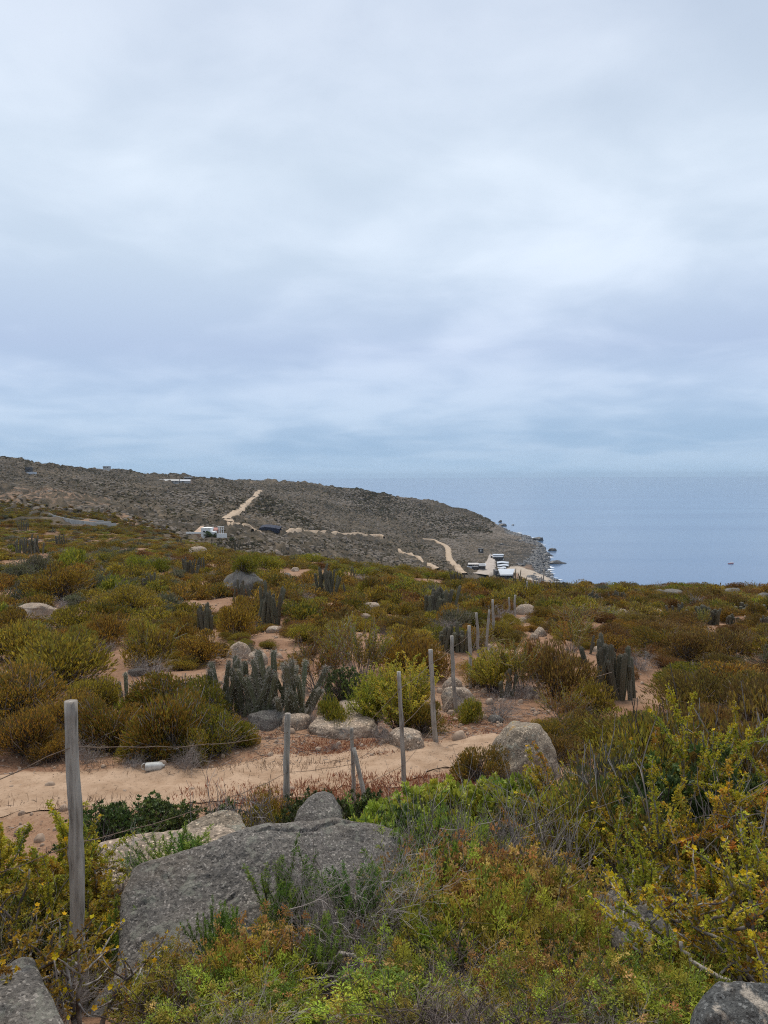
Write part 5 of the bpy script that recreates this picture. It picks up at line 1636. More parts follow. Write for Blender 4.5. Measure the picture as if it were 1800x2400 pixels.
# nothing grows in front of the cacti, the rocks and the posts that the view shows whole
prot = [(u, v, w, h) for (u, v, w, h, *_) in CACTI] + [(u, v, w, h) for (u, v, w, h, *_) in ROCKS if v < 1740 and h > 10]
prot += [(560, 1684, 120, 150), (655, 1688, 135, 168), (1099, 1611, 12, 145), (1120, 1540, 12, 100), (1140, 1540, 14, 110), (1156, 1505, 10, 100), (1206, 1461, 10, 66), (1235, 1407, 8, 45), (1070, 1662, 12, 170), (1250, 1405, 8, 40)]
prot += [(u, v, w, h) for (kd, u, v, w, h, _) in SHRUBS if v < 1640 and kd in ('lime', 'broom', 'sprawl')]
hpx = (tR * 1.25) / tD * F
wpx = tR / tD * F * 1.0
for (pu, pv, pw, ph) in prot:
    fr = pv < 1475 and pv != 1470
    okm &= ~((np.abs(uu - pu) < pw * (.4 if fr else .5) + wpx * (.7 if fr else 1)) & (vv > pv + 1) & (vv - hpx * (.75 if fr else 1) < pv - ph * (.4 if fr else .15)))
order = np.argsort(tD)
singles, mass = [], []
for k in order:
    if not okm[k]:
        continue
    if free(X_[k], Y_[k], tR[k]):
        inframe = -40 < uu[k] < 1840
        (singles if (inframe and len(singles) < 245) else mass).append(k)


def kind_at(u, v, D, rng):
    zone = fbm(u / 260.0, D / 14.0, seed=91, oct=2)
    r = rng.random()
    if u > 1250:
        tb = [('russet', .46), ('ochre', .22), ('olive', .10), ('deadfine', .10), ('sprawl', .05), ('sage', .05), ('lime', .02)]
    elif u < 420 and D > 30:
        tb = [('ochre', .34), ('sage', .20), ('olive', .18), ('russet', .12), ('lime', .08), ('deadfine', .08)]
    else:
        tb = [('ochre', .46), ('olive', .18), ('russet', .14), ('deadfine', .07), ('sprawl', .05), ('sage', .06), ('lime', .04)]
    r = min(.999, max(0, r + zone * .22))
    for kd, p_ in tb:
        if r < p_:
            return kd
        r -= p_
    return tb[0][0]


KTXT = {'russet': 'russet-brown heath shrub', 'ochre': 'low ochre heath shrub', 'olive': 'olive heath shrub', 'deadfine': 'grey leafless shrub', 'sprawl': 'thin gold-tipped shrub',
        'sage': 'grey-green sage shrub', 'lime': 'yellow-green shrub'}
ANCHORS = [(478, 1470, 'the open cactus clump'), (618, 1440, 'the tall rounded cactus clump'), (610, 1640, 'the large spiny cactus'), (278, 1635, 'the pale spiny cactus'), (1448, 1590, 'the tall thick cactus'),
           (1027, 1430, 'the fan-like cactus'), (1062, 1505, 'the cactus behind the fence'), (1191, 1610, 'the small cactus by the fence'), (762, 1380, 'the upright brow cactus'), (1660, 1450, 'the blackish cactus row'),
           (1594, 1440, 'the grey cactus group'), (62, 1445, 'the broad tan boulder'), (1238, 1435, 'the two rounded boulders'), (1080, 1650, 'the tan fence boulder'), (1235, 1770, 'the orange-lichened boulder'),
           (240, 1565, 'the bare soil patch'), (1530, 1615, 'the red soil patch'), (840, 1560, 'the sprawling gold-tipped shrubs'), (935, 1660, 'the bright yellow broom'), (1267, 1484, 'the layered tan stone'),
           (556, 1530, 'the cracked tan rock'), (870, 1430, 'the pale flat rock'), (1710, 1540, 'the rust-brown rounded shrub'), (1228, 1580, 'the green-yellow broom'), (400, 1720, 'the olive thicket')]
ORD = ['nearest', 'second', 'third', 'fourth', 'fifth', 'sixth', 'seventh', 'eighth', 'ninth', 'tenth', 'eleventh', 'twelfth']
info = {}
for k in singles:
    kd = kind_at(uu[k], vv[k], tD[k], rngF)
    best = min(ANCHORS, key=lambda a: math.hypot(a[0] - uu[k], (a[1] - vv[k]) * 1.6))
    du, dv_ = uu[k] - best[0], (vv[k] - best[1]) * 1.6
    side = ('right of' if du > 0 else 'left of') if abs(du) > abs(dv_) else ('in front of' if dv_ > 0 else 'behind')
    info.setdefault((kd, side, best[2]), []).append((math.hypot(du, dv_), k))
for (kd, side, an_), lst in info.items():
    for q, (_, k) in enumerate(sorted(lst)):
        w = tR[k] * 2 * rngF.uniform(.95, 1.25) * (.8 if kd in ('deadfine', 'lime') else 1)
        asp = rngF.uniform(.36, .56)
        plant(kd, (X_[k], Y_[k], Z_[k]), w, w * asp, f'{KTXT[kd]}, {ORD[q]} one {side} {an_}', group=f'{KTXT[kd]}s on the slope')


# ------------------------------------------------------------------ masses nobody could count
def scatter_stuff(name, pts, rz, scl, idx, meshes, proto_name):
    pc = bpy.data.collections.new(name + '_kinds')
    for k, ms in enumerate(meshes):
        o = bpy.data.objects.new(f'{proto_name}_{k:02d}', ms)
        pc.objects.link(o)
    me_ = bpy.data.meshes.new(name)
    me_.vertices.add(len(pts))
    me_.vertices.foreach_set('co', np.asarray(pts, np.float32).ravel())
    for nm, tp, dat in (('rz', 'FLOAT_VECTOR', np.stack([np.zeros(len(pts)), np.zeros(len(pts)), rz], -1)), ('scl', 'FLOAT_VECTOR', scl)):
        a = me_.attributes.new(nm, tp, 'POINT')
        a.data.foreach_set('vector', np.asarray(dat, np.float32).ravel())
    a = me_.attributes.new('idx', 'INT', 'POINT')
    a.data.foreach_set('value', np.asarray(idx, np.int32))
    o = tag(put(name, me_), kind='stuff')
    ng = bpy.data.node_groups.new(name, 'GeometryNodeTree')
    ng.interface.new_socket('Geometry', in_out='INPUT', socket_type='NodeSocketGeometry')
    ng.interface.new_socket('Geometry', in_out='OUTPUT', socket_type='NodeSocketGeometry')
    gi, go = ng.nodes.new('NodeGroupInput'), ng.nodes.new('NodeGroupOutput')
    ip = ng.nodes.new('GeometryNodeInstanceOnPoints')
    ci = ng.nodes.new('GeometryNodeCollectionInfo')
    ci.inputs['Collection'].default_value = pc
    ci.inputs['Separate Children'].default_value = True
    ci.inputs['Reset Children'].default_value = True
    ip.inputs['Pick Instance'].default_value = True

    def attr(nm, tp):
        n = ng.nodes.new('GeometryNodeInputNamedAttribute')
        n.data_type = tp
        n.inputs['Name'].default_value = nm
        return n.outputs['Attribute']
    ng.links.new(gi.outputs[0], ip.inputs['Points'])
    ng.links.new(ci.outputs[0], ip.inputs['Instance'])
    ng.links.new(attr('idx', 'INT'), ip.inputs['Instance Index'])
    ng.links.new(attr('rz', 'FLOAT_VECTOR'), ip.inputs['Rotation'])
    ng.links.new(attr('scl', 'FLOAT_VECTOR'), ip.inputs['Scale'])
    ng.links.new(ip.outputs[0], go.inputs[0])
    md = o.modifiers.new('scatter', 'NODES')
    md.node_group = ng
    return o


def joined(ms_list, name):
    """foliage and stems of one plant kind as one mesh"""
    V, Q, C, M, n = [], [], [], [], 0
    mats = []
    for m_ in ms_list:
        if m_ is None:
            continue
        co = np.empty(len(m_.vertices) * 3, np.float32)
        m_.vertices.foreach_get('co', co)
        li = np.empty(len(m_.loops), np.int32)
        m_.loops.foreach_get('vertex_index', li)
        cl_ = np.empty(len(m_.vertices) * 4, np.float32)
        m_.attributes['Col'].data.foreach_get('color', cl_)
        V.append(co.reshape(-1, 3)); Q.append(li.reshape(-1, 4) + n); C.append(cl_.reshape(-1, 4)[:, :3])
        M.append(np.full(len(li) // 4, len(mats)))
        mats.append(m_.materials[0])
        n += len(V[-1])
    return mesh_np(name, np.concatenate(V), np.concatenate(Q), np.concatenate(C), mats, np.concatenate(M))


FAR = {'ochre': [heath_meshes(400 + k, 1100, OCHRE, ln=(.06, .12), wd=.028, tw=60) for k in range(2)],
       'olive': [heath_meshes(410, 1100, OLIVE, ln=(.06, .12), wd=.028, tw=60)],
       'russet': [heath_meshes(420 + k, 1100, RUSSET, ln=(.06, .12), wd=.028, tw=60) for k in range(2)],
       'sage': [heath_meshes(430, 900, SAGE, ln=(.06, .12), wd=.028, tw=90, twpal=GREYTWIG)],
       'lime': [heath_meshes(440, 900, LIME, ln=(.06, .12), wd=.028, tw=60)],
       'deadfine': [(None, dead_mesh(450, 30, .62, .008, 1.2))],
       'sprawl': [broom_meshes(460, 24, .75, OCHRE[:3] + LIME[:2], spread=.9, bare=.5, fork=2, dens=16, leaf=.05, wd=.018, twpal=GREYTWIG)]}
fidx, fmeshes = {}, []
for kd, lst in FAR.items():
    fidx[kd] = []
    for ms in lst:
        fidx[kd].append(len(fmeshes))
        fmeshes.append(joined(ms, 'shrub'))
pts, rz_, sc_, ix_ = [], [], [], []
for k in mass:
    kd = kind_at(uu[k], vv[k], tD[k], rngF)
    w = tR[k] * 2 * rngF.uniform(1.0, 1.35) / .8
    pts.append((X_[k], Y_[k], Z_[k] - .03))
    rz_.append(rngF.uniform(0, 6.283))
    sc_.append((w, w, w * rngF.uniform(.60, .92) * (.78 if tD[k] > 55 else 1) * (.6 if tD[k] > 100 and uu[k] < 480 else 1)))
    ix_.append(fidx[kd][rngF.integers(0, len(fidx[kd]))])
for side in (-1, 1):                                    # the growth goes on beyond both edges of the view
    for _ in range(130):
        D = rngF.uniform(1.5, 12)
        x = side * (D * .52 + rngF.uniform(.5, 5.5))
        if 8.7 < D < 11.6 and side < 0:
            continue
        kd = ['ochre', 'olive', 'russet', 'lime', 'sage', 'deadfine'][rngF.integers(0, 6)]
        w = rngF.uniform(.8, 1.5)
        pts.append((x, D, float(H(x, D)) - .03))
        rz_.append(rngF.uniform(0, 6.283))
        sc_.append((w, w, w * rngF.uniform(.7, 1.1)))
        ix_.append(fidx[kd][rngF.integers(0, len(fidx[kd]))])
NL = 34000
lD = np.sqrt(rngF.uniform(142.0 ** 2, 330.0 ** 2, NL))
lX = rngF.uniform(-.62, -.20, NL) * lD
lZ = H(lX, lD)
lu, lv = project_many(np.stack([lX, lD, lZ], -1))
lim = np.clip((345 - lD) / 120, 0, 1) * np.clip((430 - lu) / 120, 0, 1)
okl = (rngF.random(NL) < lim) & ~((np.abs(lu - 195) < 84) & (lv > 1227) & (lv < 1239)) & (fbm(lX * .07, lD * .05, seed=66, oct=3) < .5) & (rngF.random(NL) < np.clip((330 - lD) / 130, .25, 1))
for k in np.nonzero(okl)[0]:
    kd = ['russet', 'ochre', 'olive', 'sage', 'russet', 'deadfine'][rngF.integers(0, 6)]
    w = rngF.uniform(1.0, 2.4)
    pts.append((lX[k], lD[k], lZ[k] - .05))
    rz_.append(rngF.uniform(0, 6.283))
    sc_.append((w, w, w * rngF.uniform(.5, .8)))
    ix_.append(fidx[kd][rngF.integers(0, len(fidx[kd]))])
scatter_stuff('scrub', pts, np.array(rz_), np.array(sc_), ix_, fmeshes, 'shrub')
print('singles', len(singles), 'mass', len(mass))

# far slope: grey scrub and outcrops over several hundred metres
HILL = [heath_meshes(470 + k, 150, SCRUB + SAGE[:1] + OLIVE[4:5] + RUSSET[3:4], h=.5, ln=(.12, .24), wd=.10, tw=10, lumps=7) for k in range(3)]
hm = [joined(ms, 'shrub') for ms in HILL]
M_HROCK = plain_mat('hill_rock', (0.18, 0.143, 0.107), 0.9, 0.35, 0.5)
for k in range(3):
    hm.append(rock_mesh('rock', M_HROCK, 480 + k, 1.0, .9, .5, False, 6))
NH = 150000
hD = np.sqrt(rngF.uniform(112.0 ** 2, 1420.0 ** 2, NH))
hD[:9000] = rngF.uniform(114.0, 330.0, 9000)
hT = rngF.uniform(-.62, .24, NH)
hX = hT * hD
hZ = H(hX, hD)
hu, hv = project_many(np.stack([hX, hD, hZ], -1))
okh = (hZ > 2.0) & ((hT < -.22) | (hD > 150)) & ((hD > 165) | (rngF.random(NH) < .3)) & (hu > -60) & (hu < 1310)
hn = fbm(hX / 34, hD / 50, seed=55, oct=3)
hn2 = fbm(hX / 130, hD / 190, seed=57, oct=3)
okh &= rngF.random(NH) < np.clip(.68 + hn * .6 + hn2 * .3, .3, 1)
okh &= ~((hu < 400) & (hD < 300) & (rngF.random(NH) > np.clip((hD - 190) / 110, .05, 1)))
for (bu, bv, ru, rv) in [(60, 1160, 110, 16), (190, 1175, 80, 14), (250, 1215, 60, 10), (1240, 1350, 34, 24), (1150, 1328, 24, 20)]:
    okh &= (((hu - bu) / ru) ** 2 + ((hv - bv) / rv) ** 2 > 1) | (rngF.random(NH) < .45)
lines = [[(536, 1227), (535, 1218), (540, 1209), (552, 1199), (570, 1187), (594, 1164), (609, 1149)], [(535, 1226), (570, 1231), (597, 1240)], [(650, 1242), (760, 1247), (830, 1253), (900, 1262)],
         [(990, 1263), (1034, 1274), (1048, 1284), (1053, 1309), (1074, 1334), (1088, 1347)], [(1153, 1303), (1147, 1327), (1126, 1349)], [(935, 1288), (985, 1312), (1025, 1338)]]
for ln_ in lines:
    for (x0, y0), (x1, y1) in zip(ln_[:-1], ln_[1:]):
        l2 = (x1 - x0) ** 2 + (y1 - y0) ** 2
        t_ = np.clip(((hu - x0) * (x1 - x0) + (hv - y0) * (y1 - y0)) / l2, 0, 1)
        okh &= np.hypot(hu - x0 - t_ * (x1 - x0), (hv - y0 - t_ * (y1 - y0)) * 1.2) > 5.5 + 5.5 * ((hv - y0 - t_ * (y1 - y0)) > 0)
for (bu, bv, ru, rv, dm) in [(195, 1226, 84, 8, 0), (490, 1254, 44, 11, 0), (406, 1131, 50, 6, 0), (1180, 1345, 34, 16, 0), (1118, 1332, 26, 12, 0), (1172, 1315, 22, 14, 0), (632, 1243, 30, 6, 0)]:
    okh &= ((hu - bu) / ru) ** 2 + ((hv - bv) / rv) ** 2 > 1
ki = np.nonzero(okh)[0]
isr = rngF.random(len(ki)) < np.clip(.28 + .45 * fbm(hX[ki] / 60, hD[ki] / 90, seed=58, oct=3), .06, .85)
sz = np.where(isr, rngF.uniform(.6, 2.6, len(ki)) ** 1.1, rngF.uniform(1.2, 2.9, len(ki)))
sz = sz * np.clip(.62 + .55 * (hD[ki] / 700), .7, 1.25) * np.clip(1 + .5 * hn2[ki], .7, 1.5)
wet = hZ[ki] < 6
scatter_stuff('hillside_scrub', np.stack([hX[ki], hD[ki], hZ[ki] - .15 * sz], -1), rngF.uniform(0, 6.283, len(ki)),
              np.stack([sz * 1.1, sz * 1.1, sz * np.where(isr, rngF.uniform(.7, 1.1, len(ki)), rngF.uniform(.55, .8, len(ki)))], -1),
              np.where(isr | wet, 3 + rngF.integers(0, 3, len(ki)), rngF.integers(0, 3, len(ki))), hm, 'piece')

# shoreline rocks
NS = 30000
sD = rngF.uniform(560, 1320, NS)
sT = rngF.uniform(.08, .24, NS)
sX = sT * sD
sZ = H(sX, sD)
k_ = np.nonzero((sZ > -2.6) & (sZ < 2.4))[0][:1500]
srm = [rock_mesh('rock', M_SEAROCK, 490 + q, 1, .9, .5, False, 7, .2) for q in range(3)]
ss = rngF.uniform(1.2, 5.5, len(k_))
scatter_stuff('shore_rocks', np.stack([sX[k_], sD[k_], np.maximum(sZ[k_], -.6)], -1), rngF.uniform(0, 6.283, len(k_)), np.stack([ss * 1.2, ss, ss * .75], -1), rngF.integers(0, 3, len(k_)), srm, 'rock')

# white water among them
foam_m = plain_mat('foam', (0.8, 0.82, 0.84), .8, .1, .5)
kf = np.nonzero((sZ > -3.2) & (sZ < -.7))[0]
kf = kf[rngF.permutation(len(kf))[:110]]
mbf = MB()
for k in kf:
    n = 10
    an = np.arange(n) * 6.283 / n
    r = rngF.uniform(.5, 2.4) * (1 + .35 * fbm(np.cos(an) * 2, np.sin(an) * 2, seed=int(k)))
    ring = np.stack([sX[k] + np.cos(an) * r * 2.2, sD[k] + np.sin(an) * r, np.full(n, .10 + .02 * (k % 7))], -1)
    V = np.concatenate([ring, [[sX[k], sD[k], .35]]])
    mbf.add(V, [[n, q, q + 1, (q + 2) % n] for q in range(0, n, 2)], (1, 1, 1))
tag(put('foam', mbf.mesh('foam', [foam_m])), kind='stuff')
for k, (u, v, w, h, lab) in enumerate([
        (1295, 1291, 22, 7, 'dark squat rock standing alone in the sea off the point'), (1306, 1321, 46, 8, 'long low dark reef reaching into the sea'),
        (1284, 1303, 30, 7, 'dark rock with white surf beside the shore'), (1262, 1267, 26, 9, 'pale-topped dark rock at the shore, upper one'),
        (1176, 1233, 24, 6, 'dark reef at the far headland tip'), (1201, 1231, 9, 2, 'tiny dark rock awash beyond the headland tip'), (1172, 1224, 10, 5, 'small rock off the far headland, highest in view')]):
    d = ray(u, v)
    D = -EYE * d[1] / d[2]
    p = (d[0] / d[1] * D, D, -.4)
    m_ = rock_mesh('sea_rock', M_SEAROCK, 500 + k, px2m(w, D), px2m(w, D) * .6, px2m(h, D) + .5, False, 8, .3)
    tag(put('sea_rock', m_, None, p, 0), lab, 'rock')

# ------------------------------------------------------------------ post and wire fence
def wood_mat():
    m, t = new_mat('weathered_wood')
    l = t.links.new
    g = N(t, 'ShaderNodeTexCoord')
    mp = N(t, 'ShaderNodeMapping')
    mp.inputs['Scale'].default_value = (38, 38, 3.2)
    l(g.outputs['Object'], mp.inputs[0])
    n_ = N(t, 'ShaderNodeTexNoise', i_Scale=1.0, i_Detail=6.0, i_Roughness=0.7, i_Distortion=0.4)
    l(mp.outputs[0], n_.inputs['Vector'])
    nb = N(t, 'ShaderNodeTexNoise', i_Scale=5.0, i_Detail=3.0)
    l(g.outputs['Object'], nb.inputs['Vector'])
    f = math_n(t, 'ADD', math_n(t, 'MULTIPLY', n_.outputs[0], .7), math_n(t, 'MULTIPLY', nb.outputs[0], .3))
    rp = ramp(t, [(0.33, (0.08, 0.066, 0.054)), (0.42, (0.25, 0.215, 0.18)), (0.54, (0.38, 0.335, 0.285)), (0.7, (0.52, 0.47, 0.40))])
    l(f, rp.inputs[0])
    oi = N(t, 'ShaderNodeObjectInfo')
    h = N(t, 'ShaderNodeHueSaturation')
    l(rp.outputs[0], h.inputs['Color'])
    l(math_n(t, 'ADD', math_n(t, 'MULTIPLY', oi.outputs['Random'], .25), .82), h.inputs['Value'])
    p = N(t, 'ShaderNodeBsdfPrincipled')
    p.inputs['Roughness'].default_value = .85
    p.inputs['Specular IOR Level'].default_value = .2
    l(h.outputs[0], p.inputs['Base Color'])
    b = N(t, 'ShaderNodeBump', i_Strength=.8, i_Distance=.006)
    l(n_.outputs[0], b.inputs['Height'])
    l(b.outputs[0], p.inputs['Normal'])
    return finish(m, t, p.outputs[0])


M_WOOD = wood_mat()
M_WIRE = plain_mat('rusty_wire', (0.17, 0.11, 0.07), 0.7, 0.5, 20)
fence = tag(empty('wire_fence', G(680, 8.7)), 'old fence of grey wooden posts and rusty barbed wire running down to the coast', 'fence')
FI = np.array(fence.location)
# top pixel, foot pixel, distance ahead, pixel width, label
POSTS = [((166, 1643), (189, 2335), 4.15, 31, 'tallest nearest post with a knot, grey and round-topped'),
         ((674, 1672), (673, 1985), 8.6, 15.5, 'second post, straight with a pale flat top, behind the large boulder'),
         ((824, 1706), (829, 1868), 9.6, 9.5, 'short broken dark post with a leaning brace'),
         ((934.5, 1574), (949, 1846), 10.2, 10, 'thin post in front of the yellow-green broom'),
         ((1009, 1522), (1023, 1741), 12.2, 11, 'dark knotted post right of the yellow-green broom'),
         ((1059, 1490), (1069.5, 1663), 15.3, 9, None), ((1099.5, 1466), (1103, 1613), 18, 8, None), ((1116.5, 1436), (1123, 1545), 22, 6.5, None),
         ((1147, 1429), (1138, 1543), 22.6, 6, 'crooked thin post leaning to the right'), ((1154.5, 1405), (1157, 1508), 26, 6, None),
         ((1193, 1400), (1193, 1462), 33, 4.5, None), ((1207.6, 1394.5), (1206, 1463), 33, 5.5, 'pale post standing clear of the shrubs'), ((1235, 1362), (1235, 1409), 47, 4.8, None),
         ((1250, 1358), (1250, 1407), 54, 3.6, None), ((1257, 1360), (1257, 1399), 60, 3.6, None), ((1263, 1355), (1263, 1387), 70, 3.4, None), ((1269, 1351), (1269, 1378), 80, 3.2, None), ((1275, 1335), (1274, 1372), 86, 3.0, None)]
axes = []
for k, ((ut, vt_), (ub, vb), D, wpx, lab) in enumerate(POSTS):
    g = G(ub, D)
    top = P(ut, vt_, D)
    base = np.array([P(ub, vb, D)[0], D, g[2] - .18])
    r = px2m(wpx, D) / 2
    n = 24 if k < 5 else 10
    s = np.linspace(0, 1, n)
    path = base + (top - base) * s[:, None]
    path[:, 0] += r * .45 * fbm(s * 3.0, s * 0 + k, seed=600 + k, oct=3) * np.sin(s * 3.14)
    rad = r * (1.12 - .22 * s) * (1 + .05 * fbm(s * 9, s * 0 + k, seed=620 + k))
    if k == 0:
        rad = rad * (1 + .22 * np.exp(-((s - .575) / .035) ** 2))
        path[:, 0] -= .008 * np.exp(-((s - .575) / .05) ** 2)
    V, Q = tube(path - FI, rad, 24 if k == 0 else 16 if k < 5 else 8, True, .14 if k == 0 else .10, 640 + k)
    if k < 2:                                           # drying split down the face
        sd = 24 if k == 0 else 16
        ix = np.arange(n) * sd + (14 if k == 0 else 9)
        cut = np.clip((s - (.50 if k == 0 else .3)) / .1, 0, 1) * (.30 + .12 * np.sin(s * 23))
        V[ix] = V[ix] + (path - FI - V[ix]) * cut[:, None]
    mb = MB()
    mb.add(V, Q, (1, 1, 1))
    o = put('fence_post', mb.mesh('fence_post', [M_WOOD], True), fence)
    if lab:
        o['label'] = lab
    axes.append((base + np.array([0, 0, .18]), top, r))
a, b = P(829, 1752, 9.55), G(864, 9.35)
V, Q = tube(np.linspace(b - np.array([0, 0, .05]), a, 8) - FI, np.linspace(.034, .026, 8), 10, True, .1, 660)
mb = MB()
mb.add(V, Q, (1, 1, 1))
put('brace', mb.mesh('brace', [M_WOOD], True), fence)['label'] = 'stick leaning against the short broken post'
rngW = np.random.default_rng(70)
off0 = np.array([-1.9, 2.9, EYE - 3.4])
for lvl, f in enumerate((.86, .55, .22)):
    mb = MB()
    chain = [(np.array([-3.4, 4.0, EYE - 3.35 + .1]), np.array([-3.4, 4.0, EYE - 1.95]), .04)] + axes[:18]
    for (b0, t0, r0), (b1, t1, r1) in zip(chain[:-1], chain[1:]):
        q0, q1 = b0 + (t0 - b0) * f, b1 + (t1 - b1) * f
        if b1[1] > 12 and abs(b1[1] - b0[1]) < .8:
            continue
        L_ = np.linalg.norm(q1 - q0)
        n = max(6, int(L_ / .12)) if b0[1] < 20 else 6
        s = np.linspace(0, 1, n)
        pth = q0 + (q1 - q0) * s[:, None]
        pth[:, 2] -= .05 * L_ / 4 * 4 * s * (1 - s) + .006 * fbm(s * 12, s * 0 + lvl, seed=80)
        pth[:, 1] -= .03
        V, Q = tube(pth - FI, .003 if b1[1] < 20 else .002, 5, False)
        mb.add(V, Q, (1, 1, 1))
        if b1[1] < 14:
            nb = int(L_ / .13)
            bp = np.stack([np.interp(np.linspace(.02, .98, nb), s, pth[:, x]) for x in range(3)], -1) - FI
            for _ in range(2):
                dd = norm(rngW.normal(size=(nb, 3)))
                V, Q = segs(bp - dd * .014, bp + dd * .014, .0015, .001)
                mb.add(V, Q, (1, 1, 1))
    put('wire', mb.mesh('wire', [M_WIRE]), fence)

# ------------------------------------------------------------------ foreground plants
def fg(kind, u, D, w, h, label, vt=None, **kw):
    """plant at column u, D metres ahead; height from the photo row of its top when given"""
    p = G(u, D)
    kind = {'olive': 'olive_leaf', 'ochre': 'ochre_leaf', 'russet': 'russet_leaf', 'lime': 'lime_leaf', 'sage': 'sage_leaf', 'olive_fine': 'olive_leaf'}.get(kind, kind)
    if vt is not None:
        h = max(.12, P(u, vt, D)[2] - p[2])
    return plant(kind, p, w, h, label, **kw)


def fg_on(kind, u, v, D, w, h, label, **kw):           # rooted at a point of a rock face
    return plant(kind, P(u, v, D), w, h, label, **kw)


# dark hedge and leafy bushes between boulder and track
for k, (u, D, w, vt, lab) in enumerate([(225, 7.6, .75, 1905, 'dark green leafy bush right behind the nearest post'), (310, 7.9, .85, 1890, 'dark green leafy bush in the row behind the long tan rock, second from left'),
                                        (390, 8.0, .85, 1884, 'dark green leafy bush in the middle of the row behind the long tan rock'), (470, 8.1, .8, 1888, 'dark green leafy bush behind the peaked brown rock'),
                                        (530, 8.2, .5, 1895, 'small dark leafy bush at the right end of the row behind the rocks')]):
    fg('rosette_dark', u, D, w, None, lab, vt)
for u, D, w, vt, kd, lab in [(790, 7.6, .7, 1884, 'rosette_olive', 'dark olive leafy bush under the short broken post'), (850, 7.7, .7, 1884, 'rosette_olive', 'dark olive leafy bush under the leaning brace'),
                             (735, 7.9, .3, 1875, 'rosette_olive', 'small olive bush beside the rounded grey rock'),
                             (915, 7.2, .8, 1893, 'rosette', 'bright green thick-leaved bush right of the olive bushes'), (985, 7.4, .95, 1872, 'rosette', 'bright green thick-leaved bush behind the white dead branches'),
                             (1060, 7.6, .95, 1848, 'rosette', 'bright green thick-leaved bush left of the orange-lichened boulder'), (1150, 7.4, .95, 1850, 'rosette', 'bright green bush in front of the orange-lichened boulder'),
                             (920, 6.3, .55, 1920, 'rosette', 'low bright leafy bush at the right shoulder of the large boulder'), (1040, 6.6, .9, 1890, 'rosette', 'leafy green bush behind the orange-headed herbs'),
                             (1210, 6.9, .7, 1850, 'rosette', 'leafy green bush under the flowering shrub, left side'), (980, 6.4, .6, 1900, 'rosette_dark', 'dark green leafy bush behind the green shoots'),
                             (1090, 6.0, .5, 1925, 'lime', 'soft yellow-green bush between white twigs and grey dead bush'), (1105, 5.8, .5, 1935, 'herb', 'feathery bush left of the grey dead bush')]:
    fg(kd, u, D, w, None, lab, vt)
for u, D, w, vt, lab in [(640, 8.2, .55, 1868, 'ochre bush left of the second post, behind the large boulder'), (700, 8.4, .6, 1880, 'ochre bush right of the second post'), (610, 7.9, .5, 1900, 'low gold-ochre bush behind the boulder ridge')]:
    fg('ochre', u, D, w, None, lab, vt)
fg('dead', 590, 7.6, .55, None, 'antler-like grey dead shrub left of the second post', 1845)
fg('dead', 560, 7.7, .4, None, 'small grey dead shrub behind the peaked rock', 1880)
fg('deadfine', 1235, 5.9, .8, None, 'big brushy grey dead bush beside the orange-headed herbs', 1905)
fg('deadfine', 1280, 6.3, .7, None, 'grey dead bush behind the big brushy one', 1905)
fg('deadfine', 1400, 5.2, .9, None, 'tangle of dark dead twigs above the layered slab', 1985)
fg('dead', 1350, 4.9, .9, None, 'loose dead branches left of the layered slab', 2020)
fg('deadfine', 1500, 5.0, .8, None, 'low dead twigs behind the layered slab', 2020)
fg('deadfine', 1740, 5.0, .8, None, 'grey dead bush under the right-hand flowering shrub', 1980)

# upright green shoots
fg('shoots', 962, 5.15, .6, None, 'fresh green upright shoots at the right end of the large boulder', 1945)
fg('shoots', 920, 4.9, .40, None, 'few green shoots rising from the dead twigs below the boulder edge', 2060)
fg('shoots', 1010, 5.1, .4, None, 'green shoots half hidden behind the orange-headed herbs', 1985)
for u, D, w, vt, lab in [(405, 5.75, .5, 1955, 'green feathery sprigs on the left shoulder of the large boulder'), (470, 5.85, .42, 1950, 'green feathery sprigs right in front of the tan rock'), (340, 5.65, .30, 1990, 'green sprigs at the left corner of the large boulder')]:
    p = P(u, 2050, D)
    plant('shoots', (p[0], p[1], p[2] - .05), w, P(u, vt, D)[2] - p[2], lab)
for u, v, D, w, h, lab in [(655, 2185, 4.55, .42, .42, 'slender green sprigs standing against the boulder face'), (690, 2230, 4.4, .35, .3, 'green sprigs lower on the boulder face, right of the slender ones'),
                           (500, 2280, 4.2, .25, .32, 'leaning green shoot left of the slender sprigs'), (545, 2250, 4.25, .22, .26, 'thin grey-green sprig beside the leaning shoot'), (840, 2160, 4.5, .3, .36, 'green shoots among dead twigs on the boulder'),
                           (480, 2430, 3.75, .2, .30, 'single bright green shoot at the bottom edge below the orange herbs'), (745, 2330, 4.0, .16, .42, 'green stalk among bleached branches')]:
    fg_on('shoots', u, v, D, w, h, lab)

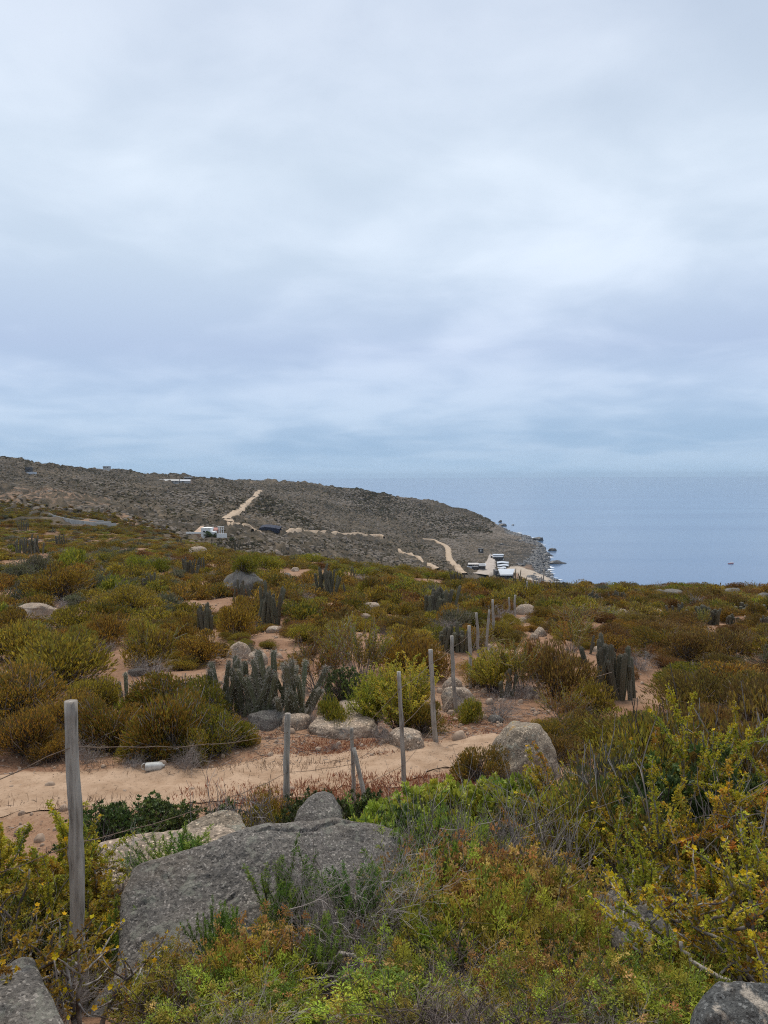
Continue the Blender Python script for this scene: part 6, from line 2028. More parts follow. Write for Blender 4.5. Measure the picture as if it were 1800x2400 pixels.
# herb mass on the right of the boulder
rngH = np.random.default_rng(33)
HERB = [(900, 4.5, 'herb', .5, 2085), (950, 4.7, 'herb_orange', .5, 2030), (1010, 4.85, 'herb_orange', .55, 2000), (1075, 4.95, 'herb_orange', .6, 1990), (1140, 4.95, 'herb_orange', .6, 1988), (1205, 4.9, 'herb_orange', .55, 1995),
        (1265, 4.85, 'herb_orange', .55, 2010), (1320, 4.75, 'herb_orange', .45, 2040), (1050, 4.7, 'herb_orange', .5, 2030), (1160, 4.7, 'herb_orange', .5, 2025),
        (960, 4.4, 'herb', .5, 2090), (1025, 4.45, 'herb', .55, 2065), (1095, 4.5, 'herb', .55, 2050), (1165, 4.5, 'herb', .55, 2050), (1235, 4.45, 'herb', .55, 2065), (1300, 4.35, 'herb', .5, 2090), (1365, 4.3, 'herb_orange', .4, 2110),
        (930, 4.1, 'herb', .45, 2150), (995, 4.15, 'herb', .5, 2130), (1060, 4.15, 'herb', .5, 2120), (1130, 4.15, 'herb', .5, 2115), (1200, 4.15, 'herb', .5, 2125), (1265, 4.05, 'herb', .45, 2145), (1330, 4.0, 'herb', .4, 2160), (1395, 4.1, 'herb', .35, 2150),
        (895, 3.55, 'herb', .4, 2235), (960, 3.5, 'herb', .4, 2260), (915, 3.25, 'herb', .42, 2310), (985, 3.15, 'herb', .42, 2330), (1060, 3.1, 'herb', .36, 2345), (920, 3.0, 'herb', .36, 2370),
        (1160, 3.55, 'herb_orange', .32, 2255), (1225, 3.6, 'herb_orange', .36, 2232), (1290, 3.6, 'herb_orange', .34, 2228), (1180, 3.3, 'herb', .36, 2300), (1250, 3.25, 'herb', .4, 2290), (1330, 3.25, 'herb', .34, 2310), (1120, 3.05, 'herb', .30, 2370), (1280, 2.95, 'herb', .32, 2370),
        (1495, 3.5, 'herb', .36, 2250), (1560, 3.45, 'herb', .40, 2235), (1620, 3.6, 'herb', .42, 2205), (1480, 3.2, 'herb', .34, 2310), (1545, 3.05, 'herb', .42, 2320), (1600, 3.1, 'herb', .32, 2310), (1668, 3.9, 'herb', .42, 2175), (1700, 4.2, 'herb', .42, 2140), (1780, 4.0, 'herb', .45, 2180), (1425, 3.4, 'herb_orange', .26, 2260)]
for u, D, w, h, lab in [(900, 3.8, .6, .34, 'dark brown twigs under the left part of the herb mass'), (1020, 3.75, .65, .34, 'dark brown twigs in the gap of the herb mass, left of centre'), (1130, 3.75, .65, .36, 'dark brown twigs in the gap at the centre of the herb mass'),
                        (1240, 3.8, .6, .34, 'dark brown twigs in the gap of the herb mass, right of centre'), (1370, 3.75, .5, .28, 'dark brown twigs between the herb mass and the layered slab'), (1430, 3.2, .5, .26, 'dark brown twigs below the layered slab'),
                        (1090, 3.35, .5, .26, 'dark brown twigs low in front of the herb mass'), (1000, 2.9, .5, .22, 'dark brown twigs at the very bottom below the herb mass'), (1220, 2.9, .5, .22, 'dark brown twigs at the very bottom, right of the others'),
                        (1520, 3.7, .5, .24, 'dark brown twigs at the lower edge of the layered slab'), (1100, 4.35, .8, .36, 'dark stems inside the herb mass, left'), (1250, 4.3, .7, .36, 'dark stems inside the herb mass, right'), (560, 3.7, .6, .3, 'dark brown twigs under the orange herbs before the boulder'), (420, 3.5, .5, .25, 'dark brown twigs under the herbs at the lower left of the boulder')]:
    fg('deaddark', u, D, w, h, lab)
fg('deadfan', 1240, 5.35, .62, None, 'upright fan of mauve-grey dead twigs right above the orange-headed herbs', 1878)
fg('deadfan', 1060, 5.3, .42, None, 'slim fan of whitish dead twigs in front of the bright leafy bushes', 1882)
fg('deadfan', 1180, 5.6, .5, None, 'grey twig fan half hidden behind the mauve-grey one', 1915)
hk = {}
for q in HERB:
    row = 'back' if q[1] > 4.7 else 'middle' if q[1] > 3.8 else 'front'
    hk.setdefault((q[2], row, q[0] < 1380), []).append(q)
ORD2 = ['first', 'second', 'third', 'fourth', 'fifth', 'sixth', 'seventh', 'eighth', 'ninth', 'tenth', 'eleventh', 'twelfth', 'thirteenth', 'fourteenth', 'fifteenth']
for (kd, row, main_), lst in hk.items():
    for n_, (u, D, _, w, vt) in enumerate(sorted(lst)):
        tx = 'orange-headed dry herb' if kd == 'herb_orange' else 'feathery green herb'
        fg(kd, u, D, w * 1.1, None, f'{tx}, {ORD2[n_]} from left in the {row} of the ' + ('mass beside the boulder' if main_ else 'herbs round the layered slab'), vt,
           group=f'{tx}s right of the boulder', cat='herb', name='herb')
# herbs in front of the boulder
for u, D, kd, w, vt, lab in [(345, 3.75, 'herb', .36, 2285, 'green and gold herb at the lower left edge of the boulder'), (400, 3.8, 'herb_orange', .42, 2215, 'yellow-orange herb leaning on the left of the boulder face'), (385, 3.6, 'herb', .38, 2290, 'green herb below the yellow-orange one'),
                             (470, 3.75, 'herb', .4, 2250, 'brownish herb in the middle below the boulder'), (565, 3.8, 'herb_orange', .42, 2165, 'orange herb standing highest in front of the boulder'), (620, 3.85, 'herb_orange', .42, 2175, 'orange herb right of the highest one'),
                             (600, 3.65, 'herb', .5, 2225, 'broad yellow-green herb below the orange ones'), (540, 3.55, 'herb', .45, 2270, 'yellow-green herb below the boulder, left of the dead branches'), (640, 3.6, 'herb', .4, 2260, 'yellow-green herb touching the dead branches'),
                             (680, 3.4, 'herb', .38, 2330, 'dark green herb at the bottom edge left of the lichened stone'), (600, 3.3, 'herb', .4, 2350, 'green herb at the bottom edge below the broad yellow-green one'), (430, 3.3, 'herb', .4, 2350, 'dark herb at the bottom edge left of the bright shoot')]:
    fg(kd, u, D, w, None, lab, vt, cat='herb', name='herb')
# dead twigs in front of the boulder
for u, v, D, kd, w, h, lab in [(800, 2240, 4.25, 'deadfine', .75, .62, 'brushy grey dead twigs covering the right part of the boulder face'), (870, 2200, 4.4, 'deadfine', .7, .62, 'brushy pinkish-grey twigs at the right end of the boulder face'),
                               (760, 2330, 4.0, 'deadfine', .6, .42, 'tangle of pale dead twigs below the boulder'), (700, 2390, 3.8, 'dead', .5, .4, 'bleached dead twigs above the small lichened stone'),
                               (850, 2400, 3.75, 'deadfine', .5, .42, 'dead twigs left of the herb mass')]:
    fg_on(kd, u, v, D, w, h, lab)
for u, D, w, h, lab in [(1000, 3.45, .6, .26, 'brown dead undergrowth beneath the herb mass, left'), (1180, 3.6, .7, .28, 'brown dead undergrowth beneath the herb mass, middle'), (1340, 3.3, .6, .26, 'brown dead undergrowth beneath the herb mass, right'),
                        (1090, 3.0, .5, .22, 'brown dead twigs at the bottom edge under the herbs'), (1440, 3.0, .5, .22, 'dead undergrowth left of the blotched corner rock'), (1250, 4.2, .7, .3, 'dead undergrowth inside the herb mass'), (560, 3.2, .6, .22, 'dead undergrowth below the boulder')]:
    fg('deadfine', u, D, w, h, lab)
M_BARK = plain_mat('bleached_bark', (0.30, 0.26, 0.22), .85, .35, 30, .5)
for pts_, r, lab in [([(738, 2300, 3.95), (770, 2262, 3.9), (800, 2238, 3.88), (828, 2240, 3.86), (850, 2262, 3.84), (872, 2280, 3.82)], .016, 'thick bent bleached branch in front of the boulder foot'),
                     ([(660, 2170, 4.3), (690, 2188, 4.2), (715, 2205, 4.1), (735, 2232, 4.0)], .008, 'straight pale stick lying against the boulder face'),
                     ([(672, 2300, 3.85), (710, 2290, 3.85), (745, 2292, 3.85), (800, 2285, 3.85), (830, 2275, 3.85)], .010, 'pale crossing branch under the bent bleached branch'),
                     ([(740, 2325, 3.75), (790, 2300, 3.75), (840, 2275, 3.75)], .008, 'pale branch slanting up under the bent one'),
                     ([(1590, 2205, 3.6), (1620, 2250, 3.55), (1670, 2285, 3.5), (1730, 2310, 3.45), (1790, 2318, 3.4), (1860, 2322, 3.4)], .02, 'thick bare scaly branch curving above the blotched corner rock')]:
    W_ = np.array([P(*q) for q in pts_])
    s0 = np.linspace(0, 1, len(W_))
    s = np.linspace(0, 1, 22)
    pth = np.stack([pchip(s0, W_[:, x], s) for x in range(3)], -1)
    c = pth.mean(0)
    V, Q = tube(pth - c + .004 * np.random.default_rng(3).normal(size=pth.shape), np.linspace(r * .6, r, 22) if r < .019 else np.linspace(r * .45, r * 1.1, 22), 8, True, .2, 7)
    mb = MB()
    mb.add(V, Q, (1, 1, 1))
    tag(put('branch', mb.mesh('branch', [M_BARK], True), None, c), lab, 'branch')

# flowering shrubs: right
for k, (u, D, h, n, sp, lean, lf, lab, bare_) in enumerate([
        (1420, 6.4, 1.3, 9, .8, (-.2, 0), 1.0, 'flowering shrub beside the orange-lichened boulder, leaning over it', .25), (1500, 6.6, 1.3, 10, .85, (0, 0), 1.0, 'upright yellow-leaved shrub below the tall thick cactus', .22),
        (1610, 6.2, 1.5, 10, .85, (.05, 0), 1.0, 'yellow-leaved shrub in the middle of the right-hand thicket', .22), (1700, 6.0, 1.8, 11, .7, (.05, 0), 1.0, 'tallest yellow-leaved shrub with bright flowers, right-hand thicket', .25),
        (1800, 5.8, 1.85, 10, .7, (0, 0), 1.0, 'yellow-leaved shrub against the right edge', .2), (1380, 5.6, 1.15, 7, .8, (-.35, 0), .9, 'straggly shrub with pale crooked branches, left part of the thicket', .3),
        (1560, 5.5, 1.15, 7, .7, (-.1, .1), .9, 'shrub with white-barked branches in the middle of the thicket', .35), (1690, 5.3, 1.0, 7, .8, (.1, 0), 1.0, 'low yellow shrub right of the brown-green dome bush', .3),
        (1800, 4.5, 1.2, 8, .9, (-.3, 0), .9, 'shrub with bright orange-yellow tips at the right edge, lower', .3), (1760, 3.7, .95, 8, 1.3, (-.9, .1), .55, 'dark hairy-stemmed shrub with red-tipped shoots and big yellow flowers', .6),
        (1840, 3.5, .8, 7, 1.2, (-.9, 0), .5, 'bare grey-stemmed shrub reaching in from the lower right edge', .6), (1310, 6.6, 1.0, 6, .8, (-.2, 0), 1.0, 'small green-yellow shrub at the foot of the orange-lichened boulder', .2),
        (1455, 5.9, .85, 8, .8, (-.1, .1), 1.2, 'low golden shrub in front of the right-hand thicket, leftmost', .15), (1555, 5.9, 1.1, 9, .7, (0, .1), 1.2, 'golden leafy shrub in the heart of the right-hand thicket', .15),
        (1650, 5.6, 1.2, 9, .8, (0, 0), 1.2, 'dense golden shrub just right of the dome bush', .15), (1745, 5.3, 1.25, 9, .8, (-.05, 0), 1.2, 'dense golden shrub near the right edge, above the dark hairy-stemmed one', .15),
        (1820, 4.9, 1.15, 9, .8, (-.1, 0), 1.2, 'dense golden shrub cut by the right edge', .15)]):
    oxalis(700 + k, G(u, D), lab, 'yellow flowered shrubs of the right-hand thicket', n=n, h=h, spread=sp, lean=lean, leafy=lf, flowers=9 if D < 5 else 7, bare=bare_)
for u, D, w, vt, kd, lab in [(1580, 5.4, .75, 1925, 'olive_fine', 'brown-green dome bush inside the right-hand thicket'), (1640, 5.3, .5, 1950, 'olive', 'small olive bush beside the dome bush'), (1540, 6.2, .8, 1825, 'rosette_dark', 'dark leafy green bush inside the thicket'), (1640, 6.3, .7, 1840, 'rosette_olive', 'dull leafy bush inside the thicket'),
                             (1740, 6.0, .7, 1825, 'rosette_dark', 'dark leafy bush in the right of the thicket'), (1440, 5.9, .8, 1880, 'olive', 'olive bush in the lower left of the thicket'), (1340, 6.0, .7, 1880, 'lime', 'soft green bush under the straggly shrub'),
                             (1480, 7.3, 1.0, 1720, 'ochre', 'ochre bush behind the upright yellow-leaved shrub'), (1640, 7.4, 1.1, 1680, 'russet', 'russet bush behind the right-hand thicket'), (1790, 7.2, 1.1, 1660, 'russet', 'russet bush behind the thicket at the right edge'), (1560, 7.8, 1.0, 1690, 'olive', 'olive bush behind the right-hand thicket'),
                             (1500, 5.4, .6, 2010, 'sage', 'grey-green bush above the layered slab'), (1705, 5.1, .6, 2040, 'lime', 'yellow-green soft bush below the thicket'), (1760, 4.8, .5, 2050, 'lime', 'yellow-green bush near the right edge below the thicket'), (1560, 5.3, .5, 2045, 'rosette', 'small leafy bush behind the layered slab'),
                             (1400, 7.0, .9, 1790, 'sage', 'sage bush right of the orange-lichened boulder'), (1710, 5.3, .6, 1900, 'deadfine', 'grey dead bush within the thicket')]:
    fg(kd, u, D, w, None, lab, vt)
for u, D, w, h, lab in [(1540, 5.7, .8, 1.15, 'spindly bare grey shrub standing inside the right-hand thicket, left'), (1690, 5.5, .8, 1.25, 'spindly bare grey shrub inside the right-hand thicket, middle'), (1790, 5.2, .8, 1.2, 'spindly bare grey shrub inside the thicket at the right edge')]:
    fg('dead', u, D, w, h, lab)
# flowering shrubs: left
for k, (u, D, h, n, sp, lean, lf, lab, bare_) in enumerate([
        (40, 5.0, 1.12, 9, .45, (0, 0), 1.2, 'yellow-green flowering shrub at the left edge behind the nearest post', .15), (105, 5.2, 1.2, 9, .4, (0, 0), 1.2, 'tallest yellow-green flowering shrub left of the nearest post', .12),
        (-30, 4.6, 1.1, 9, .55, (.1, 0), 1.1, 'yellow flowering shrub cut by the left edge', .2), (185, 5.1, .9, 8, .45, (.05, 0), 1.1, 'yellow flowering shrub directly behind the nearest post', .15),
        (222, 4.75, .8, 5, .35, (-.05, 0), .9, 'golden shrub right of the nearest post', .2), (0, 3.95, .7, 6, .8, (.25, 0), .35, 'bare-stemmed shrub with scattered yellow flowers left of the nearest post', .5),
        (222, 3.6, .5, 4, .5, (.05, 0), .12, 'few thick bare stems with one yellow flower at the foot of the nearest post', .5), (-40, 3.7, .85, 6, .7, (.1, 0), .5, 'shrub with pale crooked stems at the left edge', .4),
        (110, 4.9, .75, 8, .6, (0, 0), .9, 'gold-leaved shrub low beside the nearest post', .25)]):
    oxalis(740 + k, G(u, D), lab, 'yellow flowered shrubs round the nearest post', n=n, h=h, spread=sp, lean=lean, leafy=lf, flowers=9, bare=bare_, r=.014,
           pal=[(0.42, 0.35, 0.025), (0.34, 0.31, 0.026), (0.25, 0.26, 0.025), (0.50, 0.36, 0.025), (0.36, 0.24, 0.026)])
fg('deadfine', 240, 5.3, .5, None, 'brownish dead twigs between the nearest post and the long tan rock', 2010)
fg('deadfine', 270, 4.9, .45, None, 'grey dead twigs in the gap left of the large boulder', 2080)
fg('shoots', 262, 4.6, .26, None, 'green shoots in the gap between the nearest post and boulder', 2160)
fg('olive', 60, 4.4, .7, None, 'olive undergrowth left of the nearest post', 2150)
fg('deadfine', 20, 4.2, .7, None, 'dead undergrowth at the left edge', 2120)
fg('russet', 235, 4.3, .35, None, 'rust-coloured small bush between post and boulder foot', 2260)
fg('deadfine', 110, 3.7, .5, None, 'dry twigs above the pale corner rock', 2250)

# ------------------------------------------------------------------ small ground cover, grass, pebbles, sticks
rngL = np.random.default_rng(44)


def spread(n, D0, D1, u0, u1, seed):
    r = np.random.default_rng(seed)
    D = np.sqrt(r.uniform(D0 ** 2, D1 ** 2, n))
    x = r.uniform((u0 - CX) / F, (u1 - CX) / F, n) * D
    z = H(x, D)
    return np.stack([x, D, z], -1)


p = spread(42000, 8.4, 15.0, 380, 1240, 1)
u_, v_ = project_many(p)
w_ = fbm(p[:, 0] * .9, p[:, 1] * .9, seed=61, oct=3)
redz = np.maximum(np.exp(-((u_ - 900) / 260) ** 2 - ((v_ - 1850) / 26) ** 2) * 1.3, np.maximum(np.exp(-((u_ - 860) / 130) ** 2 - ((v_ - 1755) / 24) ** 2), np.exp(-((u_ - 1080) / 110) ** 2 - ((v_ - 1735) / 50) ** 2) * .8))
redz = np.maximum(redz, np.exp(-((u_ - 620) / 110) ** 2 - ((v_ - 1775) / 22) ** 2) * .8)
redz = np.maximum(redz, np.exp(-((u_ - 690) / 160) ** 2 - ((v_ - 1885) / 30) ** 2) * .9)
keep_ = rngL.random(len(p)) < np.clip(redz * 1.3 + w_ * .6 - .25, 0, 1) * np.where(v_ > 1815, .5, 1)
p = p[keep_]
n = len(p)
hgt = np.where((project_many(p)[1] > 1815), rngL.uniform(.05, .14, n), rngL.uniform(.02, .05, n))
mb = MB()
for _ in range(2):
    dd = rngL.normal(size=(n, 3)) * .5 + np.array([0, 0, .9])
    mb.add(*kites(p + rngL.normal(size=(n, 3)) * np.array([.03, .03, 0]), dd, hgt, .011, rngL, pick(rngL, [(0.36, 0.13, 0.05), (0.32, 0.155, 0.065), (0.42, 0.22, 0.095), (0.27, 0.095, 0.04)], n)))
tag(put('red_ground_cover', mb.mesh('red_ground_cover', [M_LEAF])), kind='stuff')
p = np.concatenate([spread(9000, 8.6, 11.6, -60, 900, 2), spread(2500, 8.2, 9.4, 0, 1000, 3)])
u_, v_ = project_many(p)
edge = np.maximum(np.exp(-((v_ - 1895) / 20) ** 2), np.exp(-((v_ - 1800) / 16) ** 2) * .8)
p = p[rngL.random(len(p)) < edge * np.clip(.5 + fbm(p[:, 0] * 1.1, p[:, 1] * 1.1, seed=63), 0, 1)]
n = len(p)
mb = MB()
mb.add(*kites(p, rngL.normal(size=(n, 3)) * .5 + np.array([0, 0, .8]), rngL.uniform(.04, .16, n), .008, rngL, pick(rngL, [(0.30, 0.22, 0.12), (0.24, 0.16, 0.085), (0.20, 0.16, 0.11)], n)))
tag(put('dry_grass', mb.mesh('dry_grass', [M_LEAF])), kind='stuff')
pm = [rock_mesh('pebble', plain_mat('pebble', (0.33, 0.235, 0.165), .9, .4, 2), 520 + q, 1, .8, .55, False, 5) for q in range(3)]
p = np.concatenate([spread(1500, 8.4, 15, -40, 1300, 5), spread(700, 11.5, 18, 450, 1300, 12), spread(2600, 15, 45, -40, 1840, 6), spread(500, 2, 8.4, -40, 1840, 8)])
n = len(p)
s_ = np.exp(rngL.normal(math.log(.028), .6, n)) * np.where(p[:, 1] > 15, 2.2, 1)
scatter_stuff('pebbles', p, rngL.uniform(0, 6.28, n), np.repeat(s_[:, None], 3, 1), rngL.integers(0, 3, n), pm, 'pebble')
p = np.concatenate([spread(700, 4, 15, -40, 1300, 7), spread(2200, 11, 18, 450, 1300, 9)])
n = len(p)
a = rngL.uniform(0, 6.28, n)
L_ = rngL.uniform(.05, .3, n)
q = p + np.stack([np.cos(a) * L_, np.sin(a) * L_, np.zeros(n)], -1)
q[:, 2] = H(q[:, 0], q[:, 1])
mid = (p + q) / 2 + rngL.normal(size=(n, 3)) * np.array([.02, .02, 0])
mid[:, 2] = H(mid[:, 0], mid[:, 1]) + .02
mb = MB()
for x0, x1 in ((p, mid), (mid, q)):
    V, Q = segs(x0 + np.array([0, 0, .008]), x1 + np.array([0, 0, .008]), .004, .003)
    mb.add(V, Q, np.repeat(pick(rngL, GREYTWIG + BROWNTWIG, n), 6, 0))
tag(put('fallen_twigs', mb.mesh('fallen_twigs', [M_TWIG])), kind='stuff')

# ------------------------------------------------------------------ plastic jug
M_PLAST = plain_mat('dusty_white_plastic', (0.50, 0.49, 0.455), .55, .25, 14)
g = at(360, 1806)
jug = tag(empty('plastic_jug', g + np.array([0, 0, .055]), R(12)), 'dirty white plastic jug lying on the track verge below the olive thicket', 'jug')
xs_ = np.array([-.10, -.098, -.085, .075, .10, .115, .118, .135])
ry = np.array([.03, .055, .062, .062, .05, .022, .02, .02])
V = []
for x, r in zip(xs_, ry):
    an = np.arange(16) * math.pi / 8
    e = (np.abs(np.cos(an)) ** 4 + np.abs(np.sin(an)) ** 4) ** -.25 if r > .04 else np.ones(16)
    V.append(np.stack([np.full(16, x * 1.15), np.cos(an) * r * e, np.sin(an) * r * e * .9], -1))
V = np.concatenate(V)
i_, k_ = np.meshgrid(np.arange(len(xs_) - 1), np.arange(16), indexing='ij')
Q = np.stack([i_ * 16 + k_, i_ * 16 + (k_ + 1) % 16, (i_ + 1) * 16 + (k_ + 1) % 16, (i_ + 1) * 16 + k_], -1).reshape(-1, 4)
mb = MB()
V = np.concatenate([V, [[-.116, 0, 0], [.156, 0, 0]]])
Q = np.concatenate([Q, [[128, q, q + 1, (q + 2) % 16] for q in range(0, 16, 2)], [[129, 112 + (q + 2) % 16, 112 + q + 1, 112 + q] for q in range(0, 16, 2)]])
mb.add(V, Q, (1, 1, 1))
put('jug_body', mb.mesh('jug_body', [M_PLAST], True), jug)
an = np.linspace(0, 3.3, 12)
V, Q = tube(np.stack([-.12 - .045 * np.sin(an), np.zeros(12), .01 + .045 * np.cos(an)], -1), .006, 8)
mb = MB()
mb.add(V, Q, (1, 1, 1))
put('handle', mb.mesh('handle', [M_PLAST], True), jug)

# ------------------------------------------------------------------ buildings and walls on the far slope
M_WHITE = plain_mat('white_render', (0.78, 0.775, 0.75), .8, .06, .4)
M_DARKW = plain_mat('dark_timber', (0.055, 0.05, 0.048), .7, .3, .5)
M_GLASS = plain_mat('dark_glass', (0.02, 0.022, 0.026), .15, .1, 1)
M_RED = plain_mat('red_tiles', (0.36, 0.15, 0.11), .8, .2, 1)
M_GREYW = plain_mat('grey_blocks', (0.40, 0.385, 0.36), .85, .15, .8)
M_ROOFL = plain_mat('pale_metal_roof', (0.47, 0.50, 0.54), .5, .06, .2)
M_ROOFG = plain_mat('grey_roof', (0.42, 0.43, 0.45), .6, .12, .3)
M_NET = plain_mat('shade_net', (0.022, 0.026, 0.045), .9, .3, .6)
M_CONC = plain_mat('pale_concrete', (0.5, 0.46, 0.42), .85, .12, .5)
M_EARTH = plain_mat('orange_earth', (0.42, 0.29, 0.20), .95, .2, .4)


def part(root, name, u0, u1, v0, v1, D, depth, mat, dy=0.0, label=None, down=0.0):
    """a box that fills the given photo rectangle at distance D, depth metres deep; child of root"""
    a, b = P(u0, v1, D), P(u1, v0, D)
    mb = MB()
    o = np.array(root.location)
    mb.box(a[0] - o[0], b[0] - o[0], D + dy - o[1], D + dy + depth - o[1], a[2] - down - o[2], b[2] - o[2])
    ob = put(name, mb.mesh(name, [mat]), root)
    if label:
        ob['label'] = label
    return ob


def roof_slab(root, name, u0, u1, v_front, v_back, D, depth, mat, thick=.3, inset=0.0):
    """a pitched sheet from the front eave (row v_front at D) up to the back edge (row v_back at D + depth)"""
    o = np.array(root.location)
    a, b = P(u0, v_front, D), P(u1, v_front, D)
    c, d = P(u0 - inset, v_back, D + depth), P(u1 + inset, v_back, D + depth)
    T = np.array([0, 0, thick])
    V = np.array([a - T, b - T, d - T, c - T, a, b, d, c]) - o
    mb = MB()
    mb.add(V, [(3, 2, 1, 0), (4, 5, 6, 7), (0, 1, 5, 4), (1, 2, 6, 5), (2, 3, 7, 6), (3, 0, 4, 7)], (1, 1, 1))
    return put(name, mb.mesh(name, [mat]), root)


# white house
Dh = at(490, 1256, 200)[1]
hs = tag(empty('white_house', at(490, 1254, 200)), 'white flat-roofed house with two dark windows and a red tiled part', 'house')
w_ = part(hs, 'wall', 471, 493, 1238.5, 1254, Dh, 5.5, M_WHITE, down=1.5)
for u in (478, 485):
    part(hs, 'window', u - 2.2, u + 2.2, 1244.2, 1247.4, Dh - .06, .3, M_GLASS)
part(hs, 'side_wing', 493.2, 503, 1246, 1254, Dh + .3, 4, M_WHITE, down=1.5)
part(hs, 'parapet', 470.6, 493.4, 1237.6, 1238.5, Dh - .1, 5.8, M_WHITE)
part(hs, 'rear_wall', 493.3, 509, 1241, 1248, Dh + 4.6, 5, plain_mat('dull_red_wall', (0.34, 0.17, 0.13), .85, .15, 1), down=3)
roof_slab(hs, 'roof', 492.8, 510, 1242, 1236.5, Dh + 4.2, 4.5, M_RED, .25)
for u in (510.5, 514, 518, 522.5):
    part(hs, 'frame_post', u, u + 1.1, 1235, 1246, Dh + 6, .35, M_WHITE, down=2)
part(hs, 'frame_beam', 509.8, 524.6, 1234, 1235.2, Dh + 5.9, .5, M_WHITE)
part(hs, 'frame_beam', 509.8, 524.6, 1240, 1240.8, Dh + 5.95, .4, M_WHITE)
g1 = tag(empty('garden_wall', at(518, 1259, 200)), 'white garden wall right of the white house', 'wall')
part(g1, 'wall_panel', 508, 531, 1250.5, 1259, Dh - 4, .4, M_WHITE, down=.2)
g2 = tag(empty('garden_wall', at(452, 1250, 200)), 'long low white wall left of the white house', 'wall')
part(g2, 'wall_panel', 436, 470.4, 1247, 1249.6, Dh + 1, .4, M_WHITE, down=.2)
g3 = tag(empty('earth_ramp', at(465, 1247, 200)), 'orange earth bank rising behind the white house', 'bank')
o_ = np.array(g3.location)
mb = MB()
q0, q1, q2, q3 = P(454, 1247.5, Dh + 3), P(471, 1247.5, Dh + 3), P(478, 1232, Dh + 16), P(470, 1233, Dh + 16)
T = np.array([0, 0, 3.])
mb.add(np.array([q0 - T, q1 - T, q2 - T, q3 - T, q0, q1, q2, q3]) - o_, [(3, 2, 1, 0), (4, 5, 6, 7), (0, 1, 5, 4), (1, 2, 6, 5), (2, 3, 7, 6), (3, 0, 4, 7)], (1, 1, 1))
put('bank_face', mb.mesh('bank_face', [M_EARTH]), g3)
for u, v, w, lab in [(488, 1258, 19, 'round dark green tree in front of the white house'), (508, 1259, 16, 'green tree between the white house and garden wall'), (518, 1261, 12, 'small green tree below the garden wall'), (544, 1267, 13, 'dark grey-green round shrub right of the garden wall')]:
    p = at(u, v, 200)
    plant('rosette_dark', p, px2m(w, p[1]), px2m(w * .62, p[1]), lab, cat='tree', name='tree')

# stepped grey block wall
Dw = at(200, 1230, 120)[1]
bw = tag(empty('block_wall', at(200, 1229, 120)), 'long stepped wall of grey block panels on the reddish slope', 'wall')
ow = np.array(bw.location)
pf = [(114, 1203.5, 1209, 30), (122, 1206, 1212, 26), (131, 1208.5, 1215, 22), (140, 1211, 1217.5, 18), (150, 1213.5, 1220, 15), (161, 1216, 1222.5, 12), (172, 1218, 1225, 9), (184, 1219.5, 1226.5, 7), (196, 1221, 1228.5, 5),
      (209, 1222.5, 1230.5, 3.5), (222, 1223.5, 1232, 2), (235, 1224.2, 1232.8, 1), (248, 1225, 1233, .4), (260, 1225.8, 1233, 0), (272, 1225.8, 1233, 0)]
for (u0, t0, b0, d0), (u1, t1, b1, d1) in zip(pf[:-1], pf[1:]):
    a, b_ = P(u0 + .3, b1 + 1, Dw + d0), P(u1 - .3, t0, Dw + d1)
    mb = MB()
    n_ = np.array([0, .22, 0])
    zt, zb = P((u0 + u1) / 2, t0 + .3, Dw + d0)[2], min(P(u0, b1, Dw + d0)[2], float(H(a[0], a[1]))) - .8
    A, B = np.array([a[0], a[1], zb]), np.array([b_[0], b_[1], zb])
    U = np.array([0, 0, zt - zb])
    mb.add(np.array([A, B, B + n_, A + n_, A + U, B + U, B + n_ + U, A + n_ + U]) - ow, [(3, 2, 1, 0), (4, 5, 6, 7), (0, 1, 5, 4), (1, 2, 6, 5), (2, 3, 7, 6), (3, 0, 4, 7)], (1, 1, 1))
    put('panel', mb.mesh('panel', [M_GREYW]), bw)
bw2 = tag(empty('block_wall', at(200, 1222, 120)), 'rear row of grey block panels behind the stepped wall', 'wall')
for k in range(6):
    u0 = 158 + k * 17
    v0 = 1211.5 + k * 2.0
    part(bw2, 'panel', u0, u0 + 16.4, v0, v0 + 5, Dw + 26 - k * 3.2, .25, M_GREYW, down=3)

# dark cube house and its terrace
D1 = at(66, 1109, 300)[1]
ch = tag(empty('dark_house', at(66, 1108, 300)), 'small dark cube house high on the left slope', 'house')
part(ch, 'wall', 59, 71, 1095, 1108, D1 + 2, 5, M_DARKW, down=2)
part(ch, 'roof', 58.4, 71.6, 1094.3, 1095.1, D1 + 1.6, 6, M_GREYW)
part(ch, 'terrace', 62, 81, 1106, 1108.6, D1 - 4, 5, M_ROOFL, down=1.2)
part(ch, 'window', 61, 63.5, 1098.5, 1101, D1 + 1.9, .3, M_GLASS)
part(ch, 'window', 66, 69, 1098.5, 1101, D1 + 1.9, .3, M_GLASS)
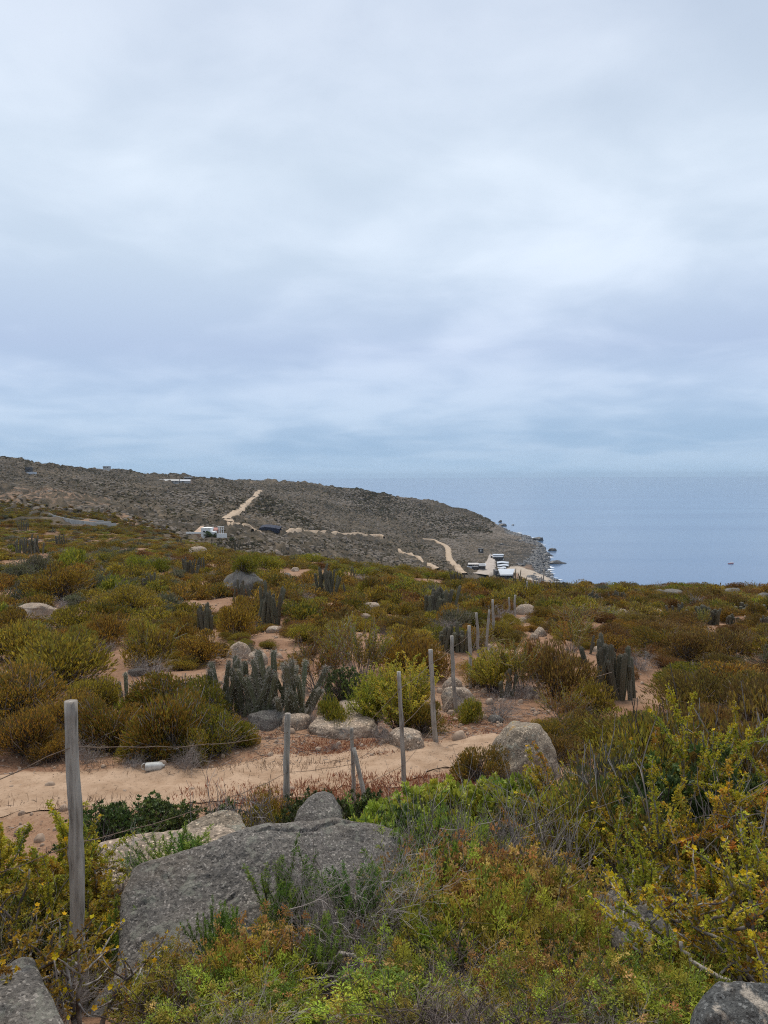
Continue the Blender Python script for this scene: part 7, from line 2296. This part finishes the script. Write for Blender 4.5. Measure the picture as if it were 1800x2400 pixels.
# house on the ridge
D2 = at(249, 1101, 300)[1]
rh = tag(empty('ridge_house', at(249, 1100, 300)), 'low house standing on the ridge line between two trees', 'house')
part(rh, 'wall', 241, 257, 1093.5, 1099, D2, 8, M_GREYW, down=3)
part(rh, 'roof', 240.4, 257.6, 1092.4, 1093.5, D2 - .5, 9, M_ROOFG)
for q in (243, 247, 251):
    part(rh, 'window', q, q + 2, 1095, 1096.8, D2 - .1, .4, M_GLASS)
for u, v, w, h, lab in [(237, 1099, 7, 8, 'round tree on the ridge left of the low house'), (262, 1099, 9, 6, 'dark tree on the ridge right of the low house'), (255, 1100, 7, 6, 'small tree touching the low ridge house')]:
    p = at(u, v, 300)
    D = p[1]
    tr = tag(empty('tree', p), lab, 'tree')
    V, Q = tube(np.array([[0, 0, -.5], [0, 0, px2m(h, D) * .5]]), [.3, .2], 6)
    mb = MB()
    mb.add(V, Q, (.08, .06, .05))
    put('trunk', mb.mesh('trunk', [M_TWIG]), tr)
    s_ = px2m(w, D)
    put('crown', joined([heath_meshes(810 + u, 500, DKGREEN, h=.8, ln=(.08, .16), wd=.06, tw=10)[0]], 'crown'), tr, (0, 0, px2m(h, D) * .25), 0, (s_, s_, px2m(h, D) * .95))
# long sheds
D3 = at(405, 1131, 300)[1]
sh = tag(empty('long_shed', at(405, 1131, 300)), 'long pale grey shed with ribbed roof below the ridge', 'shed')
part(sh, 'wall', 362, 419, 1127, 1132, D3, 7, M_GREYW, down=2)
roof_slab(sh, 'roof', 361, 420, 1127.2, 1123, D3 - .6, 10, M_GREYW, .3)
for q in range(5):
    part(sh, 'window', 366 + q * 11, 373 + q * 11, 1128.4, 1130.4, D3 - .1, .4, M_GLASS)
sh2 = tag(empty('long_shed', at(435, 1131, 300)), 'shorter pale grey shed right of the long one, with a tan gate pillar', 'shed')
part(sh2, 'wall', 422, 446, 1127, 1132, D3 + 3, 7, M_GREYW, down=2)
roof_slab(sh2, 'roof', 421.5, 446.5, 1127.2, 1123.6, D3 + 2.4, 9, M_ROOFG, .3)
part(sh2, 'pillar', 446.8, 450, 1124, 1133, D3 + 1, 1.2, M_EARTH, down=2)
part(sh2, 'window', 426, 432, 1128.2, 1130.2, D3 + 2.9, .4, M_GLASS)
wr_ = tag(empty('white_roof_house', at(439, 1123, 300)), 'small building with a bright white roof behind the sheds', 'building')
part(wr_, 'wall', 432.5, 446, 1119, 1123.5, D3 + 40, 6, M_DARKW, down=4)
part(wr_, 'roof', 431, 447, 1117.3, 1119.2, D3 + 39, 8, M_WHITE)
pl = tag(empty('power_pole', at(335, 1128, 300)), 'thin pale pole standing left of the long sheds', 'pole')
part(pl, 'pole_shaft', 334.7, 335.6, 1113, 1128, D3, .4, M_CONC, down=1)
part(pl, 'crossarm', 333.6, 336.7, 1114.2, 1114.7, D3 - .05, .3, M_CONC)
# dark net enclosure
D4 = at(632, 1243, 250)[1]
nt_ = tag(empty('shade_net', at(632, 1242, 250)), 'dark blue-black netting enclosure beside the footpath', 'netting')
on = np.array(nt_.location)
mb = MB()
prof_ = [(607, 1238), (613, 1236), (622, 1235.2), (632, 1236), (641, 1237), (648, 1238.5), (655, 1240.5)]
for (u0, v0), (u1, v1) in zip(prof_[:-1], prof_[1:]):
    a, b_ = P(u0, v0, D4), P(u1, v1, D4)
    ab, bb = a.copy(), b_.copy()
    ab[2], bb[2] = a[2] - 2.6, b_[2] - 2.2
    e = np.array([0, 9., .9])
    mb.add(np.array([ab, bb, b_, a]) - on, [(0, 1, 2, 3)], (1, 1, 1))
    mb.add(np.array([a, b_, b_ + e, a + e]) - on, [(0, 1, 2, 3)], (1, 1, 1))
    mb.add(np.array([bb + e, ab + e, a + e, b_ + e]) - on, [(0, 1, 2, 3)], (1, 1, 1))
put('net', mb.mesh('net', [M_NET]), nt_)
for u in (609, 620, 633, 646):
    part(nt_, 'pole', u, u + .5, 1233.8, 1243, D4 - .2, .15, M_DARKW)
pk = P(619, 1231, D4 + 8)
mb = MB()
e0, e1, e2 = P(612, 1237, D4 + 5), P(652, 1239, D4 + 6), P(634, 1238, D4 + 12)
mb.add(np.array([e0, e1, pk, pk]) - on, [(0, 1, 2, 3)], (1, 1, 1))
mb.add(np.array([e1, e2, pk, pk + .01]) - on, [(0, 1, 2, 3)], (1, 1, 1))
put('net_peak', mb.mesh('net_peak', [M_NET]), nt_)

# ------------------------------------------------------------------ hamlet by the cove
dist_at = lambda u, v: float(at(u, v, 450)[1])
Dhall, Dlong, Dter, Dup, Dhut = dist_at(1183, 1355), dist_at(1118, 1334), dist_at(1178, 1335), dist_at(1169, 1314), dist_at(1128, 1296)
hall = tag(empty('hall', G(1183, Dhall + 4)), 'dark hall with a large bright blue-white metal roof by the cove', 'building')
part(hall, 'wall', 1166, 1204, 1346.5, 1356, Dhall, 14, M_DARKW, down=3)
roof_slab(hall, 'roof', 1172.5, 1201, 1348, 1333, Dhall - 1, 16, M_ROOFL, .35, 5.5)
part(hall, 'side_wall', 1161.5, 1168, 1338.5, 1354, Dhall + 4, 12, M_DARKW, down=3)
for q in range(4):
    part(hall, 'window', 1172 + q * 8, 1176 + q * 8, 1350, 1353.5, Dhall - .1, .3, M_GLASS)
ter = tag(empty('terrace_building', G(1178, Dter + 8)), 'terraced building with stacked wavy white roofs behind the hall', 'building')
for k, (v0, v1, u0, u1, D) in enumerate([(1328.6, 1331.6, 1165, 1186, Dter + 1), (1322.4, 1325.8, 1166, 1192, Dter + 12), (1315.6, 1319.4, 1165, 1192, Dter + 24)]):
    part(ter, 'wall', u0 + 1, u1 - 1, v1, v1 + 4.5, D + 1, 9, M_DARKW, down=2)
    n = 9
    mb = MB()
    o_ = np.array(ter.location)
    for q in range(n):
        ua, ub = u0 + (u1 - u0) * q / n, u0 + (u1 - u0) * (q + 1) / n
        wa, wb = .9 * math.sin(q / n * 6.28 + k), .9 * math.sin((q + 1) / n * 6.28 + k)
        A, B = P(ua, v1 + wa, D), P(ub, v1 + wb, D)
        C_, D_ = P(ub, v0 + wb, D + 7), P(ua, v0 + wa, D + 7)
        T = np.array([0, 0, .35])
        mb.add(np.array([A - T, B - T, C_ - T, D_ - T, A, B, C_, D_]) - o_, [(3, 2, 1, 0), (4, 5, 6, 7), (0, 1, 5, 4), (1, 2, 6, 5), (2, 3, 7, 6), (3, 0, 4, 7)], (1, 1, 1))
    put('roof', mb.mesh('roof', [M_ROOFL]), ter)
part(ter, 'front_panel', 1170, 1181, 1332, 1335, Dter + .5, .5, M_WHITE)
up = tag(empty('upper_house', G(1170, Dup)), 'dark house with thin white roof edges, highest of the hamlet', 'building')
part(up, 'wall', 1157.5, 1181, 1306, 1314.5, Dup, 10, M_DARKW, down=2)
for k, (v, u0, u1) in enumerate([(1300.6, 1157, 1182), (1304.6, 1156, 1180)]):
    part(up, 'roof', u0, u1, v, v + 1.5, Dup - 1 + (1 - k) * 4, 10, M_ROOFL)
part(up, 'upper_wall', 1158.5, 1180, 1302.1, 1304.6, Dup + 4, 8, M_DARKW)
part(up, 'door', 1179, 1180.4, 1309, 1313, Dup - .2, .3, M_WHITE)
lh = tag(empty('long_house', G(1118, Dlong)), 'low wide house with pale roof and dark porch left of the lane', 'building')
part(lh, 'wall', 1098, 1138, 1324.5, 1334, Dlong, 10, M_DARKW, down=2)
roof_slab(lh, 'roof', 1097, 1122, 1322.6, 1319, Dlong - 2, 12, M_CONC, .35, 0)
roof_slab(lh, 'roof', 1122, 1139, 1326, 1320.5, Dlong - 2, 12, M_ROOFG, .35, 0)
part(lh, 'white_front', 1107, 1121, 1325.8, 1328.8, Dlong - .4, .5, M_WHITE)
part(lh, 'terrace', 1095, 1106, 1327.5, 1329.4, Dlong - 3, 3, M_ROOFL, down=1)
part(lh, 'window', 1124, 1128, 1327.5, 1330, Dlong - .2, .3, M_GLASS)
part(lh, 'window', 1130.5, 1134.5, 1327.5, 1330, Dlong - .2, .3, M_GLASS)
ht = tag(empty('hut', G(1128, Dhut)), 'small dark hut with one white window above the hamlet', 'hut')
part(ht, 'wall', 1122.6, 1132.6, 1287.5, 1296, Dhut, 6, M_DARKW, down=3)
part(ht, 'roof', 1122, 1133.2, 1286.4, 1287.5, Dhut - .5, 7, M_DARKW)
part(ht, 'window', 1126, 1128.2, 1287.9, 1292.5, Dhut - .1, .3, M_WHITE)
gp = tag(empty('gate_pillar', at(1151, 1311, 450)), 'pair of dark and white gate pillars at the top of the hamlet lane', 'gate')
part(gp, 'pillar', 1151, 1153.4, 1303, 1311, at(1151, 1311, 450)[1], 1, M_DARKW, down=2)
part(gp, 'pillar', 1149.4, 1150.6, 1299, 1305, at(1151, 1311, 450)[1] + 2, .6, M_WHITE, down=2)

# boat
d = ray(1713, 1321.5)
Db = -EYE * d[1] / d[2]
bt = tag(empty('fishing_boat', (d[0] / d[1] * Db, Db, 0), R(8)), 'tiny pinkish fishing boat alone on the sea', 'boat')
L_ = px2m(14, Db) / 2
s = np.linspace(-1, 1, 11)
wd = np.sqrt(np.clip(1 - np.clip((s - .2) / .8, 0, 1) ** 2, 0, 1)) * np.where(s < .2, .85 + .15 * (s + 1) / 1.2, 1) * L_ * .32 + .02
tp = .75 + .35 * np.clip(s, 0, 1) ** 2 * 1.2
V = []
for q in range(11):
    V += [(s[q] * L_, -wd[q], tp[q]), (s[q] * L_ * .92, -wd[q] * .55, -.25), (s[q] * L_ * .92, wd[q] * .55, -.25), (s[q] * L_, wd[q], tp[q])]
Q = [(q * 4 + k, q * 4 + (k + 1) % 4, q * 4 + 4 + (k + 1) % 4, q * 4 + 4 + k) for q in range(10) for k in range(4)] + [(0, 3, 2, 1), (40, 41, 42, 43)]
mb = MB()
mb.add(V, Q, (1, 1, 1))
put('hull', mb.mesh('hull', [plain_mat('pink_hull', (0.45, 0.22, 0.25), .6, .1, 1)]), bt)
mb = MB()
mb.box(-L_ * .1, L_ * .45, -.55, .55, .75, 1.75)
put('cabin', mb.mesh('cabin', [M_WHITE]), bt)
mb = MB()
mb.box(L_ * .02, L_ * .06, -.04, .04, 1.752, 3.0)
put('mast', mb.mesh('mast', [M_WHITE]), bt)

# ------------------------------------------------------------------ air
hz, t = new_mat('haze_air')
pv = N(t, 'ShaderNodeVolumePrincipled')
pv.inputs['Color'].default_value = (0.62, 0.80, 1.0, 1)
pv.inputs['Density'].default_value = 0.00004
pv.inputs['Anisotropy'].default_value = 0.2
out = N(t, 'ShaderNodeOutputMaterial')
t.links.new(pv.outputs[0], out.inputs['Volume'])
hb = MB()
hb.box(-FARSEA - 500, FARSEA + 500, -2500, FARSEA + 500, LOWEST - 1.5, 165.0)
tag(put('haze', hb.mesh('haze', [hz])), kind='stuff')
